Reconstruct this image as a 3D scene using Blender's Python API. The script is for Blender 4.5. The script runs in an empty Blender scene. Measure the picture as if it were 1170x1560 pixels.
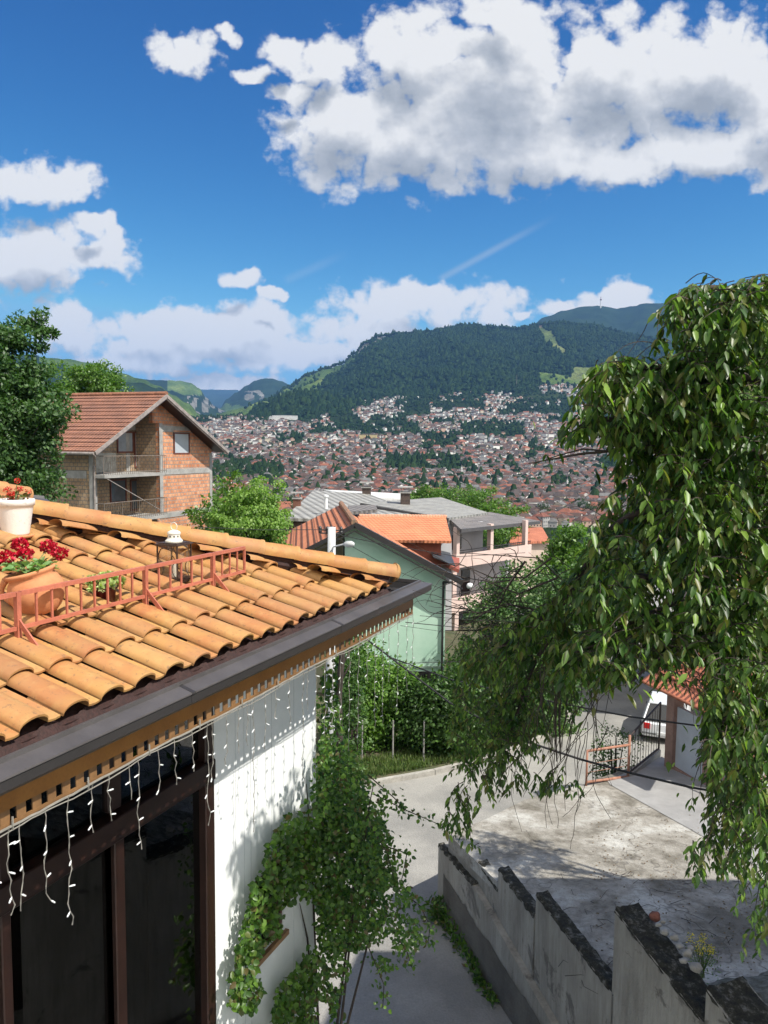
import bpy, math, random
import numpy as np
from mathutils import Vector, Matrix, noise
R = math.radians
random.seed(7); rng = np.random.default_rng(7)
sc = bpy.context.scene
C = sc.collection

# ---------------------------------------------------------------- camera
FL = 1160.0; PITCH = math.atan(99/FL); ROLL = R(0.6)
cf = Vector((0, math.cos(PITCH), -math.sin(PITCH)))
r0 = Vector((1, 0, 0)); u0 = Vector((0, math.sin(PITCH), math.cos(PITCH)))
cr = r0*math.cos(ROLL) + u0*math.sin(ROLL); cu = u0*math.cos(ROLL) - r0*math.sin(ROLL)
cam_d = bpy.data.cameras.new("camera"); cam = bpy.data.objects.new("camera", cam_d); C.objects.link(cam)
cam.matrix_world = Matrix(((cr.x, cu.x, -cf.x, 0), (cr.y, cu.y, -cf.y, 0), (cr.z, cu.z, -cf.z, 0), (0, 0, 0, 1)))
cam_d.sensor_fit = 'VERTICAL'; cam_d.sensor_height = 36; cam_d.sensor_width = 27
cam_d.lens = FL/1560*36; cam_d.clip_start = 0.05; cam_d.clip_end = 60000
sc.camera = cam

def ray(px, py): return cf + cr*((px-585)/FL) + cu*((780-py)/FL)
def P(px, py, Y):                       # point seen at a pixel, Y metres ahead
    d = ray(px, py); return d*(Y/d.y)
def on_plane(px, py, p0, n):            # where a sight line meets a plane
    d = ray(px, py); return d*(Vector(p0).dot(n)/d.dot(n))
def project(v):
    v = Vector(v); z = v.dot(cf); return (585+FL*v.dot(cr)/z, 780-FL*v.dot(cu)/z)

# ---------------------------------------------------------------- materials
def new_mat(name):
    m = bpy.data.materials.new(name); m.use_nodes = True
    nt = m.node_tree; b = nt.nodes['Principled BSDF']; return m, nt, b
def N(nt, t, **k):
    n = nt.nodes.new(t)
    for a, v in k.items(): setattr(n, a, v)
    return n
def L(nt, a, b): nt.links.new(a, b)
def ramp(nt, fac, stops):
    r = N(nt, 'ShaderNodeValToRGB'); e = r.color_ramp.elements
    while len(e) < len(stops): e.new(0.5)
    for el, (p, c) in zip(e, stops): el.position = p; el.color = (*c, 1)
    L(nt, fac, r.inputs[0]); return r.outputs[0]
def coords(nt, scale=(1, 1, 1), kind='Object', rot=(0, 0, 0)):
    tc = N(nt, 'ShaderNodeTexCoord'); mp = N(nt, 'ShaderNodeMapping')
    mp.inputs['Scale'].default_value = scale; mp.inputs['Rotation'].default_value = rot
    L(nt, tc.outputs[kind], mp.inputs[0]); return mp.outputs[0]
def fbm(nt, vec, scale, detail=5, rough=.6, dist=0):
    n = N(nt, 'ShaderNodeTexNoise'); n.inputs['Scale'].default_value = scale
    n.inputs['Detail'].default_value = detail; n.inputs['Roughness'].default_value = rough
    n.inputs['Distortion'].default_value = dist; L(nt, vec, n.inputs['Vector']); return n.outputs['Fac']
def mixc(nt, fac, a, b, mode='MIX'):
    m = N(nt, 'ShaderNodeMix', data_type='RGBA', blend_type=mode)
    for sock, v in ((0, fac), (6, a), (7, b)):
        if hasattr(v, 'links') or hasattr(v, 'is_output'): L(nt, v, m.inputs[sock])
        else: m.inputs[sock].default_value = v if sock == 0 else (*v, 1)
    return m.outputs[2]
def bump(nt, b, h, s=.3, d=.02):
    n = N(nt, 'ShaderNodeBump'); n.inputs['Strength'].default_value = s; n.inputs['Distance'].default_value = d
    L(nt, h, n.inputs['Height']); L(nt, n.outputs[0], b.inputs['Normal'])
def dk(c, f): return tuple(min(1, x*f) for x in c)
def M(name, col, rough=.7, var=.25, scale=4, fine=40, bmp=.15, bd=.01, metal=0, col2=None, spec=None, thr=(.35, .65)):
    m, nt, b = new_mat(name); v = coords(nt)
    n1 = fbm(nt, v, scale, 6); n2 = fbm(nt, v, fine, 4)
    c2 = col2 or dk(col, 1-var*1.3)
    c = ramp(nt, n1, [(thr[0], c2), (thr[1], col)])
    c = mixc(nt, .5, c, ramp(nt, n2, [(.3, (1-var,)*3), (.7, (1+var*.4,)*3)]), 'MULTIPLY')
    L(nt, c, b.inputs['Base Color']); b.inputs['Roughness'].default_value = rough; b.inputs['Metallic'].default_value = metal
    if spec is not None: b.inputs['Specular IOR Level'].default_value = spec
    if bmp: bump(nt, b, n2, bmp, bd)
    return m
def leaf_mat(name, cols, rough=.45, trans=.35, tcol=None, spec=.5):
    m, nt, b = new_mat(name); g = N(nt, 'ShaderNodeNewGeometry')
    k = len(cols); c = ramp(nt, g.outputs['Random Per Island'], [(i/(k-1), x) for i, x in enumerate(cols)])
    L(nt, c, b.inputs['Base Color']); b.inputs['Roughness'].default_value = rough; b.inputs['Specular IOR Level'].default_value = spec
    t = N(nt, 'ShaderNodeBsdfTranslucent'); tc = mixc(nt, 1.0, c, tcol or (1.6, 1.9, .7), 'MULTIPLY'); L(nt, tc, t.inputs[0])
    mx = N(nt, 'ShaderNodeMixShader'); mx.inputs[0].default_value = trans
    L(nt, b.outputs[0], mx.inputs[1]); L(nt, t.outputs[0], mx.inputs[2])
    L(nt, mx.outputs[0], nt.nodes['Material Output'].inputs[0]); return m
def brick_mat(name, c1, c2, mortar, w=.3, h=.2, bmp=.5):
    m, nt, b = new_mat(name); tc = N(nt, 'ShaderNodeTexCoord'); sx = N(nt, 'ShaderNodeSeparateXYZ'); L(nt, tc.outputs['Object'], sx.inputs[0])
    ad = N(nt, 'ShaderNodeMath', operation='ADD'); L(nt, sx.outputs[0], ad.inputs[0]); L(nt, sx.outputs[1], ad.inputs[1])
    cb = N(nt, 'ShaderNodeCombineXYZ'); L(nt, ad.outputs[0], cb.inputs[0]); L(nt, sx.outputs[2], cb.inputs[1])
    bt = N(nt, 'ShaderNodeTexBrick'); L(nt, cb.outputs[0], bt.inputs['Vector'])
    bt.inputs['Scale'].default_value = 1; bt.inputs['Brick Width'].default_value = w; bt.inputs['Row Height'].default_value = h
    bt.inputs['Mortar Size'].default_value = .022; bt.inputs['Bias'].default_value = 0
    bt.inputs['Color1'].default_value = (*c1, 1); bt.inputs['Color2'].default_value = (*c2, 1); bt.inputs['Mortar'].default_value = (*mortar, 1)
    n = fbm(nt, tc.outputs['Object'], 1.3, 6); n2 = fbm(nt, tc.outputs['Object'], 14, 4)
    c = mixc(nt, .8, bt.outputs[0], ramp(nt, n, [(.3, (.6, .55, .5)), (.65, (1.1, 1.1, 1.1))]), 'MULTIPLY')
    c = mixc(nt, .6, c, ramp(nt, n2, [(.3, (.6, .6, .6)), (.7, (1.2, 1.2, 1.2))]), 'MULTIPLY')
    L(nt, c, b.inputs['Base Color']); b.inputs['Roughness'].default_value = .9
    iv = N(nt, 'ShaderNodeMath', operation='SUBTRACT'); iv.inputs[0].default_value = 1; L(nt, bt.outputs['Fac'], iv.inputs[1])
    bump(nt, b, iv.outputs[0], bmp, .015); return m
def stripe_mat(name, col, col2, axis=0, period=.2, rough=.7, bmp=.8, var=.25, course=None, dist=.03, band=.25, groove=0):
    """corrugated sheet or tile rows: stripes along a local axis, optional courses across"""
    m, nt, b = new_mat(name); tc = N(nt, 'ShaderNodeTexCoord'); sx = N(nt, 'ShaderNodeSeparateXYZ'); L(nt, tc.outputs['UV'], sx.inputs[0])
    def wave(o, per, saw=False):
        d = N(nt, 'ShaderNodeMath', operation='DIVIDE'); L(nt, o, d.inputs[0]); d.inputs[1].default_value = per
        f = N(nt, 'ShaderNodeMath', operation='FRACT'); L(nt, d.outputs[0], f.inputs[0])
        if saw: return f.outputs[0]
        s = N(nt, 'ShaderNodeMath', operation='PINGPONG'); L(nt, f.outputs[0], s.inputs[0]); s.inputs[1].default_value = .5
        t = N(nt, 'ShaderNodeMath', operation='MULTIPLY'); L(nt, s.outputs[0], t.inputs[0]); t.inputs[1].default_value = 2; return t.outputs[0]
    w = wave(sx.outputs[axis], period)
    n1 = fbm(nt, tc.outputs['UV'], .9, 6); n2 = fbm(nt, tc.outputs['UV'], 12, 4)
    c = ramp(nt, n1, [(.35, col2), (.65, col)])
    c = mixc(nt, .7, c, ramp(nt, n2, [(.3, (1-var,)*3), (.7, (1+var*.4,)*3)]), 'MULTIPLY')
    if groove: c = mixc(nt, 1, c, ramp(nt, w, [(0, (1-groove,)*3), (.55, (1, 1, 1)), (1, (1.15, 1.15, 1.15))]), 'MULTIPLY')
    h = w
    if course:
        s = wave(sx.outputs[1-axis], course, True)
        c = mixc(nt, 1, c, ramp(nt, s, [(0, (.35, .33, .33)), (band, (1, 1, 1))]), 'MULTIPLY')
        a = N(nt, 'ShaderNodeMath', operation='ADD'); L(nt, w, a.inputs[0]); L(nt, s, a.inputs[1]); h = a.outputs[0]
    L(nt, c, b.inputs['Base Color']); b.inputs['Roughness'].default_value = rough
    bump(nt, b, h, bmp, dist); return m

# ---------------------------------------------------------------- mesh building
MW = {}
def setp(o, label=None, cat=None, group=None, kind=None):
    if label: o['label'] = label
    if cat: o['category'] = cat
    if group: o['group'] = group
    if kind: o['kind'] = kind
    return o
def thing(name, label, cat, loc=(0, 0, 0), rz=0, group=None, kind=None):
    o = bpy.data.objects.new(name, None); C.objects.link(o); o.location = loc; o.rotation_euler = (0, 0, rz)
    o.empty_display_size = .2
    MW[o.name] = Matrix.Translation(Vector(loc)) @ Matrix.Rotation(rz, 4, 'Z')
    return setp(o, label, cat, group, kind)
class MB:
    def __init__(s): s.v = []; s.f = []; s.m = []; s.uv = []; s.cur = 0
    def add(s, vs, fs, uvs=None):
        k = len(s.v); s.v += [tuple(x) for x in vs]
        for i, f in enumerate(fs):
            s.f.append(tuple(k+j for j in f)); s.m.append(s.cur)
            s.uv.append(uvs[i] if uvs else None)
        return s
    def box(s, x0, x1, y0, y1, z0, z1, mtx=None):
        vs = [Vector(p) for p in ((x0, y0, z0), (x1, y0, z0), (x1, y1, z0), (x0, y1, z0), (x0, y0, z1), (x1, y0, z1), (x1, y1, z1), (x0, y1, z1))]
        F = [(3, 2, 1, 0), (4, 5, 6, 7), (0, 1, 5, 4), (1, 2, 6, 5), (2, 3, 7, 6), (3, 0, 4, 7)]
        if mtx:
            vs = [mtx @ p for p in vs]
            if mtx.to_3x3().determinant() < 0: F = [f[::-1] for f in F]
        return s.add(vs, F)
    def slab(s, pts, th, up=None, u=None, origin=None):
        """polygon pts, thickened by th against its normal; UV in metres along u"""
        pts = [Vector(p) for p in pts]; n = Vector((0, 0, 0))
        for i in range(len(pts)):
            a, b_ = pts[i], pts[(i+1) % len(pts)]; n += (a-pts[0]).cross(b_-pts[0])
        n.normalize()
        if up is not None and n.dot(Vector(up)) < 0: pts.reverse(); n = -n
        k = len(pts); lo = [p-n*th for p in pts]
        uu = (Vector(u) if u is not None else pts[1]-pts[0]); uu = (uu-n*uu.dot(n)).normalized(); vv = n.cross(uu); o = Vector(origin) if origin is not None else pts[0]
        def q(p): return ((p-o).dot(uu), (p-o).dot(vv))
        fs = [tuple(range(k)), tuple(range(2*k-1, k-1, -1))]; vs = pts+lo
        for i in range(k): j = (i+1) % k; fs.append((i, i+k, j+k, j))
        return s.add(vs, fs, [[q(vs[j]) for j in f] for f in fs])
    def tube(s, pts, r, n=6, caps=True):
        pts = [Vector(p) for p in pts]; k = len(pts); rs = r if hasattr(r, '__len__') else [r]*k
        vs = []; up = None
        for i, p in enumerate(pts):
            d = (pts[min(i+1, k-1)]-pts[max(i-1, 0)]).normalized()
            if up is None: up = d.orthogonal().normalized()
            up = (up-d*up.dot(d)); up = up.normalized() if up.length > 1e-6 else d.orthogonal().normalized()
            w = d.cross(up)
            for j in range(n):
                a = 2*math.pi*j/n; vs.append(p+(up*math.cos(a)+w*math.sin(a))*rs[i])
        fs = []
        for i in range(k-1):
            for j in range(n):
                j2 = (j+1) % n; fs.append((i*n+j, i*n+j2, (i+1)*n+j2, (i+1)*n+j))
        if caps: fs.append(tuple(range(n-1, -1, -1))); fs.append(tuple((k-1)*n+j for j in range(n)))
        return s.add(vs, fs)
    def lathe(s, prof, n=24, mtx=None, closed=False):
        vs = []; k = len(prof)
        for r_, z in prof:
            for j in range(n):
                a = 2*math.pi*j/n; p = Vector((r_*math.cos(a), r_*math.sin(a), z)); vs.append(mtx @ p if mtx else p)
        fs = []
        for i in range(k-1):
            for j in range(n):
                j2 = (j+1) % n; fs.append((i*n+j, i*n+j2, (i+1)*n+j2, (i+1)*n+j))
        fs.append(tuple(range(n-1, -1, -1)))
        if not closed: fs.append(tuple((k-1)*n+j for j in range(n)))
        return s.add(vs, fs)
    def build(s, name, mats, parent=None, world=False, smooth=False, label=None, cat=None, group=None, kind=None):
        me = bpy.data.meshes.new(name); vs = s.v
        if parent is not None and world:
            iv = MW[parent.name].inverted(); vs = [tuple(iv @ Vector(p)) for p in vs]
        me.from_pydata(vs, [], s.f)
        if not isinstance(mats, (list, tuple)): mats = [mats]
        for m in mats: me.materials.append(m)
        if len(mats) > 1: me.polygons.foreach_set('material_index', s.m)
        if any(u is not None for u in s.uv):
            ul = me.uv_layers.new(name='UVMap'); flat = []
            for f, u in zip(s.f, s.uv):
                if u is None: flat += [0.0]*(2*len(f))
                else:
                    for a in u: flat += [a[0], a[1]]
            ul.data.foreach_set('uv', flat)
        if smooth: me.polygons.foreach_set('use_smooth', [True]*len(me.polygons))
        me.update()
        o = bpy.data.objects.new(name, me); C.objects.link(o)
        if parent is not None:
            o.parent = parent; MW[o.name] = MW[parent.name].copy()
        else: MW[o.name] = Matrix.Identity(4)
        return setp(o, label, cat, group, kind)
def auto_smooth(o, ang=40):
    me = o.data; me.polygons.foreach_set('use_smooth', [True]*len(me.polygons)); me.set_sharp_from_angle(angle=R(ang))
def bevel(o, w=.01, seg=1):
    m = o.modifiers.new('bevel', 'BEVEL'); m.width = w; m.segments = seg; m.limit_method = 'ANGLE'
def copy_tree(o, parent=None):
    c = o.copy(); C.objects.link(c); c.parent = parent
    for ch in o.children: copy_tree(ch, c)
    return c

# leaves -----------------------------------------------------------------
LEAF8 = (np.array([[0, 0, 0], [-.5, .3, .13], [-.42, .68, .10], [0, .3, 0], [0, .68, -.03], [.5, .3, .13], [.42, .68, .10], [0, 1, -.12]]),
         [(0, 3, 1), (1, 3, 4, 2), (2, 4, 7), (0, 5, 3), (3, 5, 6, 4), (4, 6, 7)])
LEAF5 = (np.array([[0, 0, 0], [-.5, .5, .1], [0, .5, -.02], [.5, .5, .1], [0, 1, -.1]]), [(0, 2, 1), (0, 3, 2), (1, 2, 4), (2, 3, 4)])
LEAF4 = (np.array([[0, 0, 0], [-.5, .5, .12], [0, 1, 0], [.5, .5, .12]]), [(0, 3, 2, 1)])
def norm(a): return a/np.maximum(np.linalg.norm(a, axis=-1, keepdims=True), 1e-9)
def leaves(name, pos, direc, nrm, length, width, mat, tmpl=LEAF5, parent=None, smooth=False, **kw):
    T, F = tmpl; n = len(pos); k = len(T)
    y = norm(direc); x = norm(np.cross(y, nrm)); z = np.cross(x, y)
    length = np.broadcast_to(length, n)[:, None, None]; width = np.broadcast_to(width, n)[:, None, None]
    V = pos[:, None, :] + x[:, None, :]*(T[None, :, 0:1]*width) + y[:, None, :]*(T[None, :, 1:2]*length) + z[:, None, :]*(T[None, :, 2:3]*width*1.4)
    V = V.reshape(-1, 3)
    if parent is not None:
        iv = np.array(MW[parent.name].inverted()); V = V@iv[:3, :3].T + iv[:3, 3]
    me = bpy.data.meshes.new(name); me.vertices.add(len(V)); me.vertices.foreach_set('co', V.astype(np.float32).ravel())
    sizes = [len(f) for f in F]; base = np.concatenate([np.array(f) for f in F]); nl = len(base)
    loops = (base[None, :] + (np.arange(n)*k)[:, None]).ravel()
    me.loops.add(len(loops)); me.loops.foreach_set('vertex_index', loops.astype(np.int32))
    st = np.concatenate([[0], np.cumsum(sizes)[:-1]]); starts = (st[None, :] + (np.arange(n)*nl)[:, None]).ravel()
    me.polygons.add(len(starts)); me.polygons.foreach_set('loop_start', starts.astype(np.int32))
    me.materials.append(mat); me.update(calc_edges=True); me.validate()
    if smooth: me.polygons.foreach_set('use_smooth', [True]*len(me.polygons))
    o = bpy.data.objects.new(name, me); C.objects.link(o)
    if parent is not None: o.parent = parent
    return setp(o, **kw)
def rand_dirs(n): return norm(rng.normal(size=(n, 3)))
def crown_pts(center, radii, nclump, per, csize, hollow=.35, seed=0):
    """leaf positions and outward directions: clumps spread through an uneven ellipsoid"""
    d = rand_dirs(nclump); r = (hollow+(1-hollow)*rng.random(nclump)**.6)[:, None]
    wob = 1+.22*np.sin(d[:, 0:1]*5+seed)*np.cos(d[:, 1:2]*4+seed*2)+.12*np.sin(d[:, 2:3]*9+seed)
    cc = np.array(center)+d*r*np.array(radii)*wob
    cs = csize*(.5+.9*rng.random(nclump))
    q = rand_dirs(nclump*per).reshape(nclump, per, 3); rr = (rng.random((nclump, per, 1))**.45)
    p = cc[:, None, :]+q*rr*cs[:, None, None]*np.array([1, 1, .75])
    out = norm(q*.9+d[:, None, :]*.7+np.array([0, 0, .35]))
    return p.reshape(-1, 3), out.reshape(-1, 3)
def tree(name, label, base, center, radii, mats, nclump=160, per=60, csize=.5, leaf=.14, trunk_r=.18, group=None, seed=0, droop=0., parts=True):
    bark, leafm = mats
    t = thing(name, label, 'tree' if 'tree' in name else 'bush', base, 0, group)
    b = Vector(base); c = Vector(center); mb = MB()
    top = c+Vector((0, 0, radii[2]*.3)); mid = b.lerp(top, .5)+Vector((random.uniform(-.3, .3), random.uniform(-.3, .3), 0))*radii[0]*.2
    mb.tube([b, mid, top], [trunk_r, trunk_r*.75, trunk_r*.25], 8)
    for i in range(9):
        a = i*2.4+seed; s = b.lerp(top, .45+.05*i); e = c+Vector((math.cos(a)*radii[0]*.8, math.sin(a)*radii[1]*.8, random.uniform(-.3, .7)*radii[2]))
        mb.tube([s, s.lerp(e, .5)+Vector((0, 0, radii[2]*.1)), e], [trunk_r*.4, trunk_r*.25, trunk_r*.07], 5)
    mb.build('trunk', bark, t, world=True, smooth=True)
    p, o = crown_pts(center, radii, nclump, per, csize, seed=seed)
    n = len(p); d = norm(rand_dirs(n)+o*.6+np.array([0, 0, -.3-droop]))
    leaves('crown', p, d, norm(o+rand_dirs(n)*.5), leaf*(.7+.6*rng.random(n)), leaf*.6*(.7+.6*rng.random(n)), leafm, LEAF4, t)
    return t
def in_poly(px, py, poly):
    c = False; j = len(poly)-1
    for i in range(len(poly)):
        xi, yi = poly[i]; xj, yj = poly[j]
        if (yi > py) != (yj > py) and px < (xj-xi)*(py-yi)/(yj-yi)+xi: c = not c
        j = i
    return c
def sample_poly(poly, n):
    xs = [p[0] for p in poly]; ys = [p[1] for p in poly]; out = []
    while len(out) < n:
        a = (random.uniform(min(xs), max(xs)), random.uniform(min(ys), max(ys)))
        if in_poly(*a, poly): out.append(a)
    return out

# ---------------------------------------------------------------- shared materials
SUN_AZ, SUN_EL = R(121), R(53)
m_white_wall = M('white_panel', (.78, .80, .80), .6, .06, 1.5, 30, .05)
m_brownwood = M('dark_brown_wood', (.026, .011, .008), .35, .3, 3, 30, .1)
m_brownlit = M('brown_frame', (.10, .04, .022), .4, .3, 3, 30, .1)
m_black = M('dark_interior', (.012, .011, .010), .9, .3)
m_gutter = M('grey_coated_metal', (.085, .078, .078), .42, .22, 3, 60, .03, metal=.0)
m_gutter_dark = M('dark_grey_metal', (.032, .029, .029), .45, .12, 2, 60, .03)
m_mesh = M('brown_eave_comb', (.045, .017, .014), .8, .4, 40, 90, .6)
m_concrete = M('concrete', (.34, .33, .31), .9, .3, 1.6, 25, .4)
m_bark = M('bark', (.06, .045, .035), .9, .4, 6, 40, .6)
m_leafdark = leaf_mat('leaf_dark', [(.018, .045, .012), (.035, .085, .018), (.06, .13, .025), (.03, .07, .018)])
m_leafmid = leaf_mat('leaf_mid', [(.04, .10, .015), (.08, .17, .025), (.13, .23, .035), (.06, .13, .02)])
m_cherry = leaf_mat('leaf_cherry', [(.018, .045, .010), (.036, .09, .015), (.06, .135, .02), (.20, .31, .05), (.026, .065, .013), (.10, .18, .03), (.045, .10, .018), (.14, .14, .035), (.02, .05, .012)], .40, .36, spec=.4)
m_vine = leaf_mat('leaf_vine', [(.03, .075, .014), (.055, .125, .02), (.14, .25, .035), (.035, .085, .016), (.09, .18, .028), (.10, .07, .03)], .42, .35)
# ================================================================ near building with the orange tiled roof
TH = math.atan(515/1160.); sT, cT = math.sin(TH), math.cos(TH)
E = Vector((sT, cT, 0)); Nn = Vector((cT, -sT, 0))          # along the eave, and outward
def W(s, t, z): return E*s + Nn*t + Vector((0, 0, z))
def s_at(px, D):                                               # position along a plane D metres to the left at its vanishing
    a = (px-585)/1160.; Y = D/(515/1160.-a); return (Y*515/1160.-D)*sT + Y*cT
T_TILE, T_GUT, T_TRIM, T_WALL = -3.48, -3.27, -3.45, -4.288
SLOPE = .308; Z_EAVE = -1.57
S_END = s_at(661, 3.58); S_TILE = S_END-.90; S_WALL = s_at(482, 4.69); S_NEAR = -1.5
m_tile, nt, b = new_mat('terracotta_tile')
g = N(nt, 'ShaderNodeNewGeometry'); tc = N(nt, 'ShaderNodeTexCoord')
c = ramp(nt, g.outputs['Random Per Island'], [(0, (.41, .21, .062)), (.35, (.43, .24, .075)), (.6, (.36, .165, .052)), (.85, (.45, .265, .095)), (1, (.30, .125, .045))])
mot = fbm(nt, tc.outputs['Object'], 3.2, 5, .55, .6)
c = mixc(nt, ramp(nt, mot, [(.42, (0, 0, 0)), (.72, (.75, .75, .75))]), c, (.36, .115, .045))
sp = fbm(nt, tc.outputs['Object'], 60, 4, .7)
c = mixc(nt, ramp(nt, sp, [(.62, (0, 0, 0)), (.8, (.6, .6, .6))]), c, (.22, .12, .06))
c = mixc(nt, ramp(nt, fbm(nt, tc.outputs['Object'], 11, 5, .6), [(.5, (0, 0, 0)), (.8, (.5, .5, .5))]), c, (.50, .32, .12))
lich = fbm(nt, tc.outputs['Object'], 26, 7, .72)
c = mixc(nt, ramp(nt, lich, [(.57, (0, 0, 0)), (.66, (.75, .75, .75))]), c, (.13, .085, .05))
c = mixc(nt, ramp(nt, fbm(nt, tc.outputs['Object'], 1.1, 6, .65), [(.45, (0, 0, 0)), (.7, (.55, .55, .55))]), c, (.33, .19, .095))
L(nt, c, b.inputs['Base Color']); b.inputs['Roughness'].default_value = .68
bump(nt, b, lich, .3, .004)

rest = thing('restaurant_building', 'near white building with orange barrel tile hip roof, grey gutter and dark framed windows', 'building', W(0, T_WALL, -11), -TH)
# --- tiles
def tile_prof():
    pr = []                                                   # across the tile: flat pan then barrel
    for i in range(11):
        a = math.pi*i/10; pr.append((.115-.098*math.cos(a), .062*math.sin(a)**.8))
    pr += [(.235, -.004), (.27, -.006), (.302, .0)]
    return pr
PROF = tile_prof()
def add_tile(mb, origin, e, up, lift, ln, jit=0.):
    """origin lower-left corner, e across, up = slope direction"""
    nrm = e.cross(up).normalized()
    if nrm.z < 0: nrm = -nrm
    vs = []; k = len(PROF); th = .014
    rows = [(0, lift), (.33, lift*.72), (.66, lift*.36), (1, 0)]
    for v, h in rows:
        sc_ = 1-.06*v
        for (x, z) in PROF: vs.append(origin+e*(.15+(x-.15)*sc_+jit)+up*(v*ln)+nrm*(z*sc_+h))
    nb = len(vs)
    for (x, z) in PROF: vs.append(origin+e*(x+jit)+up*.0+nrm*(z+lift-th))
    fs = []
    for r_ in range(3):
        for i in range(k-1): fs.append((r_*k+i, r_*k+i+1, (r_+1)*k+i+1, (r_+1)*k+i))
    for i in range(k-1): fs.append((nb+i, nb+i+1, i+1, i))
    for (x, z) in PROF: pass
    vs2 = len(vs)
    for (x, z) in PROF: vs.append(origin+e*(x+jit)+up*.30+nrm*(z-th))
    for i in range(k-1): fs.append((vs2+i, vs2+i+1, nb+i+1, nb+i))
    mb.add(vs, fs)
UPV = (Nn*-1 + Vector((0, 0, SLOPE))).normalized(); RNRM = E.cross(UPV).normalized()
if RNRM.z < 0: RNRM = -RNRM
ROOF0 = W(0, T_TILE, Z_EAVE-.055)
def roofhit(px, py, h=.03): return on_plane(px, py, ROOF0+RNRM*h, RNRM)
COURSE = .47; LEN = .56
cosS = 1/math.sqrt(1+SLOPE**2)
mb = MB()
ncol = int((S_TILE-S_NEAR)/.3)
for j in range(16):
    q = j*COURSE*cosS                                          # horizontal inset
    for i in range(ncol+1):
        s_ = S_TILE-.3*(i+1)
        lim = S_TILE+.05-(q+.12)
        if s_+.12 > lim: continue
        o_ = ROOF0+E*s_+UPV*(j*COURSE+random.uniform(-.012, .012))+E*random.uniform(-.009, .009)+RNRM*random.uniform(-.003, .004)
        add_tile(mb, o_, E, UPV, .042, LEN)
ot = mb.build('roof_tiles', m_tile, rest, world=True); auto_smooth(ot, 50)
# underlay and far hip face
mb = MB()
HC = ROOF0+E*(S_TILE+.08); Lh = 9.0
hipdir = (-E*1 - Nn*1 + Vector((0, 0, SLOPE))).normalized()
hq = (Vector((-E.x-Nn.x, -E.y-Nn.y, 0))).length
hip_end = HC+(-E-Nn+Vector((0, 0, SLOPE)))*Lh
mb.slab([ROOF0+E*S_NEAR-RNRM*.03, HC-RNRM*.03, hip_end-RNRM*.03, ROOF0+E*(S_NEAR-2)+(-Nn+Vector((0, 0, SLOPE)))*Lh-RNRM*.03], .03, (0, 0, 1))
mb.slab([HC-RNRM*.03, HC-Nn*16+Vector((0, 0, -.03)), hip_end-RNRM*.03], .03, (0, 0, 1))
mb.build('roof_deck', m_mesh, rest, world=True)
# far slope tiles (seen only as a fringe behind the hip)
mb = MB()
UPF = (-E+Vector((0, 0, SLOPE))).normalized()
for j in range(14):
    for i in range(26):
        o_ = HC-Nn*.3*(i+1)+UPF*(j*COURSE)
        if .3*(i+1)-.1 < j*COURSE*cosS: continue
        add_tile(mb, o_, Nn, UPF, .042, LEN)
o = mb.build('far_roof_tiles', m_tile, rest, world=True); auto_smooth(o, 50)
# --- hip cap tiles
def caps(mb, p0, d, n, ln, r0=.112, r1=.103, first=None):
    side = d.cross(Vector((0, 0, 1))).normalized(); up = side.cross(d).normalized()
    for i in range(n):
        a = p0+d*(ln*i); L_ = ln*1.14; seg = 12; vs = []; fs = []
        rows = [(0, r0+.006), (.03, r0+.007), (.04, r0+.001), (.3, r0-.002), (L_, r1)]
        for v, rr in rows:
            for k in range(seg+1):
                an = math.pi*(k/seg*1.16-.08); vs.append(a+d*v+side*math.cos(an)*rr+up*(math.sin(an)*rr*.95+.012*(1-v/L_)))
        m0 = len(vs)
        for k in range(seg+1):
            an = math.pi*(k/seg*1.16-.08); vs.append(a+side*math.cos(an)*(r0-.006)+up*(math.sin(an)*(r0-.006)*.92+.02))
        K = seg+1
        for r_ in range(len(rows)-1):
            for k in range(seg): fs.append((r_*K+k, r_*K+k+1, (r_+1)*K+k+1, (r_+1)*K+k))
        for k in range(seg): fs.append((m0+k, m0+k+1, k+1, k))
        mb.add(vs, fs)
mb = MB()
hp0 = HC+RNRM*.15+hipdir*.0
caps(mb, hp0, hipdir, 22, .40)
sd = hipdir.cross(Vector((0, 0, 1))).normalized()
mb.lathe([(.0, -.01), (.075, -.01), (.10, .01), (.117, .05)], 14, Matrix.Translation(hp0+Vector((0, 0, .025))+hipdir*-.03) @ hipdir.to_track_quat('Z', 'Y').to_matrix().to_4x4())
o = mb.build('hip_cap_tiles', m_tile, rest, world=True); auto_smooth(o, 40)
mb = MB()
mb.tube([hp0+hipdir*.1+Vector((0, 0, -.03)), hip_end+Vector((0, 0, .02))], .085, 8)
mb.tube([hp0+hipdir*.12+Vector((0, 0, -.1)), hip_end+Vector((0, 0, -.03))], .09, 8)
mb.build('hip_underlay', m_mesh, rest, world=True)
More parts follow.
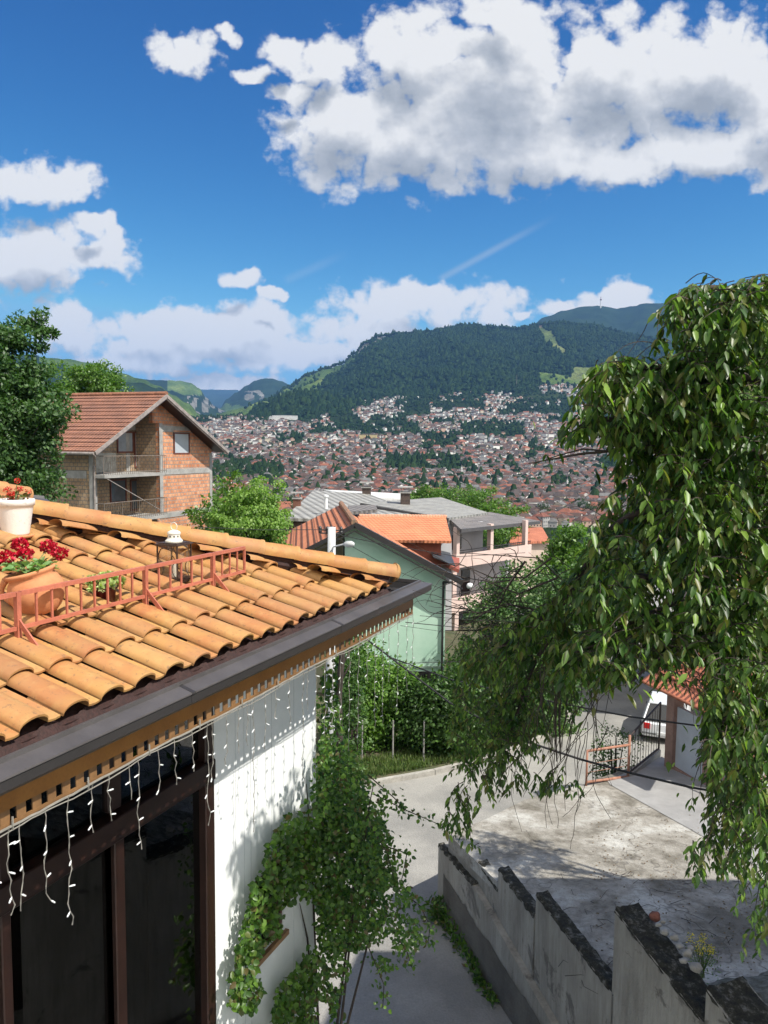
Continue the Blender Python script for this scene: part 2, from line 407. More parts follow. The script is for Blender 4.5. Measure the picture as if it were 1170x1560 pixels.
# --- eave comb, gutter, soffit, trim
def extrude(mb, prof, s0, s1, miter=0.0):
    """profile [(t,z)] swept along the eave"""
    k = len(prof); vs = [W(s0, t, z) for t, z in prof]+[W(s1+(t-prof[0][0])*miter, t, z) for t, z in prof]
    mb.add(vs, [(i, (i+1) % k, (i+1) % k+k, i+k) for i in range(k)]+[tuple(range(k-1, -1, -1)), tuple(range(k, 2*k))])
mb = MB(); vs = []; fs = []; K = 0
nS = 500
for i in range(nS+1):
    s_ = S_NEAR+(S_TILE-S_NEAR)*i/nS; ph = ((S_TILE-s_) % .3)/.3
    h = -1.655+.045*(math.sin(math.pi*((ph+.28) % 1))**2)+.003*((i % 2))
    vs += [W(s_, T_TILE-.03, h), W(s_, T_TILE+.04, -1.70)]
    if i: fs.append((2*i-2, 2*i, 2*i+1, 2*i-1))
mb.add(vs, fs); mb.box(0, 1, 0, 1, 0, 1, Matrix.Identity(4)) if False else None
mb.build('eave_comb', m_mesh, rest, world=True)
mb = MB()
GP = [(-3.41, -1.65), (-3.385, -1.65), (-3.382, -1.672), (-3.372, -1.674), (-3.275, -1.702), (-3.272, -1.712), (-3.279, -1.718), (-3.38, -1.685), (-3.41, -1.69)]
extrude(mb, GP, S_NEAR, S_END-.135, 1.0)
mb.cur = 1
extrude(mb, [(-3.28, -1.72), (-3.28, -1.775), (-3.33, -1.815), (-3.41, -1.82), (-3.41, -1.692)], S_NEAR, S_END-.01, .0)
extrude(mb, [(-3.412, -1.75), (-3.412, -1.82), (-3.56, -1.82), (-3.56, -1.78)], S_NEAR, S_END-.1, .0)
# return of the gutter along the far eave
def ex2(prof, t0, t1):
    k = len(prof); vs = [W(s_, t0, z) for s_, z in prof]+[W(s_, t1, z) for s_, z in prof]
    mb.add(vs, [(i, i+k, (i+1) % k+k, (i+1) % k) for i in range(k)]+[tuple(range(k)), tuple(range(2*k-1, k-1, -1))])
mb.cur = 0
e_ = S_END
ex2([(e_-.135, -1.65), (e_-.12, -1.65), (e_-.117, -1.672), (e_-.105, -1.674), (e_-.003, -1.702), (e_-.01, -1.725), (e_-.115, -1.69), (e_-.135, -1.69)], -12, -3.41)
mb.cur = 1
ex2([(e_-.012, -1.73), (e_-.02, -1.80), (e_-.30, -1.80), (e_-.30, -1.77), (e_-.15, -1.77), (e_-.14, -1.695)], -12, -3.41)
o = mb.build('gutter', [m_gutter, m_gutter_dark], rest, world=True)
for s_j in (1.9, 4.15, 6.4):
    mb = MB(); extrude(mb, [(-3.386, -1.648), (-3.382, -1.670), (-3.372, -1.672), (-3.272, -1.700), (-3.268, -1.712), (-3.277, -1.722), (-3.277, -1.777), (-3.29, -1.777), (-3.30, -1.70), (-3.39, -1.68)], s_j, s_j+.035); mb.build('gutter_joint', m_gutter_dark, rest, world=True)
m_soff = M('soffit_board', (.075, .045, .025), .7, .3)
mb = MB(); mb.add([W(S_NEAR, T_WALL-.1, -1.835), W(S_END-.18, T_WALL-.1, -1.835), W(S_END-.18, T_TRIM-.03, -1.835), W(S_NEAR, T_TRIM-.03, -1.835),
                   W(S_NEAR, T_WALL-.1, -1.805), W(S_END-.18, T_WALL-.1, -1.805), W(S_END-.18, T_TRIM-.03, -1.805), W(S_NEAR, T_TRIM-.03, -1.805)],
                  [(0, 1, 2, 3), (7, 6, 5, 4), (0, 4, 5, 1), (1, 5, 6, 2), (2, 6, 7, 3), (3, 7, 4, 0)])
mb.box(S_WALL-8, S_END-.18, -12, T_WALL-.11, -1.835, -1.805, Matrix(((E.x, Nn.x, 0, 0), (E.y, Nn.y, 0, 0), (0, 0, 1, 0), (0, 0, 0, 1))))
mb.build('soffit', m_soff, rest, world=True)
WM = Matrix(((E.x, Nn.x, 0, 0), (E.y, Nn.y, 0, 0), (0, 0, 1, 0), (0, 0, 0, 1)))     # (s,t,z) -> world
m_trim = M('ochre_stained_board', (.29, .125, .025), .45, .25, 2.5, 50, .15, col2=(.21, .085, .015))
m_trim2 = M('dull_trim_tooth', (.24, .125, .05), .6, .3, 3, 50, .15)
mb = MB(); TS = S_END-.20
mb.box(S_NEAR, TS, T_TRIM-.022, T_TRIM, -1.975, -1.836, WM)
mb.cur = 1
s_ = TS
while s_ > S_NEAR:
    mb.box(s_-.060, s_, T_TRIM-.012, T_TRIM-.004, -2.05, -1.975, WM); s_ -= .105
mb.box(S_NEAR, TS, T_TRIM-.014, T_TRIM-.002, -2.07, -2.05, WM)
mb.cur = 0
mb.box(TS-.02, TS, -12, T_TRIM-.023, -1.975, -1.836, WM)
s_ = T_TRIM-.06; mb.cur = 1
while s_ > -7:
    mb.box(TS-.018, TS-.004, s_-.062, s_, -2.05, -1.975, WM); s_ -= .095
mb.box(TS-.018, TS-.002, -12, T_TRIM-.023, -2.07, -2.05, WM)
mb.build('valance_board', [m_trim, m_trim2], rest, world=True)
# --- white wall with shallow panel seams, corner, small window under the vine
SF = s_at(322, 4.69)
w0, w1, wz0, wz1 = s_at(386, 4.69), s_at(431, 4.69), -5.42, -4.55
mb = MB(); A = T_WALL-.25
for (a, b_, z0, z1) in ((SF, w0, -11.5, -1.8), (w1, S_WALL, -11.5, -1.8), (w0, w1, -11.5, wz0), (w0, w1, wz1, -1.8)):
    mb.box(a, b_, A, T_WALL, z0, z1, WM)
mb.box(S_WALL-.25, S_WALL-.001, -12, A-.001, -11.5, -1.8, WM)
mb.build('wall', m_white_wall, rest, world=True)
m_seam = M('seam_shadow_gap', (.50, .52, .53), .8, .1)
mb = MB()
for sx_ in (355, 368.5, 379, 412, 447):
    q = s_at(sx_, 4.69)
    if w0-.02 < q < w1+.02: mb.box(q, q+.006, T_WALL, T_WALL+.002, wz1+.05, -1.81, WM)
    else: mb.box(q, q+.006, T_WALL, T_WALL+.002, -11, -1.81, WM)
mb.build('wall_panel_seams', m_seam, rest, world=True)
m_glass, nt, b = new_mat('dark_window_glass')
b.inputs['Base Color'].default_value = (.012, .013, .014, 1); b.inputs['Roughness'].default_value = .03; b.inputs['Specular IOR Level'].default_value = .7
def window(parent, a, b_, z0, z1, t, frame, glass, f=.05, depth=.06, mull=0, sill=True, fr=WM, bars_h=()):
    mb = MB()
    mb.box(a, a+f, t-depth, t, z0, z1, fr); mb.box(b_-f, b_, t-depth, t, z0, z1, fr)
    mb.box(a+f, b_-f, t-depth, t, z0, z0+f, fr); mb.box(a+f, b_-f, t-depth, t, z1-f, z1, fr)
    for i in range(mull):
        m_ = a+(b_-a)*(i+1)/(mull+1); mb.box(m_-f*.5, m_+f*.5, t-depth*.9, t-.004, z0+f, z1-f, fr)
    o = mb.build('window', frame, parent, world=True)
    mb = MB(); mb.box(a+f*.5, b_-f*.5, t-depth*.6, t-depth*.45, z0+f*.5, z1-f*.5, fr); g_ = mb.build('pane', glass, o, world=True)
    return o
window(rest, w0, w1, wz0, wz1, T_WALL-.02, m_brownlit, m_glass, .05, .1, 0)
mb = MB(); mb.box(w0-.04, w1+.04, T_WALL+.003, T_WALL+.05, wz0-.06, wz0-.005, WM); mb.build('window_sill', M('tan_wood', (.33, .19, .10), .6, .25), rest, world=True)
# --- big dark glazing to the left of the wall
glz = mb = MB()
zt, zb = -1.82, -7.2
sM0, sM1 = s_at(163, 4.69), s_at(179, 4.69); sN = s_at(-260, 4.69); sJ = s_at(308, 4.69)
mb.box(sJ, SF-.002, T_WALL-.16, T_WALL+.004, zb, zt, WM); mb.box(s_at(290, 4.8), sJ-.004, T_WALL-.17, T_WALL-.10, zb, zt, WM)                       # right jamb
mb.box(s_at(262, 4.82), s_at(280, 4.82), T_WALL-.16, T_WALL-.125, zb, -3.15, WM)
mb.box(sM0, sM1, T_WALL-.05, T_WALL+.0, zb, -3.15, WM)                          # mullion
mb.box(sM0-.02, sM1+.02, T_WALL-.12, T_WALL-.04, -2.92, zt, WM)
for xx in (-20, -110): q = s_at(xx, 4.69); mb.box(q, q+.08, T_WALL-.1, T_WALL-.01, zb, zt, WM)
mb.box(sN, SF-.01, T_WALL-.10, T_WALL+.03, -3.15, -2.95, WM)                          # transom beam
mb.box(sN, SF, T_WALL-.12, T_WALL-.0, zt-.1, zt+.01, WM)
mb.box(sN, SF, T_WALL-.12, T_WALL-.0, zb-.2, zb, WM)
fr_o = mb.build('window', m_brownwood, rest, world=True, label='large dark brown framed glazing beside white wall')
bevel(fr_o, .008)
m_clear, nt, b = new_mat('clear_window_glass'); 
gl = N(nt, 'ShaderNodeBsdfGlossy'); gl.inputs['Roughness'].default_value = .01; tr = N(nt, 'ShaderNodeBsdfTransparent'); tr.inputs[0].default_value = (.55, .57, .58, 1)
fz = N(nt, 'ShaderNodeFresnel'); fz.inputs[0].default_value = 1.8; mx = N(nt, 'ShaderNodeMixShader'); L(nt, fz.outputs[0], mx.inputs[0]); L(nt, tr.outputs[0], mx.inputs[1]); L(nt, gl.outputs[0], mx.inputs[2]); L(nt, mx.outputs[0], nt.nodes['Material Output'].inputs[0])
mb = MB(); mb.box(sN, sJ, T_WALL-.085, T_WALL-.075, zb, -3.16, WM); mb.box(sN, sJ, T_WALL-.085, T_WALL-.075, -2.92, zt-.1, WM)
mb.build('pane', m_clear, fr_o, world=True)
# room behind the glass
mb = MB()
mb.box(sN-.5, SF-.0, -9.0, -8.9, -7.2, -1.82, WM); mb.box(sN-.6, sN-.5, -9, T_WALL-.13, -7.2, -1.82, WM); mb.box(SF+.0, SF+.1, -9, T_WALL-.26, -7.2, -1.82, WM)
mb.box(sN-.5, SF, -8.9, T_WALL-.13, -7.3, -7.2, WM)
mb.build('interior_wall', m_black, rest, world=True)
m_reflpanel = M('pale_reflection_panel', (.70, .73, .72), .8, .1, 3, 40, .1)  # added pale panels standing in for bright facade reflections in the glass
mb = MB()
def reflection_panel(px0, px1, z0, z1, stripes):
    a, b_ = s_at(px0, 4.85), s_at(px1, 4.85); mb.box(a, b_, T_WALL-.17, T_WALL-.155, z0, z1, WM)
    for i in range(stripes):
        q = b_+.035*(i)+.012; mb.box(q, q+.014, T_WALL-.19, T_WALL-.16, z0, z1, WM)
reflection_panel(91, 106, -2.66, -1.98, 0); mb.build('pane_reflection_panel', m_reflpanel, rest, world=True); mb = MB(); reflection_panel(205, 250, -2.66, -1.98, 0); mb.build('pane_reflection_panel', m_reflpanel, rest, world=True)
# --- upper wing at far left: hip end and gutter stub
mb = MB(); a = P(40, 757, 12.2); d = (P(-60, 737, 11.2)-a).normalized()
caps(mb, a, d, 8, .42, .16, .14)
o = mb.build('wing_hip_tiles', m_tile, rest, world=True); auto_smooth(o, 40)
mb = MB()
wd = -Nn; 
for j in range(5):
    for i in range(9):
        o_ = P(40, 775, 12.0)-E*.3*(i+1)+UPV*(j*COURSE)
        if .3*(i+1) > j*COURSE*cosS-.2+.3: add_tile(mb, o_, E, UPV, .042, LEN)
o = mb.build('wing_roof_tiles', m_tile, rest, world=True); auto_smooth(o, 50)
mb = MB(); a = P(76, 766, 13.2); ln = (P(-80, 752, 12)-a)
for k_, (dz, w_) in enumerate(((0, .0), (.05, .05), (.1, .02))):
    pass
rt = ln.normalized(); sd = Vector((rt.y, -rt.x, 0)).normalized()
def sweep(mb, prof, a, b_, side):
    k = len(prof); vs = [a+side*x+Vector((0, 0, z)) for x, z in prof]+[b_+side*x+Vector((0, 0, z)) for x, z in prof]
    mb.add(vs, [(i, (i+1) % k, (i+1) % k+k, i+k) for i in range(k)]+[tuple(range(k)), tuple(range(2*k-1, k-1, -1))])
sweep(mb, [(0, -.08), (0, .03), (.1, .06), (.2, .06), (.22, .11), (.3, .11), (.3, -.08)], a, a+ln, -sd if sd.y < 0 else sd)
mb.build('wing_gutter', m_gutter, rest, world=True)
mb = MB(); p = P(40, 775, 12.0); mb.box(-6, .05, -9, .1, -9, -.12, Matrix.Translation(p) @ WM); mb.build('wing_wall', m_white_wall, rest, world=True)

# ================================================================ things standing on that roof
m_salmon = M('salmon_painted_steel', (.50, .155, .095), .5, .2, 6, 50, .1)
rail = thing('roof_railing', 'low salmon red metal guard railing standing across the orange roof tiles', 'railing', roofhit(219, 930))
posts = [roofhit(-75, 1012), roofhit(34, 982), roofhit(222, 926), roofhit(320, 896), roofhit(372, 880)]
# straighten: same inset from the eave
tm = sum(p.dot(Nn) for p in posts[1:4])/3
posts = [Vector((0, 0, 0))+E*p.dot(E)+Nn*tm+Vector((0, 0, Z_EAVE-.0+(T_TILE-tm)*SLOPE)) for p in posts]
posts[4] = posts[3]+(posts[4]-posts[3])*.9
HR = .31
def bar(mb, a, b_, w, h=None, upv=Vector((0, 0, 1))):
    h = h or w; d = (b_-a).normalized(); sd = d.cross(upv)
    sd = sd.normalized() if sd.length > 1e-3 else Vector((1, 0, 0)); uu = sd.cross(d)
    vs = []
    for p in (a, b_):
        for x, y in ((-1, -1), (1, -1), (1, 1), (-1, 1)): vs.append(p+sd*x*w/2+uu*y*h/2)
    mb.add(vs, [(0, 1, 2, 3), (7, 6, 5, 4), (0, 4, 5, 1), (1, 5, 6, 2), (2, 6, 7, 3), (3, 7, 4, 0)])
U = Vector((0, 0, 1))
for i in range(4):
    mb = MB(); a, b_ = posts[i], posts[i+1]
    a = a+E*.02; b_ = b_-E*.02
    bar(mb, a+U*HR, b_+U*HR, .03, .03); bar(mb, a+U*.075, b_+U*.075, .025, .025)
    n = (8, 9, 5, 4)[i]
    n = max(3, round((b_-a).length/.135))
    for k in range(1, n): p = a.lerp(b_, k/n); bar(mb, p+U*.075, p+U*HR, .014, .014, E)
    if i == 3: bar(mb, b_+U*.075, b_+U*HR, .02, .02, E)
    mb.build('rail_panel', m_salmon, rail, world=True)
for i in range(4):
    mb = MB(); p = posts[i]; bar(mb, p+U*.0, p+U*(HR+.012), .034, .034, E)
    dn = -UPV; foot = p+dn*.20+RNRM*.0-U*.02
    bar(mb, p+U*.13, foot+U*.02, .035, .012, E); bar(mb, p-U*.005, foot, .05, .012, RNRM)
    mb.build('bracket', m_salmon, rail, world=True)
# terracotta pot
m_terra = M('terracotta', (.62, .27, .12), .8, .18, 5, 30, .15, col2=(.50, .19, .08))
m_soil = M('potting_soil', (.03, .02, .014), .95, .4, 30, 80, .8)
m_petalred = leaf_mat('crimson_petals', [(.42, .002, .02), (.55, .004, .03), (.30, .001, .015)], .5, .2, (1.3, .5, .5))
m_petalor = leaf_mat('scarlet_petals', [(.55, .02, .015), (.62, .05, .02), (.35, .01, .01)], .5, .2, (1.3, .5, .5))
m_geranium = leaf_mat('geranium_leaf', [(.12, .24, .07), (.20, .34, .12), (.28, .40, .18), (.10, .18, .06)], .6, .3)
m_stemg = M('green_stem', (.14, .22, .06), .6, .2)
bp = roofhit(66, 942)
zr = lambda p: Z_EAVE+.02+(T_TILE-Vector(p).dot(Nn))*SLOPE
bp.z += .015
pot = thing('terracotta_pot', 'large tilted terracotta pot with crimson geraniums behind the roof railing', 'flower pot', bp)
tilt = Matrix.Translation(bp+Vector((0, 0, .03))) @ Matrix.Rotation(R(-14), 4, 'Y') @ Matrix.Rotation(R(4), 4, 'X')
prof = [(.0, 0), (.105, 0), (.14, .03), (.178, .09), (.195, .15), (.192, .20), (.172, .255), (.155, .28), (.172, .295), (.182, .31), (.178, .325), (.155, .325), (.145, .31), (.14, .27), (.17, .2), (.13, .1), (0, .09)]
mb = MB(); mb.lathe(prof, 40, tilt, closed=True)
mb.build('pot_body', m_terra, pot, world=True, smooth=True)
mb = MB(); a = tilt @ Vector((-.165, -.06, .29)); 
hpts = [tilt @ Vector((-.165-.055*math.sin(u*math.pi), -.05, .30-.17*u)) for u in [i/8 for i in range(9)]]
mb.tube(hpts, [.028, .024, .02, .018, .018, .018, .02, .024, .03], 8)
mb.build('pot_handle', m_terra, pot, world=True, smooth=True)
mb = MB(); mb.lathe([(0, .29), (.148, .285)], 24, tilt); mb.build('soil', m_soil, pot, world=True)
def geranium(parent, top, rx, n, size, heads, petal, leafm, hh=.16, hr=.045, npet=110):
    """rosette of leaves on short stems plus ball-shaped flower heads on long stems"""
    top = Vector(top); a = rng.random(n)*2*np.pi; r_ = np.sqrt(rng.random(n))*rx
    p = np.array(top)+np.stack([r_*np.cos(a), r_*np.sin(a), .02+.09*rng.random(n)*(1-.5*r_/rx)], 1)
    d = norm(np.stack([np.cos(a), np.sin(a), .1+.5*rng.random(n)], 1)+.6*rand_dirs(n)); nr = norm(np.array([0, 0, 1])+.45*rand_dirs(n))
    leaves('foliage', p, d, nr, size*(.6+.7*rng.random(n)), size*1.1*(.6+.6*rng.random(n)), leafm, LEAF8, parent, smooth=True)
    mb = MB()
    for i in range(0, n, 4): mb.tube([top+Vector((0, 0, -.01)), Vector(p[i])], .003, 4)
    for h in heads: mb.tube([top, (top+Vector(h))*.5+Vector((0, 0, .01)), Vector(h)], .0035, 5)
    mb.build('stem', m_stemg, parent, world=True)
    for h in heads:
        k = npet; o = rand_dirs(k); o[:, 2] = o[:, 2]*.8+.15; pp = np.array(h)+o*hr*(.55+.45*rng.random((k, 1)))
        leaves('flower', pp, norm(o+.7*rand_dirs(k)), norm(o+.3*rand_dirs(k)), hr*.5, hr*.5, petal, LEAF5, parent)
tp = tilt @ Vector((0, 0, .30))
yb_ = bp.y; heads = [P(10, 850, yb_-.06), P(30, 831, yb_+.05), P(74, 834, yb_+.12), P(91, 844, yb_+.12), P(38, 845, yb_), P(-8, 858, yb_-.05)]
geranium(pot, tp, .15, 90, .055, heads, m_petalred, m_geranium, hr=.052, npet=150)
# white pot
p = roofhit(24, 818)
wp = thing('white_pot', 'chipped white flower pot of red flowers on a terracotta saucer', 'flower pot', p)
hgt = .34; ZS = 1.28
mb = MB(); mb.lathe([(0, .015), (.088, .015), (.092, .03), (.118, .2), (.124, .225), (.132, .228), (.134, .262), (.130, .272), (.120, .272), (.112, .22), (0, .2)], 32, Matrix.Translation(p) @ Matrix.Scale(ZS, 4), closed=True)
m_chip = M('chipped_white_paint', (.78, .75, .70), .6, .1, 9, 50, .2, col2=(.50, .47, .43), thr=(.30, .40))
mb.build('pot_body', m_chip, wp, world=True, smooth=True)
mb = MB(); mb.lathe([(0, 0), (.115, 0), (.128, .02), (.12, .022), (.1, .012)], 28, Matrix.Translation(p+Vector((0, 0, -.002))) @ Matrix.Scale(ZS, 4)); mb.build('saucer', m_terra, wp, world=True, smooth=True)
mb = MB(); mb.lathe([(0, .245), (.118, .24)], 20, Matrix.Translation(p) @ Matrix.Scale(ZS, 4)); mb.build('soil', m_soil, wp, world=True)
m_beg = leaf_mat('bronze_green_leaf', [(.10, .05, .02), (.16, .10, .03), (.10, .16, .04)], .4, .2)
tp = p+Vector((0, 0, .31))
hs = [tp+Vector((random.uniform(-.11, .12), random.uniform(-.08, .08), random.uniform(.02, .13))) for _ in range(10)]+[tp+Vector((.03, 0, .2))]
geranium(wp, tp, .11, 46, .045, hs, m_petalor, m_beg, hr=.026, npet=46)
# succulent pot
p = roofhit(160, 916)
sp_ = thing('succulent_pot', 'small dark red pot of pale green succulents beside the terracotta pot', 'flower pot', p)
mb = MB(); mb.lathe([(0, 0), (.055, 0), (.07, .08), (.078, .082), (.078, .095), (.066, .095), (0, .085)], 24, Matrix.Translation(p) @ Matrix.Scale(1.3, 4), closed=True)
mb.build('pot_body', M('dark_red_pot', (.10, .012, .014), .35, .2), sp_, world=True, smooth=True)
m_succ = leaf_mat('succulent_leaf', [(.30, .42, .10), (.42, .50, .18), (.22, .33, .10), (.50, .52, .26)], .5, .2)
for _ in range(30):
    a = random.random()*6.28; r_ = random.random()**.5*.135; c0 = np.array(p)+np.array([r_*math.cos(a), r_*math.sin(a), .15+.08*random.random()-.35*r_])
    ax = norm(np.array([math.cos(a)*r_*9, math.sin(a)*r_*9, .8])); k = 26
    d = norm(rand_dirs(k)+ax*.8); leaves('foliage', c0+d*.004, d, norm(ax-d*.3), .044, .022, m_succ, LEAF8, sp_)
# lantern
p = roofhit(266, 886); YL = p.y
lan = thing('lantern', 'dark metal garden lantern with white domed cap and ring on the tiles', 'lantern', p, -.35)
m_rust = M('dark_brown_metal', (.07, .04, .028), .5, .4, 8, 60, .2)
m_enam = M('cream_enamel', (.72, .68, .58), .4, .12, 6, 50, .1)
s_, H_ = .112, .345
mb = MB(); mb.box(-s_, s_, -s_, s_, .0, .02); mb.box(-s_+.02, s_-.02, -s_+.02, s_-.02, .02, .05)
mb.build('lantern_base', m_rust, lan)
for x in (-1, 1):
    mb = MB()
    for y in (-1, 1): mb.box(x*s_-.012*(x > 0)-.0*(x < 0), x*s_+.012*(x < 0), y*s_-.012*(y > 0), y*s_+.012*(y < 0), .05*0+.02, H_)
    for y in (-1, 1):                                          # curved scroll braces
        mb.tube([Vector((x*(s_-.01), y*(s_-.01), .2+.12*math.sin(u*1.57))) *1 + Vector((-x*.06*u*u*1.0, 0, 0)) for u in [i/6 for i in range(7)]], .005, 5)
        mb.tube([Vector((x*(s_-.01)-x*.055*math.sin(u*3.14), y*(s_-.01), .03+.2*u)) for u in [i/8 for i in range(9)]], .004, 5)
    mb.box(x*s_-.012 if x > 0 else x*s_, x*s_ if x > 0 else x*s_+.012, -s_, s_, .021, .033); mb.build('lantern_frame', m_rust, lan)
mb = MB(); mb.box(-s_-.012, s_+.012, -s_-.012, s_+.012, H_, H_+.014); mb.box(-s_+.01, s_-.01, -s_+.01, s_-.01, H_+.014, H_+.024)
mb.build('lantern_roof', m_rust, lan)
mb = MB(); z0 = H_+.024; mb.lathe([(0, z0), (.078, z0), (.08, z0+.012), (.06, z0+.035), (.056, z0+.075), (.062, z0+.078), (.058, z0+.092), (.03, z0+.108), (0, z0+.112)], 24)
mb.cur = 1
for k in range(10): a = k*.628; mb.box(-.006, .006, .0565, .0585, z0+.045, z0+.062, Matrix.Rotation(a, 4, 'Z'))
mb.cur = 0
rp = [Vector((.034*math.sin(a), 0, z0+.143-.034*math.cos(a))) for a in [i*2*math.pi/16 for i in range(17)]]; mb.tube(rp, .004, 6)
mb.build('lantern_cap', [m_enam, m_black], lan)
mb = MB()
for x_ in (-1, 1): mb.box(x_*.095-.0015, x_*.095+.0015, -.095, .095, .052, H_-.005)
for y_ in (-1, 1): mb.box(-.092, .092, y_*.095-.0015, y_*.095+.0015, .052, H_-.005)
m_lgl, nt, b = new_mat('lantern_glass'); gl = N(nt, 'ShaderNodeBsdfGlossy'); gl.inputs['Roughness'].default_value = .02; tr = N(nt, 'ShaderNodeBsdfTransparent'); tr.inputs[0].default_value = (.96, .96, .95, 1); mx = N(nt, 'ShaderNodeMixShader'); mx.inputs[0].default_value = .07; L(nt, tr.outputs[0], mx.inputs[1]); L(nt, gl.outputs[0], mx.inputs[2]); L(nt, mx.outputs[0], nt.nodes['Material Output'].inputs[0])
mb.build('lantern_glass', m_lgl, lan)
mb = MB(); mb.lathe([(0, .05), (.03, .05), (.03, .2), (0, .2)], 16); mb.build('candle', m_enam, lan)

# ================================================================ icicle lights along the valance
ic = thing('icicle_lights', 'string of white icicle lights hanging from the ochre valance under the gutter', 'string lights', W(s_at(300, 3.75), T_TRIM+.02, -2.03))
m_wire = M('pale_light_wire', (.27, .255, .225), .5, .2, 10, 50, .1)
m_bulb = M('clear_bulb', (.78, .80, .80), .25, .1)
mb = MB(); pts = []; s_ = S_NEAR; k = 0
while s_ < TS:
    sag = .018*abs(math.sin((s_*1.55)))+.006*random.random(); pts.append(W(s_, T_TRIM+.012, -2.05-sag)); s_ += .06
mb.tube(pts, .0075, 6); pts2 = [p+Vector((0, 0, -.012-.02*abs(math.sin(i*.21)))) for i, p in enumerate(pts)]; mb.tube(pts2, .004, 5)
for i in range(0, len(pts), 9): mb.tube([pts[i]+Vector((0, 0, .05)), pts[i]+Vector((.004, -.008, 0)), pts[i]+Vector((0, 0, -.025))], .006, 5)
mb.build('cable', m_wire, ic, world=True)
longs = {k: v*1.12 for k, v in {15: .46, 55: .50, 92: .72, 130: .28, 158: .28, 190: .22, 204: .56, 236: .26, 262: .3, 290: .28, 314: .72, 321: .4, 343: .37, 362: .34, 376: .33, 386: 1.02, 404: .44, 420: .24, 442: .36, 463: .95, 470: .34}.items()}
marks = [(k, v) for k, v in longs.items()]
x_ = 483
while x_ < 640: marks.append((x_, random.choice([.5, .75, .95, .65, 1.1]))); x_ += random.choice([9, 12, 14])
x_ = -160
while x_ < 5: marks.append((x_, random.choice([.3, .5, .65]))); x_ += 26
for px_, ln in marks:
    s_ = s_at(px_, 3.75); mb = MB(); top = W(s_, T_TRIM+.013, -2.065); pts = []; n = max(4, int(ln/.05)); o_ = Vector((0, 0, 0))
    ph = random.random()*6; 
    for i in range(n+1):
        u = i/n; w_ = .012*math.sin(u*ln*14+ph)+.007*math.sin(u*ln*37+ph*2); pts.append(top+E*w_*(.3+u)+Nn*.006*math.sin(u*20+ph)+Vector((0, 0, -ln*u)))
    mb.tube(pts, .0022, 5); pb = [p_+E*.0045*math.sin(i*2.2)+Nn*.0045*math.cos(i*2.2) for i, p_ in enumerate(pts)]; mb.tube(pb, .002, 4)
    mb.cur = 1
    for i in range(2, n+1, 3):
        sg = random.choice((-1, 1)); d = (E*sg*random.uniform(.5, 1)+Nn*random.uniform(-.3, .6)+Vector((0, 0, random.uniform(-.7, .1)))).normalized(); mb.tube([pts[i], pts[i]+d*.012], .003, 5); mb.tube([pts[i]+d*.012, pts[i]+d*.038], [.0055, .0045], 6)
    mb.build('light_strand', [m_wire, m_bulb], ic, world=True)

# ================================================================ vine
vine = thing('climbing_vine', 'leafy climbing rose vine covering the white wall corner and small window', 'vine', W(S_WALL+.3, T_WALL+.4, -11))
VP_ = []
wallpoly = [(480, 1245), (440, 1238), (425, 1262), (405, 1290), (398, 1330), (384, 1350), (375, 1395), (364, 1440), (352, 1500), (350, 1530), (385, 1545), (400, 1512), (388, 1480), (398, 1440), (428, 1425), (430, 1400), (425, 1385), (445, 1375), (482, 1330)]
wallpoly2 = [(478, 1450), (455, 1465), (425, 1500), (415, 1535), (420, 1575), (370, 1570), (400, 1620), (478, 1620)]
main = [(478, 1180), (490, 1120), (520, 1110), (560, 1180), (590, 1235), (600, 1290), (615, 1340), (640, 1370), (655, 1400), (640, 1440), (610, 1470), (580, 1490), (560, 1440), (530, 1480), (515, 1540), (478, 1560), (460, 1500), (470, 1420), (470, 1380), (440, 1340), (430, 1300), (455, 1250)]
upr = [(484, 1130), (515, 1118), (545, 1185), (588, 1255), (606, 1340), (560, 1370), (480, 1260)]
core = [(482, 1200), (540, 1190), (570, 1250), (585, 1330), (590, 1400), (560, 1440), (520, 1450), (485, 1440), (478, 1300)]
pp = []
def wallhit(px, py, off): return on_plane(px, py, W(0, T_WALL+off, 0), Nn)
for a in sample_poly(wallpoly, 1700): pp.append(wallhit(*a, random.uniform(.06, .30)))
for a in sample_poly(wallpoly2, 1100): pp.append(wallhit(*a, random.uniform(.06, .3)))
for a in sample_poly(main, 4600):
    if noise.noise(Vector((a[0]*.03, a[1]*.03, 7))) < -.12: continue
    pp.append(P(*a, random.uniform(7.7, 9.3)))
for a in sample_poly(upr, 2300): pp.append(P(*a, random.uniform(8.7, 10.2)))
for a in sample_poly(core, 3600): pp.append(P(*a, random.uniform(8.1, 10.2)))
upper = [(500, 1010), (512, 1000), (520, 1110), (500, 1130), (485, 1110), (488, 1040)]
for a in sample_poly(upper, 260): pp.append(P(*a, random.uniform(9.0, 9.8)))
# sprays reaching out to the right
sprays = [[(570, 1210), (620, 1235), (655, 1250), (690, 1265)], [(560, 1250), (590, 1300), (600, 1340)], [(600, 1350), (640, 1380), (655, 1410), (652, 1440)], [(560, 1440), (585, 1500), (583, 1535)],
          [(600, 1420), (620, 1450), (628, 1475)], [(470, 1265), (445, 1250), (428, 1262)], [(590, 1290), (620, 1300), (612, 1340)], [(500, 1500), (510, 1540), (520, 1575)], [(560, 1180), (600, 1215), (615, 1232)]]
vm = MB(); stems = MB()
for sp in sprays:
    Y_ = random.uniform(8.2, 9.2)
    pts = [P(*a, Y_+i*.1) for i, a in enumerate(sp)]; stems.tube(pts, [.008-.0015*i for i in range(len(pts))], 5)
    for i in range(len(pts)-1):
        for k in range(24): q = pts[i].lerp(pts[i+1], random.random()); pp.append(q+Vector((random.gauss(0, .045), random.gauss(0, .06), random.gauss(0, .045))))
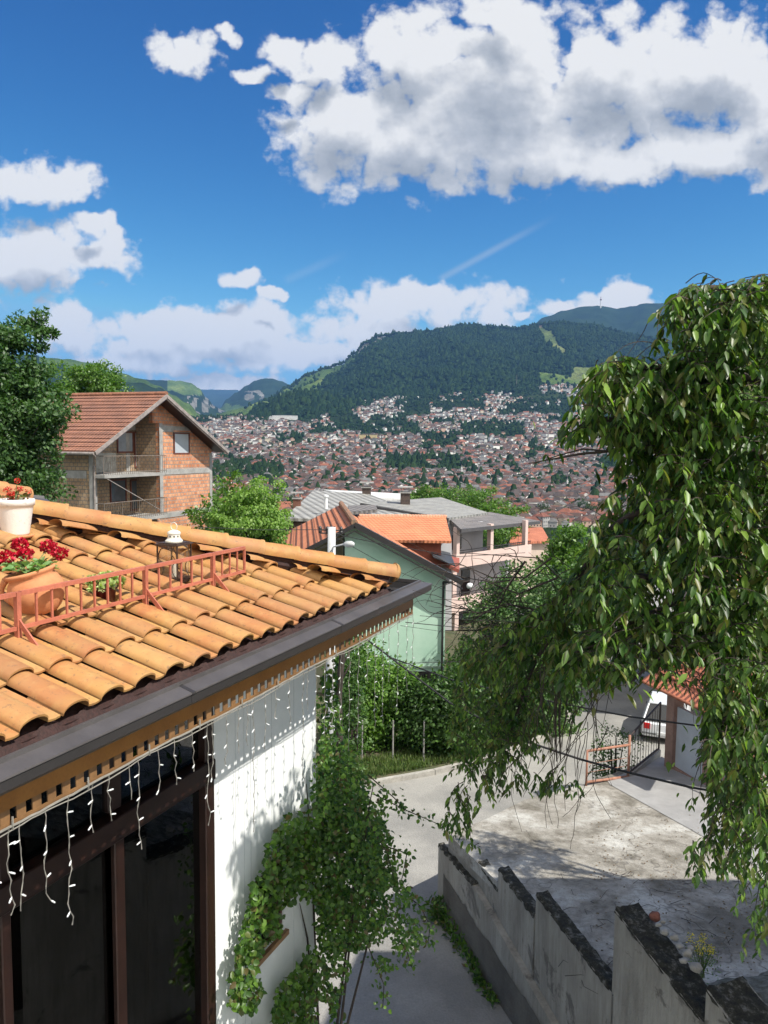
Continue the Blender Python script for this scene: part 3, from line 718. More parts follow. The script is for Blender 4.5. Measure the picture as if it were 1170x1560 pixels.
for i in range(5):
    a = P(random.uniform(480, 520), 1560, 9); b_ = P(random.uniform(440, 640), random.uniform(1180, 1450), random.uniform(8, 9.4))
    stems.tube([W(S_WALL+.3+random.uniform(-.1, .1), T_WALL+.4, -11), a+Vector((0, 0, -.5)), a.lerp(b_, .6)+Vector((0, 0, .2)), b_], [.035, .02, .012, .005], 5)
stems.build('stem', m_bark, vine, world=True, smooth=True)
pp = np.array([tuple(x) for x in pp]); n = len(pp)
# keep leaves off the window opening and outside the wall
tt = pp@np.array(Nn); ss = pp@np.array(E); bad = (ss < S_WALL+.05) & (tt < T_WALL+.04); tt2 = np.where(bad, T_WALL+.05+.2*rng.random(n)-tt, 0); pp = pp+tt2[:, None]*np.array(Nn)[None, :]
d = norm(rand_dirs(n)+np.array([.15, -.25, -.55])); nr = norm(np.array([.35, -.6, .75])+.75*rand_dirs(n))
lsz = np.where(pp@np.array(Nn) < T_WALL+.35, 1.12, .92); leaves('foliage', pp, d, nr, .062*lsz*(.55+.8*rng.random(n)), .046*lsz*(.55+.8*rng.random(n)), m_vine, LEAF8, vine, smooth=True)
# ================================================================ ground near the camera
def zstreet(Y): return -(10.3+.04*Y) if Y < 60 else -(12.7+.12*(Y-60))
def zplat(Y): return -(7.05+.113*Y)
m_asph = M('worn_asphalt', (.31, .30, .275), .9, .3, .45, 22, .7, col2=(.225, .22, .205), bd=.03, thr=(.42, .58))
m_slab, nt, b = new_mat('weathered_concrete_slab'); v = coords(nt)
c = ramp(nt, fbm(nt, v, .55, 7, .62, .4), [(.38, (.17, .155, .125)), (.5, (.32, .30, .26)), (.62, (.47, .46, .42))])
c = mixc(nt, .65, c, ramp(nt, fbm(nt, v, 5, 8, .75), [(.36, (.45, .42, .38)), (.55, (1.05, 1.05, 1.05))]), 'MULTIPLY')
c = mixc(nt, ramp(nt, fbm(nt, v, 22, 6, .75), [(.56, (0, 0, 0)), (.66, (.8, .8, .8))]), c, (.12, .11, .09))
vo = N(nt, 'ShaderNodeTexVoronoi', feature='DISTANCE_TO_EDGE'); vo.inputs['Scale'].default_value = .33; dv = N(nt, 'ShaderNodeVectorMath', operation='ADD'); nz = N(nt, 'ShaderNodeTexNoise'); nz.inputs['Scale'].default_value = 2; L(nt, v, nz.inputs['Vector']); L(nt, v, dv.inputs[0]); L(nt, nz.outputs['Color'], dv.inputs[1]); L(nt, dv.outputs[0], vo.inputs['Vector'])
c = mixc(nt, ramp(nt, vo.outputs['Distance'], [(0, (.6, .6, .6)), (.009, (0, 0, 0))]), c, (.07, .06, .05))
L(nt, c, b.inputs['Base Color']); b.inputs['Roughness'].default_value = .95; bump(nt, b, fbm(nt, v, 14, 8, .75), .7, .03)
m_walk = M('grey_screed', (.33, .325, .315), .9, .2, 1.2, 60, .4)
m_dirt = M('verge_soil', (.12, .10, .06), .95, .4, 2, 30, .8, col2=(.05, .07, .025))
m_stain = M('street_patch', (.13, .125, .12), .9, .3, 2, 30, .4)
def sheet(name, polyXY, zf, mat, dz=0, sub=None, **k):
    mb = MB(); mb.add([(x, y, zf(y)+dz) for x, y in polyXY], [tuple(range(len(polyXY)))]); o = mb.build(name, mat, **k); setp(o, kind='structure'); return o
# ground out to the city, as strips
mb = MB(); ys = [-40, 8, 14, 20, 26, 32, 40, 50, 60, 75, 95]
for i, y in enumerate(ys): mb.add([(-80, y, zstreet(y)-.012), (90, y, zstreet(y)-.012)], [])
for i in range(len(ys)-1): mb.f.append((2*i, 2*i+1, 2*i+3, 2*i+2)); mb.m.append(0); mb.uv.append(None)
setp(mb.build('street', m_asph), kind='structure')
mb = MB(); vpts = [P(520, 1215, 0)] if False else None
def gpt(px, py, zf):                                          # where a pixel meets the sloping ground
    Y = 20.
    for _ in range(60):
        d = ray(px, py); Y2 = zf(Y)/(d.z/d.y); Y = .5*Y+.5*max(5, min(95, Y2))
    d = ray(px, py); return Vector((d.x/d.y*Y, Y, zf(Y)))
kerb = [gpt(a, b_, zstreet) for a, b_ in ((470, 1222), (560, 1196), (610, 1187), (660, 1178), (720, 1163), (790, 1140), (840, 1118), (862, 1095), (868, 1070), (872, 1052))]
mb = MB(); k = [Vector((p.x, p.y, zstreet(p.y)+.10)) for p in kerb]
mb.add([tuple(p) for p in k]+[(k[-1].x, 58, zstreet(58)+.1), (-45, 58, zstreet(58)+.1), (-45, k[0].y, zstreet(k[0].y)+.1)], [tuple(range(len(k)+3))])
setp(mb.build('verge', m_dirt), kind='structure')
mb = MB()
for i in range(len(k)-1):
    a, b_ = k[i], k[i+1]; d = (b_-a).normalized(); sd = Vector((d.y, -d.x, 0)).normalized()
    bar(mb, a+sd*.06+Vector((0, 0, -.04)), b_+sd*.06+d*-.01+Vector((0, 0, -.04)), .16, .2)
m_kerb = M('pale_kerb_stone', (.42, .40, .36), .9, .3, 2, 20, .3)
setp(mb.build('kerb', m_kerb), 'low pale kerb curving along the street below the hedge', 'kerb', kind='structure')
# grass tufts on the verge
n = 9000; q = rng.random((n, 2)); idx = (q[:, 0]*(len(k)-1)).astype(int); fr = q[:, 0]*(len(k)-1)-idx
ka = np.array([tuple(p) for p in k]); base = ka[idx]*(1-fr[:, None])+ka[np.minimum(idx+1, len(k)-1)]*fr[:, None]
base = base+np.stack([-.25*q[:, 1]-.1, .25+1.6*q[:, 1]**1.3, 0*q[:, 1]], 1); base[:, 2] = [zstreet(y)+.1 for y in base[:, 1]]
m_grass = leaf_mat('grass_blade', [(.05, .09, .025), (.09, .15, .03), (.16, .19, .07)], .6, .3)
leaves('grass', base, norm(rand_dirs(n)*.5+np.array([0, 0, 1])), rand_dirs(n), .10+.22*rng.random(n), .035, m_grass, LEAF4, kind='stuff', label='rough grass and weeds growing behind the kerb', cat='grass')

# ---- retaining wall with stepped parapets
w_az = R(163); WD = Vector((math.sin(w_az), math.cos(w_az), 0)); WN = Vector((-WD.y, WD.x, 0))*-1   # WN points right (behind the face)
if WN.x < 0: WN = -WN
WA = Vector((P(677, 1288, 17).x, 17, 0))
def w_at(px):
    a = (px-585)/FL; return (a*WA.y-WA.x)/(WD.x-a*WD.y)
m_render, nt, b = new_mat('streaked_rough_render'); v = coords(nt); tc = N(nt, 'ShaderNodeTexCoord')
c = ramp(nt, fbm(nt, coords(nt, (2.2, 2.2, .8)), .9, 6), [(.35, (.28, .26, .22)), (.65, (.42, .395, .345))])
streak = fbm(nt, coords(nt, (9, 9, .9)), 1.4, 5, .65)
c = mixc(nt, .4, c, ramp(nt, streak, [(.32, (.55, .53, .5)), (.55, (1.08, 1.08, 1.06))]), 'MULTIPLY')
c = mixc(nt, ramp(nt, fbm(nt, v, 1.1, 8, .7, .5), [(.57, (0, 0, 0)), (.62, (.75, .75, .75))]), c, (.12, .11, .095))
L(nt, c, b.inputs['Base Color']); b.inputs['Roughness'].default_value = .95; bump(nt, b, fbm(nt, coords(nt, (1, 1, .55)), 17, 6, .7), 1., .05)
m_moss, nt, b = new_mat('blackened_mossy_coping'); v = coords(nt)
c = ramp(nt, fbm(nt, v, 6, 8, .78), [(.38, (.016, .015, .012)), (.52, (.045, .042, .028)), (.60, (.17, .16, .135)), (.72, (.38, .36, .33))])
L(nt, c, b.inputs['Base Color']); b.inputs['Roughness'].default_value = 1; bump(nt, b, fbm(nt, v, 18, 8, .8), 1, .05)
m_dirtbase = M('stained_render_base', (.17, .155, .13), .95, .35, 1.5, 25, .8, col2=(.10, .09, .075), bd=.03)
rw = thing('retaining_wall', 'rough grey retaining wall rising in saw tooth steps with blackened mossy tops', 'wall', WA+Vector((0, 0, zstreet(17))))
def jag(mb, w0, w1, ztop, zbot, off, th, nz=14, seed=0, drop=0):
    """one wall panel with a broken mossy top; displaced coping strip"""
    p = [WA+WD*w0+WN*off, WA+WD*w1+WN*off, WA+WD*w1+WN*(off+th), WA+WD*w0+WN*(off+th)]
    vs = [Vector((q.x, q.y, zbot)) for q in p]+[Vector((q.x, q.y, ztop-(drop if i in (1, 2) else 0))) for i, q in enumerate(p)]
    mb.add(vs, [(3, 2, 1, 0), (4, 5, 6, 7), (0, 1, 5, 4), (1, 2, 6, 5), (2, 3, 7, 6), (3, 0, 4, 7)])
def coping(w0, w1, z, off, th, drop=0):
    nx, ny = max(8, int((w1-w0)/.035)), 12; vs = []; fs = []
    for i in range(nx+1):
        u = i/nx
        for j in range(ny+1):
            vv = j/ny; edge = min(u, 1-u)*(w1-w0) < .03 or j in (0, ny)
            p = WA+WD*(w0+(w1-w0)*u)+WN*(off-.01+(th+.02)*vv); nzv = noise.noise(Vector((p.x*5, p.y*5, z)))*.035+noise.noise(Vector((p.x*14, p.y*14, z+3)))*.022
            jit = (noise.noise(Vector((u*(w1-w0)*7, j, z)))*.035 if j in (0, ny) else 0)
            q = p+WN*jit; q.z = z-drop*u+(.035+nzv if not j in (0, ny) else -.015-abs(nzv)); vs.append(q)
    for i in range(nx):
        for j in range(ny): a = i*(ny+1)+j; fs.append((a, a+1, a+ny+2, a+ny+1))
    m = MB(); m.add(vs, fs); o = m.build('coping', m_moss, rw, world=True, smooth=True); return o
wA1 = w_at(733)
segs = []
def ztop_at(px, py): w = w_at(px); Y = WA.y+WD.y*w; return P(px, py, Y).z
seg_px = [(677, 733, 1288, 1349, .0, .12), (731, 763, 1316, 1360, .14, .22), (763, 821, 1327, 1399, .14, .24), (823, 951, 1365, 1519, .14, .25), (948, 1096, 1389, 1562, .14, .44), (1096, 1330, 1510, 1790, .16, .6)]
mb = MB(); zb_ = -13
for i, (a, b_, ya, yb, off, th) in enumerate(seg_px):
    wa, wb = w_at(a), w_at(b_); za, zb2 = ztop_at(a, ya), ztop_at(b_, yb)
    z_ = za; dr = za-zb2
    if i == 0:
        # the lower outer face continues below, sloping down past the others
        jag(mb, wa, wb, z_, zb_, off, .34, drop=dr); coping(wa, wb, z_, off, .14, dr)
    else:
        jag(mb, wa+.002, wb-.002, z_, zb_, off*.0+.0 if False else off, th, drop=dr); coping(wa, wb, z_, off, th, dr)
# outer apron: slopes down toward the viewer in front of the stepped part
wa, wb = w_at(733), w_at(1010)
z0_, z1_ = ztop_at(733, 1349), P(865, 1560, WA.y+WD.y*w_at(865)).z
slope_ = (z1_-z0_)/(w_at(865)-wa); z2_ = z0_+slope_*(wb-wa)
p = [WA+WD*wa, WA+WD*wb, WA+WD*wb+WN*.138, WA+WD*wa+WN*.138]
mb.add([Vector((q.x, q.y, -13)) for q in p]+[Vector((q.x, q.y, (z0_ if i in (0, 3) else z2_))) for i, q in enumerate(p)], [(3, 2, 1, 0), (4, 5, 6, 7), (0, 1, 5, 4), (1, 2, 6, 5), (2, 3, 7, 6), (3, 0, 4, 7)])
mb.build('wall_face', m_render, rw, world=True)
# dirty darker skirting along the base of the face
mb = MB(); wb = w_at(1200)
nn = 60; top = []; bot = []
for i in range(nn+1):
    w = wb*i/nn; zt_ = -9.9-.03*w+.10*noise.noise(Vector((w*1.3, 0, 2)))+.05*noise.noise(Vector((w*5, 1, 2))); q = WA+WD*w-WN*.012; top.append((q.x, q.y, zt_)); bot.append((q.x, q.y, -13))
mb.add(top+bot+[(WA.x+WN.x*.01, WA.y, -9.9), (WA.x, WA.y, -13)], [(i, i+1, nn+2+i, nn+1+i) for i in range(nn)])
mb.build('stained_base', m_dirtbase, rw, world=True)
# ---- concrete platform behind the wall
def plat(px, py):
    d = ray(px, py); Y = -7.05/(d.z/d.y+.113); return Vector((d.x/d.y*Y, Y, zplat(Y)))
pc = [WA+WN*.10+WD*-.0, plat(742, 1247), plat(800, 1218), plat(893, 1193), plat(905, 1188), plat(1010, 1152), plat(1330, 1110)]
pl = [Vector((p.x, p.y, zplat(p.y))) for p in pc]+[Vector((16, 6, zplat(6))), Vector((5.2, 6, zplat(6)))]
q = WA+WD*(w_at(1200))+WN*.3; pl[-1] = Vector((q.x, q.y, zplat(q.y)))
mb = MB(); mb.slab(pl, .25, (0, 0, 1)); po = mb.build('concrete_platform', m_slab); setp(po, kind='structure')
mb = MB()                                                       # the mass under the slab
k_ = len(pl); mb.add([(p.x, p.y, p.z-.25) for p in pl]+[(p.x, p.y, -13.5) for p in pl], [(i, (i+1) % k_, (i+1) % k_+k_, i+k_) for i in range(k_)])
setp(mb.build('platform_base', m_render), kind='structure')
wk = [plat(930, 1196), plat(925, 1190), plat(1008, 1153), plat(1100, 1212), plat(1330, 1330), plat(1330, 1420), plat(1100, 1291)]
mb = MB(); mb.add([(p.x, p.y, p.z+.012) for p in wk], [tuple(range(len(wk)))]); setp(mb.build('gate_path', m_walk), kind='structure')
bs = plat(893, 1193)
# rising soil and rubble at the lower right, with stones
m_rub = M('pale_rubble_soil', (.32, .30, .25), .95, .5, 6, 40, 1., col2=(.10, .095, .06), bd=.05)
nx, ny = 50, 40; vs = []; fs = []
oA = P(985, 1470, 11.2)
for i in range(nx+1):
    for j in range(ny+1):
        w = 6.2+6*i/nx; o_ = .6+3.4*j/ny; p = WA+WD*w+WN*o_
        h = zplat(p.y)+.02+max(0, (w-6.3))*.32*(1-.10*j/ny*0)+.12*noise.noise(p*1.3)+.05*noise.noise(p*5); p.z = h-.25*max(0, 1-i/5)-.4*max(0, (j-ny+8)/8); vs.append(p)
for i in range(nx):
    for j in range(ny): a = i*(ny+1)+j; fs.append((a, a+ny+1, a+ny+2, a+1))
mb = MB(); mb.add(vs, fs); setp(mb.build('rubble_bank', m_rub, smooth=True), kind='structure')
m_stone = M('pale_field_stone', (.40, .38, .34), .9, .25, 6, 40, .4); m_stone_r = M('red_brick_lump', (.26, .10, .07), .9, .3, 8, 40, .4)
stones = [(998, 1396, .17, 1, 'dull red brick lump at the far end of the stone row'), (1003, 1408, .10, 0, 'egg shaped white stone beside the red brick lump'), (1012, 1419, .12, 0, 'angular pale stone next after the egg shaped one'), (1027, 1428, .13, 0, 'flat pale stone in the middle of the stone row'),
          (1035, 1440, .11, 0, 'small grey stone below the flat pale stone'), (1047, 1452, .13, 0, 'rounded pale stone near the yellow flowers'), (1041, 1463, .12, 0, 'grey stone touching the dark coping edge'), (1060, 1474, .16, 0, 'large square pale stone nearest the camera'), (1010, 1403, .09, 0, 'smallest white pebble behind the red brick lump'), (1052, 1443, .09, 0, 'tiny buff pebble at the outer side of the row')]
zE = ztop_at(948, 1389); 
for i, (a, b_, r_, red, lab) in enumerate(stones):
    d = ray(a, b_+3); c0 = d*((zE+.05)/d.z); 
    mb = MB(); vs = []; fs = []; nr_, ns_ = 7, 10
    sd = i*3.7; ax = (1, .75+.2*math.sin(sd), .6+.15*math.cos(sd))
    for u in range(nr_+1):
        for w in range(ns_):
            th = math.pi*u/nr_; ph = 2*math.pi*w/ns_; q = Vector((math.sin(th)*math.cos(ph), math.sin(th)*math.sin(ph), math.cos(th)))
            f_ = 1+.35*noise.noise(q*1.6+Vector((sd, 0, 0))); q = Vector((round(q.x*2.4)/2.4*.35+q.x*.65, q.y*.65+round(q.y*2.2)/2.2*.35, q.z)); vs.append(c0+Vector((q.x*ax[0], q.y*ax[1], q.z*ax[2]))*r_*.52*f_+Vector((0, 0, r_*.2)))
    for u in range(nr_):
        for w in range(ns_): fs.append((u*ns_+w, u*ns_+(w+1) % ns_, (u+1)*ns_+(w+1) % ns_, (u+1)*ns_+w))
    mb.add(vs, fs); o = mb.build('stone', m_stone_r if red else m_stone, smooth=False, label=lab, cat='stone', group='stones lying on the wall top'); auto_smooth(o, 50)
# yellow weed
c0 = P(1072, 1452, 10.9); wd_ = thing('yellow_wildflower', 'yellow flowering weed growing behind the stones on the wall', 'weed', c0+Vector((0, 0, -.35)))
mb = MB(); tips = []
for i in range(16):
    tp = c0+Vector((random.uniform(-.22, .2), random.uniform(-.12, .12), random.uniform(-.08, .24))); tips.append(tp); mb.tube([c0+Vector((random.uniform(-.05, .05), 0, -.4)), tp], [.006, .003], 4)
mb.build('stem', m_stemg, wd_, world=True)
m_yel = leaf_mat('yellow_petals', [(.75, .55, .03), (.85, .68, .08)], .5, .2)
tpn = np.array([tuple(t) for t in tips]); k9 = np.repeat(tpn, 26, 0)+rng.normal(size=(26*16, 3))*.025

for i in range(16):
    if tips[i].z > c0.z: leaves('flower', k9[i*26:(i+1)*26], rand_dirs(26), rand_dirs(26), .022, .016, m_yel, LEAF4, wd_)
k8 = np.array(c0)+rng.normal(size=(260, 3))*np.array([.12, .08, .14])+np.array([0, 0, -.12]); leaves('foliage', k8, norm(rand_dirs(260)+np.array([0, 0, .6])), rand_dirs(260), .06, .014, m_leafmid, LEAF5, wd_)
# weeds at the foot of the wall, debris twigs on the slab
ivy = []
for i in range(420):
    w = random.random()*3.2-.1; q = WA+WD*w-WN*random.uniform(.02, .22); ivy.append((q.x, q.y, zstreet(q.y)+random.random()**1.5*.5*(1.1-w/3.2)))
for i in range(200): q = WA-WN*random.uniform(0, .45)+WD*random.uniform(-.2, .3); ivy.append((q.x, q.y, zstreet(q.y)+random.random()*.45))
ivy = np.array(ivy); n = len(ivy)
wt = thing('wall_foot_weeds', 'green weeds growing in the shade along the foot of the stepped wall', 'weeds', (WA.x, WA.y, zstreet(17)))
leaves('foliage', ivy, norm(rand_dirs(n)+np.array([0, 0, .6])), norm(rand_dirs(n)+np.array([0, -.5, .6])), .10+.08*rng.random(n), .06, m_vine, LEAF5, wt)
mb = MB()
for i in range(60):
    a = plat(random.uniform(850, 1160), random.uniform(1330, 1500)); a.z += .02; L_ = random.uniform(.1, .55)
    th = random.gauss(.3, .9); b_ = a+Vector((math.cos(th), math.sin(th), 0))*L_; b_.z = zplat(b_.y)+.02; m_ = (a+b_)/2+Vector((random.uniform(-.1, .1), random.uniform(-.1, .1), .03))
    mb.tube([a, m_, b_], [.005, .004, .002], 4)
mb.build('fallen_twigs', m_bark, kind='stuff', label='scattered fallen twigs lying on the shaded concrete platform', cat='twigs')
n = 420; lp = np.array([tuple(plat(random.uniform(900, 1160), random.uniform(1240, 1480))+Vector((0, 0, .015))) for _ in range(n)])
leaves('fallen_leaves', lp, norm(rand_dirs(n)*np.array([1, 1, .15])), norm(rand_dirs(n)*.3+np.array([0, 0, 1])), .05, .035, leaf_mat('dry_leaf', [(.10, .06, .03), (.18, .12, .06), (.06, .04, .02)], .8, .1), LEAF5, kind='stuff', label='dry leaves scattered over the concrete platform', cat='leaves')

# ---- metal railing and gate house
m_rust2 = M('faded_orange_rail', (.42, .20, .13), .7, .3, 5, 40, .2)
ga, gb = plat(893, 1197), plat(957, 1183); gc = plat(1003, 1152)
ga.z += .0; rl = thing('platform_railing', 'faded orange tubular railing on the corner of the concrete platform', 'railing', ga)
mb = MB(); hh = .95
gd = P(955.5, 1120, gb.y); hb = gd.z-gb.z
mb.tube([ga, ga+Vector((0, 0, 1.03))], .03, 8); mb.build('rail_post', m_rust2, rl, world=True, smooth=True)
mb = MB(); mb.tube([gb+Vector((0, 0, -.1)), gb+Vector((0, 0, hb))], .04, 8); mb.build('rail_post', m_rust2, rl, world=True, smooth=True)
mb = MB(); mb.tube([ga+Vector((0, 0, 1.0)), gb+Vector((0, 0, .95))], .04, 8); mb.tube([ga+Vector((0, 0, .10)), gb+Vector((0, 0, .0))], .04, 8)
for z in (.38, .62): mb.tube([ga+Vector((0, 0, z)), gb+Vector((0, 0, z-.05))], .008, 5)
mb.build('rail_bar', m_rust2, rl, world=True, smooth=True)
mb = MB(); gcT = gc+Vector((0, 0, 1.75))
mb.tube([gb+Vector((0, 0, hb-.03)), gcT], .03, 6); mb.tube([gb+Vector((0, 0, .1)), gc+Vector((0, 0, .25))], .03, 6); mb.tube([gc, gcT], .03, 6)
for i in range(1, 11): p = gb.lerp(gc, i/11); mb.tube([p+Vector((0, 0, .12)), (gb+Vector((0, 0, hb-.03))).lerp(gcT, i/11)], .009, 5)
mb.build('rail_panel', M('dark_rail', (.05, .035, .03), .6, .3), rl, world=True)
mb = MB(); 
a, b_ = gb+Vector((0, 0, -.02)), gc+Vector((0, 0, .12)); bar(mb, a, b_, .14, .22); mb.build('low_kerb', m_concrete, rl, world=True)
# gate house: two pillars, wall panel, small tiled roof
gh = thing('gate_house', 'small gatehouse with red tiled roof on pink brown pillars at right', 'gatehouse', plat(1020, 1168))
m_pil = M('pink_brown_render', (.30, .19, .15), .85, .25, 3, 30, .3); m_redtile = stripe_mat('red_roof_tile', (.56, .20, .11), (.42, .14, .08), 0, .19, .8, 1, course=.36, dist=.05)
m_bluewall = M('pale_blue_wall', (.42, .46, .50), .8, .12, 1.5, 30, .15)
p1, p2 = plat(1018, 1170), plat(1074, 1196)
fx = (p2-p1); fx.z = 0; fl_ = fx.length; fx.normalize(); fy = Vector((-fx.y, fx.x, 0)); fy = fy if fy.y > 0 else -fy
GM = Matrix(((fx.x, fy.x, 0, p1.x), (fx.y, fy.y, 0, p1.y), (0, 0, 1, p1.z), (0, 0, 0, 1)))
for x in (0, fl_+.05):
    mb = MB(); mb.box(x-.17, x+.17, -.02, .32, -.6, 2.5, GM); mb.box(x-.2, x+.2, -.05, .35, 2.5, 2.57, GM); mb.build('pillar', m_pil, gh, world=True)
mb = MB(); mb.box(.17, fl_-.12, .1, .2, -.6, 1.95, GM); mb.build('wall', m_bluewall, gh, world=True)
mb = MB(); mb.box(.17, fl_-.12, .03, .098, -.4, .12, GM); mb.build('plinth', m_pil, gh, world=True)
Rf = [GM @ Vector(v) for v in ((-.55, -.7, 2.58), (2.9, -.7, 2.58), (2.7, .6, 3.5), (-.35, .6, 3.5), (-.55, 1.9, 2.58), (2.9, 1.9, 2.58))]
mb = MB(); ux = fx
mb.slab([Rf[0], Rf[1], Rf[2], Rf[3]], .06, (0, 0, 1), u=fx); mb.slab([Rf[3], Rf[2], Rf[5], Rf[4]], .06, (0, 0, 1), u=fx)
mb.build('roof', m_redtile, gh, world=True)
mb = MB(); mb.tube([Rf[3]+Vector((0, 0, .02)), Rf[2]+Vector((0, 0, .02))], .1, 8)
for k3 in range(3):
    a = Rf[0].lerp(Rf[3], (k3+.0)/3)+Vector((0, 0, .03)); b_ = Rf[1].lerp(Rf[2], (k3)/3)+Vector((0, 0, .03)); mb.tube([a, b_], .035, 6)
mb.build('roof_ridge', M('ridge_red', (.50, .18, .10), .8, .3), gh, world=True)
mb = MB(); mb.box(fl_+.22, fl_+5, .2, .3, -.6, 1.0, GM); mb.build('side_wall', m_bluewall, gh, world=True)
for i in range(2):
    mb = MB(); x0 = fl_+.35+i*1.3; mb.box(x0, x0+.09, .02, .1, .0, 1.7, GM)
    for k3 in range(7): mb.box(x0+.15+k3*.13, x0+.17+k3*.13, .05, .07, .1, 1.6, GM)
    mb.box(x0+.09, x0+1.2, .04, .08, 1.58, 1.64, GM); mb.box(x0+.09, x0+1.2, .04, .08, .1, .15, GM); mb.build('gate_leaf', m_rust2, gh, world=True)
# pale house behind the right tree
ph = thing('beige_house', 'beige house mostly hidden behind the leafy cherry tree at right', 'house', P(1190, 1100, 34))
m_beige = M('beige_render', (.50, .40, .33), .85, .12, 1, 20, .1)
o0 = P(1085, 1110, 31); HM = Matrix.Translation((o0.x, 31, 0)) @ Matrix.Rotation(R(-12), 4, 'Z')
mb = MB(); mb.box(0, 11, 0, 9, -14, -5.2, HM); mb.build('wall', m_beige, ph, world=True)
for x in (1.2, 4.2, 7.5):
    window(ph, x, x+1.2, -8.2, -6.8, -.01, M('white_frame', (.7, .7, .68), .5, .05), m_glass, .08, .08, 1, fr=HM @ Matrix.Diagonal((1, 1, 1, 1)))
mb = MB(); mb.slab([HM @ Vector(v) for v in ((-.7, -.7, -5.25), (11.7, -.7, -5.25), (11.7, 4.5, -3.2), (-.7, 4.5, -3.2))], .15, (0, 0, 1)); mb.slab([HM @ Vector(v) for v in ((-.7, 9.7, -5.25), (11.7, 9.7, -5.25), (11.7, 4.5, -3.2), (-.7, 4.5, -3.2))], .15, (0, 0, 1)); mb.build('roof', m_redtile, ph, world=True)
# shrub at the platform corner railing
def bush(name, label, c, r, n, leaf, mat, seed=0, cat='bush', group=None, clump=None):
    t = thing(name, label, cat, (c[0], c[1], c[2]-r[2]), 0, group)
    mb = MB(); b0 = Vector((c[0], c[1], c[2]-r[2]))
    for i in range(12):
        e = Vector(c)+Vector(rand_dirs(1)[0]*np.array(r)*.75); e.z = max(e.z, c[2]-.3*r[2]); mb.tube([b0+Vector((random.uniform(-.3, .3)*r[0], 0, 0)), b0.lerp(e, .5), e], [.03*r[2], .02*r[2], .008*r[2]], 4)
    mb.build('stem', m_bark, t, world=True)
    nc = max(10, n//45); p, o = crown_pts(c, r, nc, 45, clump or max(r)*.22, .3, seed); k = len(p)
    leaves('foliage', p, norm(rand_dirs(k)+o*.5+np.array([0, 0, -.2])), norm(o+.5*rand_dirs(k)), leaf*(.6+.8*rng.random(k)), leaf*.6*(.6+.8*rng.random(k)), mat, LEAF4, t)
    return t
c0 = P(938, 1140, gb.y+1.3); bush('shrub', 'dark shrub growing behind the orange railing', (c0.x, c0.y, c0.z-.6), (.75, .5, 1.35), 1500, .09, m_leafdark, 3)
c0 = P(826, 1098, 30.2); bush('shrub', 'bright yellow green shrub on the verge beside the picket fence', (c0.x, c0.y, c0.z-.5), (.75, .6, 1.35), 2600, .10, leaf_mat('lime_leaf', [(.14, .26, .03), (.22, .36, .05), (.30, .42, .08)]), 4)
c0 = P(860, 1095, 33); bush('shrub', 'dry brownish bush between the picket fence and the street', (c0.x, c0.y, c0.z-.3), (.8, .6, .9), 1500, .09, leaf_mat('dry_green', [(.16, .17, .05), (.22, .20, .07), (.10, .13, .04)]), 5)
# picket fence
fa, fb = P(795, 1092, 33.5), P(866, 1094, 33.0); fa.z = zstreet(33)+.1; fb.z = fa.z
pf = thing('picket_fence', 'dark frame fence with white pickets beside the far street', 'fence', fa)
mb = MB(); nk = 16; m_pick = M('white_picket', (.62, .62, .6), .6, .1)
for i in range(nk):
    p = fa.lerp(fb, i/(nk-1)); mb.box(p.x-.035, p.x+.035, p.y-.012, p.y+.012, p.z+.15, p.z+1.25)
mb.build('pickets', m_pick, pf, world=True)
mb = MB(); dvec = (fb-fa).normalized()
for z in (.3, 1.1): bar(mb, fa+Vector((0, .03, z)), fb+Vector((0, .03, z)), .03, .06)
for p in (fa-dvec*.1, fb+dvec*.1): mb.box(p.x-.06, p.x+.06, p.y-.06, p.y+.06, p.z-.1, p.z+1.9)
mb.build('fence_frame', m_gutter_dark, pf, world=True)
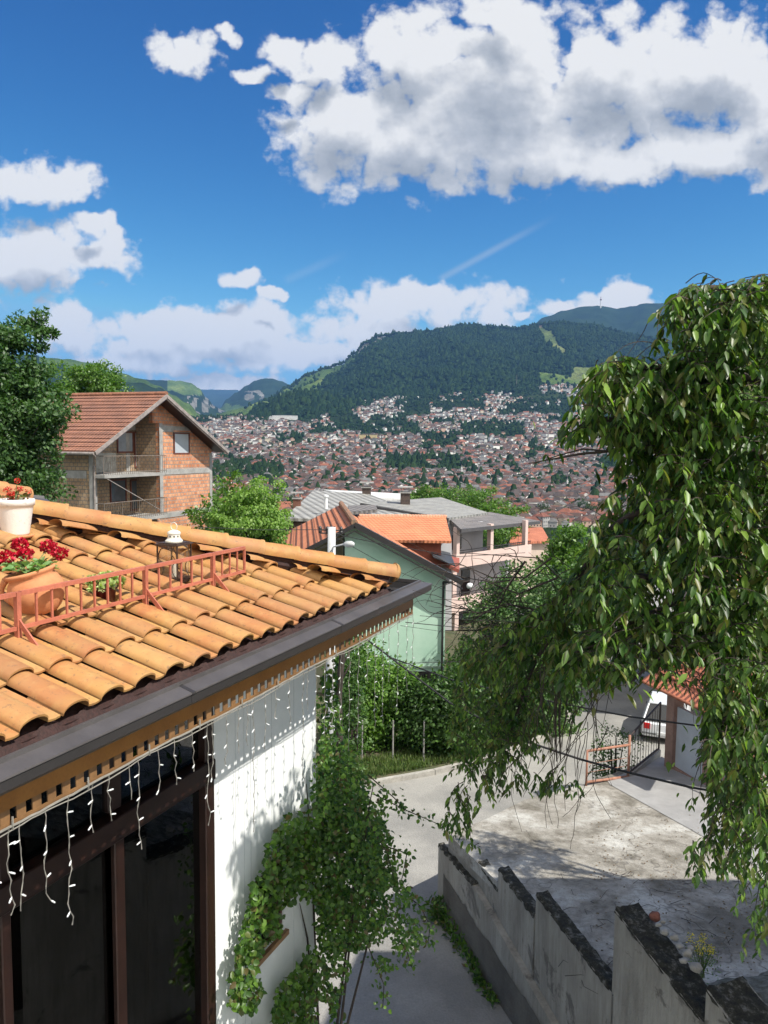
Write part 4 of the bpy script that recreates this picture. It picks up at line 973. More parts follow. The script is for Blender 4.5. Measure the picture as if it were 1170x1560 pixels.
# cars
m_carw, nt, b = new_mat('white_car_paint'); b.inputs['Base Color'].default_value = (.62, .64, .66, 1); b.inputs['Roughness'].default_value = .25; b.inputs['Coat Weight'].default_value = .5
m_tyre = M('tyre_rubber', (.02, .02, .02), .8, .1); m_tail, nt, b = new_mat('red_lamp_glass'); b.inputs['Base Color'].default_value = (.5, .01, .01, 1); b.inputs['Roughness'].default_value = .2
m_rim = M('rim_metal', (.4, .4, .4), .3, .05, metal=.8)
def make_car(label, loc, rz, group='cars parked along the far street'):
    t = thing('parked_car', label, 'car', loc, rz, group)
    st = [(-2.1, .35, .55, .78), (-2.05, .3, .8, .84), (-1.7, .25, .95, .86), (-1.2, .25, .98, .87), (0, .22, .95, .88), (1.0, .22, .92, .87), (1.7, .25, .82, .84), (2.05, .32, .66, .76), (2.12, .4, .55, .66)]
    vs = []; fs = []
    for x, z0, z1, w in st:
        for y, z in ((-w*.9, z0), (-w, z0+.12), (-w, z1-.15), (-w*.88, z1), (w*.88, z1), (w, z1-.15), (w, z0+.12), (w*.9, z0)): vs.append((x, y, z))
    for i in range(len(st)-1):
        for j in range(8): fs.append((i*8+j, i*8+(j+1) % 8, (i+1)*8+(j+1) % 8, (i+1)*8+j))
    fs += [tuple(range(7, -1, -1)), tuple(range(8*len(st)-8, 8*len(st)))]
    mb = MB(); mb.add(vs, fs); o = mb.build('body', m_carw, t); auto_smooth(o, 45)
    cb = [(-1.95, .93, .74), (-1.35, 1.42, .62), (.1, 1.46, .62), (1.05, .93, .74)]; vs = []
    for x, z, w in cb: vs += [(x, -w, z), (x, w, z)]
    mb = MB(); mb.add([(-1.95, -.76, .93), (-1.4, -.62, 1.40), (.1, -.62, 1.44), (1.05, -.76, .9), (-1.95, .76, .93), (-1.4, .62, 1.40), (.1, .62, 1.44), (1.05, .76, .9)], [(0, 3, 2, 1), (4, 5, 6, 7), (0, 1, 5, 4), (2, 3, 7, 6)]); mb.build('window', m_glass, t)
    mb = MB(); mb.box(-1.42, .12, -.63, .63, 1.40, 1.47); 
    for y in (-1, 1): 
        mb.tube([(-1.95, .76*y, .93), (-1.4, .62*y, 1.42)], .045, 4); mb.tube([(.1, .62*y, 1.44), (1.05, .76*y, .92)], .04, 4); mb.tube([(-.6, .77*y, .92), (-.6, .63*y, 1.44)], .035, 4)
    o = mb.build('roof', m_carw, t); bevel(o, .03, 2)
    for x in (-1.35, 1.3):
        for y in (-.84, .84):
            mt = Matrix.Translation((x, y, .31)) @ Matrix.Rotation(R(90), 4, 'X'); mb = MB(); mb.lathe([(.2, -.1), (.3, -.1), (.32, -.06), (.32, .06), (.3, .1), (.2, .1)], 18, mt); w_ = mb.build('wheel', m_tyre, t, smooth=True)
            mb = MB(); mb.lathe([(0, -.104), (.19, -.104), (.19, .104), (0, .104)], 14, mt); mb.build('rim', m_rim, w_)
    for y in (-.62, .62): mb = MB(); mb.box(-2.13, -2.02, y-.12, y+.12, .62, .82); mb.build('tail_light', m_tail, t)
    mb = MB(); mb.box(-2.135, -2.10, -.26, .26, .42, .53); mb.build('number_plate', m_white_wall, t)
    return t
c0 = P(985, 1120, 29.6); make_car('white parked car with red tail light behind the railing', (c0.x+1.25, 30.8, zstreet(30.8)), R(66))
c0 = P(850, 1040, 38); make_car('pale car parked behind the picket fence', (c0.x-.2, 38.5, zstreet(38.5)), R(172))
# ---- hedge, mesh fence posts, trees behind the kerb
m_hedge = leaf_mat('hedge_leaf', [(.05, .12, .02), (.10, .20, .03), (.17, .30, .05), (.07, .15, .03)], .5, .35)
m_hedgeD = leaf_mat('hedge_leaf_deep', [(.025, .065, .015), (.05, .11, .02), (.08, .16, .03)], .5, .3)
def ground_c(px, Y): return P(px, 1100, Y).x
for (px, Y, top, rx, lab, mt, sd) in ((545, 27.6, 975, 1.25, 'tall feathery light green hedge plant nearest the brown pole', m_hedge, 1), (590, 28.2, 1000, 1.2, 'loose green climbing shrub left of the dark gap below the mint house', m_hedge, 2),
                                      (640, 27.6, 1035, 1.15, 'dense green shrub in front of the mint house wall', m_hedgeD, 3), (688, 27.2, 1010, 1.2, 'tall dark shrub at the right end of the hedge', m_hedgeD, 4)):
    x = ground_c(px, Y); zg = zstreet(Y); zt_ = P(px, top, Y).z; hz = (zt_-zg)/2
    bush('hedge_shrub', lab, (x, Y, zg+hz), (rx, .8, hz*1.02), 8500, .15, mt, sd, 'shrub', 'shrubs along the kerb', .42)
for px, lab in ((599, 'thin fence post left of centre in the hedge'), (646, 'thin fence post right of centre in the hedge'), (552, 'thin fence post at the left end of the hedge')):
    Y = 26.55; x = ground_c(px, Y); mb = MB(); mb.tube([(x, Y, zstreet(Y)), (x, Y, zstreet(Y)+1.6)], .03, 6); mb.build('fence_post', m_concrete, label=lab, cat='post', group='fence posts in the hedge')
bush('shrub', 'low green shrub under the pole lamp between wall and hedge', (ground_c(528, 24), 24, zstreet(24)+2.6), (.7, .7, 2.6), 4200, .12, m_hedgeD, 7, clump=.35)
c0 = P(870, 905, 30)
# dark smooth trunk beside the vine
mb = MB(); a = P(520, 1000, 17.); mb.tube([(a.x, 17, -11), (a.x-.03, 17, -7), P(516, 1060, 17), P(521, 1000, 17), P(520, 960, 17)], [.11, .09, .075, .07, .06], 8)
for i in range(3): s0 = P(518, 1040-i*20, 17); mb.tube([s0, s0+Vector((.25, .1, .45))], [.03, .012], 5)
tt_ = thing('bare_trunk', 'bare brown tree trunk standing between the white wall and the hedge', 'tree', (a.x, 17, -11)); mb.build('trunk', m_bark, tt_, world=True, smooth=True)
pz, oz = crown_pts((a.x+.1, 17, P(520, 940, 17).z+.2), (.5, .5, .5), 14, 40, .2); leaves('crown', pz, rand_dirs(len(pz)), oz, .09, .06, m_leafdark, LEAF4, tt_)

# ================================================================ street lamp pole
lp_ = thing('utility_pole', 'white concrete utility pole with street lamp arm behind the orange roof', 'pole', (P(505, 900, 18).x, 18, -11))
m_polec = M('pale_pole', (.55, .56, .56), .7, .15, 2, 30, .1)
mb = MB(); mb.tube([(P(501, 1300, 18).x, 18, -11), P(505.5, 803, 18)], [.13, .095], 12); mb.build('pole', m_polec, lp_, world=True, smooth=True)
mb = MB(); a = P(508, 833, 17.9); b_ = P(524, 829, 17.7); mb.tube([a, b_], .02, 6); mb.build('lamp_arm', m_polec, lp_, world=True)
mb = MB(); d = (P(539, 829, 17.6)-b_).normalized(); mm = Matrix.Translation(b_) @ d.to_track_quat('Z', 'Y').to_matrix().to_4x4(); mb.lathe([(0, -.02), (.035, 0), (.075, .08), (.075, .2), (.04, .26), (0, .27)], 14, mm); mb.build('lamp_head', M('lamp_grey', (.5, .51, .5), .4, .1), lp_, world=True, smooth=True)
mb = MB()
for y_, l_ in ((807, .5), (812, .35)):
    a = P(488, y_, 18); b_ = P(520, y_+1, 18); mb.tube([a, b_], .018, 5)
    for k3 in range(4): q = a.lerp(b_, k3/3); mb.lathe([(0, 0), (.035, .0), (.04, .04), (.02, .08), (0, .1)], 8, Matrix.Translation(q))
mb.tube([P(505, 838, 17.85), P(499, 846, 17.8), P(503, 856, 17.8)], .012, 4)
mb.build('insulator_arms', m_gutter_dark, lp_, world=True)
def cable(pts, r, lab, group='overhead cables'):
    pts = [P(*p) for p in pts]; out = []
    for i in range(len(pts)-1):
        for k3 in range(8): out.append(pts[i].lerp(pts[i+1], k3/8))
    out.append(pts[-1]); mb = MB(); mb.tube(out, r, 5); mb.build('overhead_cable', m_tyre, label=lab, cat='cable', group=group)
cable([(500, 930, 16), (568, 981, 14), (686, 1071, 12.5), (803, 1130, 11.5), (885, 1157, 11), (962, 1178, 10.5), (1055, 1200, 10), (1250, 1232, 9)], .017, 'thickest black cable crossing below the gatehouse and the railing')
cable([(590, 1000, 15), (686, 1035, 13.5), (800, 1061, 12.5), (960, 1092, 11.5), (1080, 1108, 10.8), (1250, 1124, 9.5)], .014, 'upper black cable crossing just below the small red roof')
cable([(300, 803, 17), (400, 807, 17.5), (500, 807, 18)], .008, 'thin cable running left from the pole top over the green bush')
cable([(505, 812, 18), (560, 824, 20), (600, 832, 22), (700, 848, 28), (800, 842, 34)], .012, 'cable running right from the pole across the mint gable')
cable([(505, 815, 18), (600, 868, 22), (680, 900, 26), (760, 905, 30)], .008, 'thin sagging cable crossing the upper mint wall')
cable([(640, 938, 20), (700, 943, 24), (900, 952, 30)], .008, 'thin cable across the mint wall just below the shade line')
cable([(618, 948, 20), (700, 956, 24), (900, 962, 30)], .012, 'darker cable across the middle of the mint wall')
cable([(610, 953, 20), (700, 966, 24), (860, 975, 30)], .006, 'faint lower cable slanting over the mint wall')
cable([(580, 1012, 24), (690, 1008, 24), (760, 1006, 24)], .01, 'cable level with the bottom of the mint wall')
# ================================================================ unfinished brick house at left
m_brick = brick_mat('orange_hollow_brick', (.54, .20, .095), (.74, .37, .20), (.30, .27, .24), .30, .22)
m_brick2 = brick_mat('brown_side_brick', (.36, .24, .15), (.44, .31, .19), (.20, .18, .15), .28, .2)
m_conc2 = M('rough_grey_beam', (.38, .37, .35), .9, .25, 2, 25, .4)
AZ = R(19.7); bo = P(141, 700, 40.)
BL = Matrix.Translation((bo.x, 40, 0)) @ Matrix(((math.sin(AZ), -math.cos(AZ), 0, 0), (math.cos(AZ), math.sin(AZ), 0, 0), (0, 0, 1, 0), (0, 0, 0, 1)))
# local x along the gable face, local y inward (away, to the left)
bh = thing('brick_house', 'unfinished orange brick house with brown tiled gable roof and two balconies', 'house', (bo.x, 40, -10))
bh.rotation_euler = (0, 0, math.pi/2-AZ); MW[bh.name] = Matrix.Translation(Vector((bo.x, 40, -10))) @ Matrix.Rotation(math.pi/2-AZ, 4, 'Z')
def bx(px, y=0):                                               # local x of a pixel column on the face
    a = (px-585)/FL; o = BL @ Vector((0, y, 0)); return (a*o.y-o.x)/(math.sin(AZ)-a*math.cos(AZ))
def bz(px, py, y=0): x = bx(px, y); return P(px, py, (BL @ Vector((x, y, 0))).y).z
XR = bx(322); XB = bx(243); apx = bx(252, -.9)
zE0 = bz(142, 688, -.9); zA = bz(252, 601, -.9)
z1 = bz(200, 721); z0 = bz(200, 788); zb = -10
def LB(mb): return mb
def bbox(name, mat, *boxes, lab=None):
    mb = MB()
    for b6 in boxes: mb.box(*b6, BL)
    return mb.build(name, mat, bh, world=True, label=lab)
RD = 1.7; DEP = 13
roofz = lambda x: zA-abs(x-apx)*((zA-(zE0))/(apx-bx(142, -.9))) if x < apx else zA-(x-apx)*((zA-bz(345, 687, -.9))/(bx(345, -.9)-apx))
# gable wall pieces as polygons in the face plane
def facepoly(mb, pts, y0, th): mb.slab([BL @ Vector((x, y0, z)) for x, z in pts], th, BL.to_3x3() @ Vector((0, -1, 0)))
wx0, wx1 = bx(264), bx(288); wz0, wz1 = bz(276, 692), bz(276, 659)
mb = MB()
rz_ = lambda x: roofz(x)-.12
facepoly(mb, [(XB, z0-.3), (wx0, z0-.3), (wx0, rz_(wx0)), (XB, rz_(XB))], 0, .25)
facepoly(mb, [(wx1, z0-.3), (XR, z0-.3), (XR, rz_(XR)), (wx1, rz_(wx1))], 0, .25)
facepoly(mb, [(wx0, z0-.3), (wx1, z0-.3), (wx1, wz0), (wx0, wz0)], 0, .25)
facepoly(mb, [(wx0, wz1), (wx1, wz1), (wx1, rz_(wx1)), (wx0, rz_(wx0))], 0, .25)
facepoly(mb, [(-.0, zb), (XR, zb), (XR, z0-.3), (0, z0-.3)], 0, .25)
facepoly(mb, [(XB-.6, rz_(XB-.6)), (XB-.6, roofz(XB)-1.3), (XB, roofz(XB)-1.3), (XB, rz_(XB))], .02, .25)
mb.build('gable_wall', m_brick, bh, world=True)
def zr_(x): return roofz(x)-.12
# recessed back wall with openings, side of the bay
mb = MB()
facepoly(mb, [(0.25, z0-.3), (XB, z0-.3), (XB, zr_(XB)), (.25, zr_(.25))], RD, .25)
mb.build('recess_wall', m_brick2, bh, world=True)
mb = MB(); mb.box(XB-.0, XB+.25, .25, RD, z0-.3, roofz(XB)-.2, BL); mb.build('bay_side_wall', m_brick2, bh, world=True)
mb = MB()
mb.box(-.0, .25, .0, DEP, zb, zE0+.0, BL)
mb.box(XR-.25, XR, .26, DEP, zb, roofz(XR)-.15, BL); mb.box(.25, XR-.25, DEP-.25, DEP, zb, roofz(XR)-.2, BL)
mb.build('side_wall', m_brick2, bh, world=True)
# concrete frame
cx = .30
mb = MB()
mb.box(XB-.02, XB+cx, -.03, -.002, z0-.3, bz(250, 645), BL); mb.box(XR-.28, XR+.02, -.03, -.002, zb, bz(322, 690), BL)
mb.box(XB+cx, XR-.28, -.03, -.002, z1-.18, z1+.16, BL); mb.box(XB+cx, XR-.28, -.03, -.002, z0-.3, z0+.02, BL)
mb.box(XB+cx, wx0, -.028, -.002, wz1+.03, wz1+.40, BL); mb.box(wx0, XR-.5, -.027, -.002, wz1+.12, wz1+.38, BL)
mb.box(-.03, -.002, -.02, .22, zb, zE0, BL); mb.box(-.03, -.002, .4, DEP, z1-.2, z1+.2, BL)
mb.box(.0, .28, -.02, .0-.001, z0-.3, z1-.15, BL)
mb.build('concrete_frame', m_conc2, bh, world=True)
mb = MB(); mb.box(XB-.9, XB-.6, RD-.035, RD-.002, z1, roofz(XB-.8)-.2, BL); mb.box(3.0, XB, RD-.03, RD-.003, bz(200, 655, RD), bz(200, 645, RD), BL)
mb.box(.26, XB, RD-.03, RD-.003, z1-.35, z1-.16, BL); mb.build('lintel', m_conc2, bh, world=True)
mb = MB(); mb.box(.27, bx(213), RD-.06, RD-.003, z1+.02, bz(190, 695, RD)+.2, BL); mb.build('render_patch', M('crumbling_plaster', (.48, .45, .38), .9, .4, 4, 20, .5, col2=(.30, .27, .22)), bh, world=True)
for zz, nm in ((z1, 1), (z0, 0)):
    mb = MB(); mb.box(-.0, bx(250, -.75) if nm else bx(254, -.75), -.75, -.035, zz-.16, zz, BL); mb.box(.02, XB-.01, -.035, RD, zz-.15, zz-.01, BL); mb.build('balcony_slab', m_conc2, bh, world=True)
    mb = MB(); x0, x1 = .02, bx(253, -.68); top = zz+.98
    for z_ in (zz+.12, top): mb.box(x0, x1, -.70, -.66, z_, z_+.04, BL)
    nb = 30
    for i in range(nb+1):
        x = x0+(x1-x0)*i/nb; w_ = .03 if i % 8 == 0 else .009; mb.box(x-w_/2, x+w_/2, -.69, -.67, zz, top, BL)
    for x in (x0, x1): mb.box(x-.02, x+.02, -.66, 0, top, top+.04, BL)
    mb.build('balcony_railing', M('rusty_grey_rail', (.22, .18, .15), .7, .3), bh, world=True)
fr2 = M('red_brown_frame', (.17, .055, .035), .6, .3)
m_paneg = M('curtained_pane', (.30, .33, .36), .25, .15, 2, 20, 0)
def bwin(px0, px1, y0, y1, yy, mull=0, pane=None):
    x0, x1 = bx(px0, yy), bx(px1, yy); za, zb_2 = bz((px0+px1)/2, y1, yy), bz((px0+px1)/2, y0, yy)
    return window(bh, x0, x1, za, zb_2, yy, fr2, pane or m_paneg, .09, .08, mull, fr=BL @ Matrix.Diagonal((1, 1, 1, 1)))
def bwin2(px0, px1, y0, y1, yy, mull=0, pane=None):
    x0, x1 = bx(px0, yy), bx(px1, yy); a, c = bz((px0+px1)/2, y1, yy), bz((px0+px1)/2, y0, yy); mb = MB(); f = .09
    mb.box(x0, x0+f, yy-.07, yy-.003, a, c, BL); mb.box(x1-f, x1, yy-.07, yy-.003, a, c, BL); mb.box(x0+f, x1-f, yy-.07, yy-.003, a, a+f, BL); mb.box(x0+f, x1-f, yy-.07, yy-.003, c-f, c, BL)
    if mull: m_ = (x0+x1)/2; mb.box(m_-.06, m_+.06, yy-.068, yy-.004, a+f, c-f, BL)
    o = mb.build('window', fr2, bh, world=True); mb = MB(); mb.box(x0+f, x1-f, yy-.03, yy-.006, a+f, c-f, BL); mb.build('pane', pane or m_paneg, o, world=True); return o
m_paned = M('dim_pane', (.10, .115, .13), .15, .2, 2, 20, 0)
bwin2(264, 288, 659, 692, .05, pane=M('grey_shutter', (.42, .45, .48), .5, .08, 2, 20, .05))
bwin2(178, 203, 657, 690, RD, pane=m_paneg); bwin2(204, 226, 658, 712, RD, pane=m_paneg)
bwin2(166, 191, 730, 766, RD, pane=m_paned); bwin2(197, 217, 730, 777, RD, pane=m_paned)
# roof
m_oldtile = stripe_mat('weathered_brown_tile', (.32, .14, .085), (.20, .095, .065), 0, .22, .85, .8, course=.34, dist=.06, band=.3)
def RP(x, y, dz=0): return BL @ Vector((x, y, roofz(x)+dz))
mb = MB(); xl = bx(142, -.9); xr = bx(345, -.9)
eb = P(60, 676, 52); 
mb.slab([RP(xl, -1.0), RP(apx, -1.0), RP(apx, DEP+.8), RP(xl, DEP+.8)], .07, (0, 0, 1), u=BL.to_3x3() @ Vector((0, 1, 0)))
mb.slab([RP(apx, -1.0), RP(xr, -1.0), RP(xr, DEP+.8), RP(apx, DEP+.8)], .07, (0, 0, 1), u=BL.to_3x3() @ Vector((0, 1, 0)))
mb.build('roof', m_oldtile, bh, world=True)
# real tile courses on the visible slope
mb = MB(); nC = 15
for i in range(nC):
    x = xl+(apx-xl)*i/nC; a, b_ = RP(x, -1.0, .0), RP(x, DEP+.8, .0); x2 = xl+(apx-xl)*(i+1)/nC; c_, d_ = RP(x2, DEP+.8, .0), RP(x2, -1.0, .0)
    up = Vector((0, 0, .055)); mb.slab([a+up, b_+up, c_+Vector((0, 0, .012)), d_+Vector((0, 0, .012))], .03, (0, 0, 1), u=BL.to_3x3() @ Vector((0, 1, 0)), origin=RP(xl, -1.0))
mb.build('tile_courses', m_oldtile, bh, world=True)
mb = MB()
for i in range(34): a = RP(apx, -1.05+i*.42, .05); b_ = RP(apx, -1.05+(i+1)*.42+.03, .07); mb.tube([a, b_], [.13, .105], 8)
mb.build('ridge_tiles', M('ridge_old', (.34, .15, .09), .85, .3), bh, world=True)
m_barge = M('grey_bargeboard', (.32, .28, .26), .8, .3)
mb = MB()
for xa, xb_ in ((xl, apx), (apx, xr)):
    a, b_ = RP(xa, -1.06, -.09), RP(xb_, -1.06, -.09); bar(mb, a, b_, .05, .2)
    for off in (.12,): bar(mb, RP(xa, -1.0, -.24), RP(xb_, -1.0, -.24), .05, .08)
mb.build('bargeboard', m_barge, bh, world=True)
mb = MB()
mb.slab([RP(xl, -1.0, -.10), RP(apx, -1.0, -.10), RP(apx, 0, -.10), RP(xl, 0, -.10)], .03, (0, 0, -1)); mb.slab([RP(xr, -1.0, -.10), RP(apx, -1.0, -.10), RP(apx, 0, -.10), RP(xr, 0, -.10)], .03, (0, 0, -1))
mb.build('soffit', m_brownwood, bh, world=True)
mb = MB(); mb.tube([BL @ Vector((xl-.05, -1.0, zE0-.1)), BL @ Vector((xl-.05, DEP+.8, zE0-.1))], .08, 8); mb.tube([BL @ Vector((xl, -.9, zE0-.15)), BL @ Vector((.0, -.1, zE0-.7)), BL @ Vector((-.08, -.1, zb))], .05, 6); mb.tube([BL @ Vector((.2, -.76, z1-.2)), BL @ Vector((bx(232), -.5, z0+.3))], .025, 4)
mb.build('gutter', m_barge, bh, world=True)

# ================================================================ mint gabled house
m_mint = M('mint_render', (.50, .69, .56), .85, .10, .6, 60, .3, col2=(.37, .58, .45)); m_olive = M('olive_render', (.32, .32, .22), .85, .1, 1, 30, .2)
m_orange_tile = stripe_mat('orange_roof_tile', (.62, .23, .11), (.50, .17, .08), 0, .24, .8, .9, course=.38, dist=.05)
m_panel_tile = stripe_mat('orange_sheet_tile', (.58, .22, .11), (.50, .18, .09), 0, .3, .8, .3, course=.42, dist=.02)
GY = 34.
def G(px, py, dy=0): return P(px, py, GY+dy)
gr = thing('mint_house', 'mint green gabled house with orange tiled roof behind the pole', 'house', (G(600, 900).x, GY, -12))
apex = G(541, 797); zr1 = G(703, 884); zl1 = G(385, 876)
xl_, xr_ = G(522, 900).x, G(679, 900).x; xll = G(440, 900).x
zAt = lambda x: (apex.z-(x-apex.x)*(apex.z-zr1.z)/(zr1.x-apex.x)) if x > apex.x else (apex.z-(apex.x-x)*(apex.z-zl1.z)/(apex.x-zl1.x))
mb = MB(); mb.slab([(xl_, GY, -14), (xr_, GY, -14), (xr_, GY, zAt(xr_)-.2), (apex.x, GY, apex.z-.2), (xl_, GY, zAt(xl_)-.2)], .3, (0, -1, 0))
mb.slab([(xr_, GY+.301, -14), (xr_, GY+.8, -14), (xr_, GY+.8, zAt(xr_)-.2), (xr_, GY+.301, zAt(xr_)-.2)], .3, (1, 0, 0)); mb.build('gable_wall', m_mint, gr)if False else mb.build('gable_wall', m_mint, gr, world=True)
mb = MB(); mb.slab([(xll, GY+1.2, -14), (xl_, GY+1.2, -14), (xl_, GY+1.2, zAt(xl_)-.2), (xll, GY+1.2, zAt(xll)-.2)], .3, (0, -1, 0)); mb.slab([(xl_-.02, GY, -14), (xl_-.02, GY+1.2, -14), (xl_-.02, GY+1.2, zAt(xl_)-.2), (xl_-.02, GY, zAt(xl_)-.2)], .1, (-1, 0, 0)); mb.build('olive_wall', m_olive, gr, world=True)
mb = MB(); zt2 = P(600, 1015, GY).z; mb.box(G(560, 1000).x, xr_-.0, GY-.06, GY-.003, zt2-.04, zt2+.04); mb.build('wall_band', M('mint_band', (.30, .40, .32), .8, .1), gr, world=True)
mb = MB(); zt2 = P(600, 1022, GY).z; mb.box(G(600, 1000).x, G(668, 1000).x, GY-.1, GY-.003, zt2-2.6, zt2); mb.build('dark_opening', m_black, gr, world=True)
ov = .5; back = 11; drx = -.30                                 # ridge drifts left going back
def sh(x, y, z): return Vector((x+(y-GY)*drx*0.46, y, z))
front, bk = GY-ov, GY+back
RL, RR, RA = Vector((zl1.x, front, zl1.z)), Vector((zr1.x, front, zr1.z)), Vector((apex.x, front, apex.z))
vb = P(518, 768, 46)-RA; k_s = vb.x/vb.y
def bkp(p): return Vector((p.x+k_s*(back+ov), bk, p.z))
u_ = Vector((k_s, 1, 0))
mb = MB(); mb.slab([RL, RA, bkp(RA), bkp(RL)], .12, (0, 0, 1), u=u_); mb.build('roof', m_panel_tile, gr, world=True)
mb = MB(); mb.slab([RA, RR, RR+u_*1.2, RA+u_*7.5], .12, (0, 0, 1), u=u_); mb.build('roof', m_orange_tile, gr, world=True)
mb = MB(); bar(mb, RA+Vector((0, .12, .05)), RR+Vector((0, .12, .05)), .34, .1); mb.build('verge_flashing', m_gutter_dark, gr, world=True)
mb = MB()
nrm = (RA-RL).cross(bkp(RA)-RA).normalized(); nrm = nrm if nrm.z > 0 else -nrm
for i in range(1, 16):
    t_ = i/16.; a = RL.lerp(RA, t_)+nrm*.02; b_ = bkp(RL).lerp(bkp(RA), t_)+nrm*.02; bar(mb, a, b_, .05, .05)
mb.build('roof_battens', M('dark_batten', (.10, .045, .03), .8, .2), gr, world=True)
mb = MB(); bar(mb, RL+Vector((0, -.03, -.06)), RA+Vector((0, -.03, -.06)), .05, .18); bar(mb, RA+Vector((0, -.03, -.06)), RR+Vector((0, -.03, -.06)), .05, .18)
bar(mb, RA+Vector((0, -.02, -.30)), RR+Vector((0, -.02, -.30)), .12, .05); bar(mb, RL+Vector((0, -.02, -.30)), RA+Vector((0, -.02, -.30)), .12, .05)
mb.build('bargeboard', m_gutter_dark, gr, world=True)
mb = MB()
for i in range(26): a = RA.lerp(bkp(RA), i/26.)+Vector((0, 0, .06)); b_ = RA.lerp(bkp(RA), (i+1.08)/26.)+Vector((0, 0, .08)); mb.tube([a, b_], [.16, .13], 8)
mb.build('ridge_tiles', M('lichen_ridge', (.42, .20, .12), .9, .4, 8, 30, .5, col2=(.16, .13, .09)), gr, world=True)
mb = MB(); a = G(706, 884); mb.lathe([(0, 0), (.12, .02), (.16, .12), (.12, .22), (0, .26)], 12, Matrix.Translation(Vector((a.x+.25, front+.1, a.z-.3)))); mb.build('eave_lamp', m_white_wall, gr, world=True, smooth=True)

mb = MB(); mb.tube([(xr_-.12, GY-.07, zAt(xr_)-.45), (xr_-.12, GY-.07, -14)], .05, 8); mb.tube([(xr_-.12, GY-.07, zAt(xr_)-.45), (xr_+.25, front-.02, zAt(xr_+.25)-.25)], .05, 8); mb.build('downpipe', m_gutter_dark, gr, world=True)
# ================================================================ pink house with balconies
pk = thing('pink_balcony_house', 'pale pink house with long balconies and grey hipped metal roof', 'house', (P(695, 900, 50).x, 50, -14))
m_pink = M('pale_pink_render', (.62, .47, .42), .85, .08, 1, 30, .15); m_greyw = M('grey_render', (.42, .42, .43), .85, .12, 1, 30, .15)
o0 = P(695, 850, 50.); az = R(45)
KM = Matrix.Translation((o0.x, 50, 0)) @ Matrix(((math.sin(az), -math.cos(az), 0, 0), (math.cos(az), math.sin(az), 0, 0), (0, 0, 1, 0), (0, 0, 0, 1)))
def kx(px, y=0): a = (px-585)/FL; o = KM @ Vector((0, y, 0)); return (a*o.y-o.x)/(math.sin(az)-a*math.cos(az))
def kz(px, py, y=0): x = kx(px, y); return P(px, py, (KM @ Vector((x, y, 0))).y).z
def kb(name, mat, *bxs):
    mb = MB()
    for b6 in bxs: mb.box(*b6, KM)
    return mb.build(name, mat, pk, world=True)
X1 = kx(812); zt1, zt0 = kz(697, 846), kz(697, 866); zs1, zs0 = kz(697, 912), kz(697, 933); ze = kz(700, 806)
kb('balcony_parapet', m_pink, (0, X1, 0, .2, zt0, zt1), (0, .2, .2, 4, zt0, zt1)); kb('balcony_parapet', m_pink, (-.6, X1, 0, .2, zs0, zs1), (-.6, -.4, .2, 4, zs0, zs1))
kb('balcony_slab', m_pink, (.0, X1, .2, 4.5, zt0, zt0+.2), (-.6, X1, .2, 4.5, zs0, zs0+.2))
for px in (698, 750, 803):
    x = kx(px); kb('column', m_pink, (x-.0, x+.32, .05, .37, zt1, ze+.1))
x = kx(697); kb('column', m_pink, (x-.05, x+.35, .22, .5, zs1-1, zt0)); kb('column', m_pink, (x-.05, x+.35, .0, .28, -14, zs0))
kb('wall', m_greyw, (.35, kx(737, 1.3), 1.3, 8, zt0+.2, ze+.15), (.35, X1, 2.0, 8, zs0+.2, zt0)); kb('lower_wall', M('garage_grey', (.25, .25, .26), .8, .2), (.2, X1, 2.5, 12, -14, zs0))
kb('handrail', m_gutter_dark, (.25, X1, .06, .12, zt1+.22, zt1+.28), (-.5, X1, .06, .12, zs1+.22, zs1+.28), (.25, X1, .06, .1, zt1+.1, zt1+.13))
mb = MB(); mb.box(1.1, 2.0, 1.2, 1.29, zt1+.15, zt1+1.15, KM); mb.build('window', m_glass, pk, world=True)
mb = MB(); mb.box(3.0, 3.9, 1.9, 1.99, zs0+.3, zs0+2.3, KM); mb.build('window', m_glass, pk, world=True)
kb('door', fr2, (1.4, 2.3, 1.92, 1.99, zs0+.2, zs0+2.4))
m_corr = stripe_mat('grey_corrugated_roof', (.34, .335, .31), (.25, .245, .23), 0, .62, .6, 1, course=1.4, dist=.09, band=.06, groove=.5)
m_corr2 = stripe_mat('dark_corrugated_roof', (.22, .20, .19), (.15, .14, .135), 0, .36, .65, 1, course=.8, dist=.07, band=.1, groove=.45)
def roofpoly(pts, mat, name, par, u=None, th=.2):
    p3 = [P(*p) for p in pts]; mb = MB(); mb.slab(p3, th, (0, 0, 1), u=u); return mb.build(name, mat, par, world=True)
ku = (P(823, 793, 58)-P(704, 806, 50)).normalized(); kv = Vector((-ku.y, ku.x, 0))
roofpoly([(702, 806, 49.5), (823, 793.5, 58.5), (746, 780, 60), (681, 787, 52)], m_corr2, 'skirt_roof', pk, u=kv.normalized() if False else ku)
roofpoly([(683, 789, 51), (744, 781, 58.5), (672, 757.5, 65), (549, 766, 57)], m_corr, 'roof', pk, u=ku)
mb = MB(); a, b_ = P(702, 806.5, 49.4), P(823, 794, 58.4); bar(mb, a+Vector((0, 0, -.1)), b_+Vector((0, 0, -.1)), .1, .22); a, b_ = P(549, 767.5, 56.9), P(683, 790, 50.9); bar(mb, a+Vector((0, 0, -.15)), b_+Vector((0, 0, -.15)), .1, .3); mb.build('fascia', m_gutter, pk, world=True)
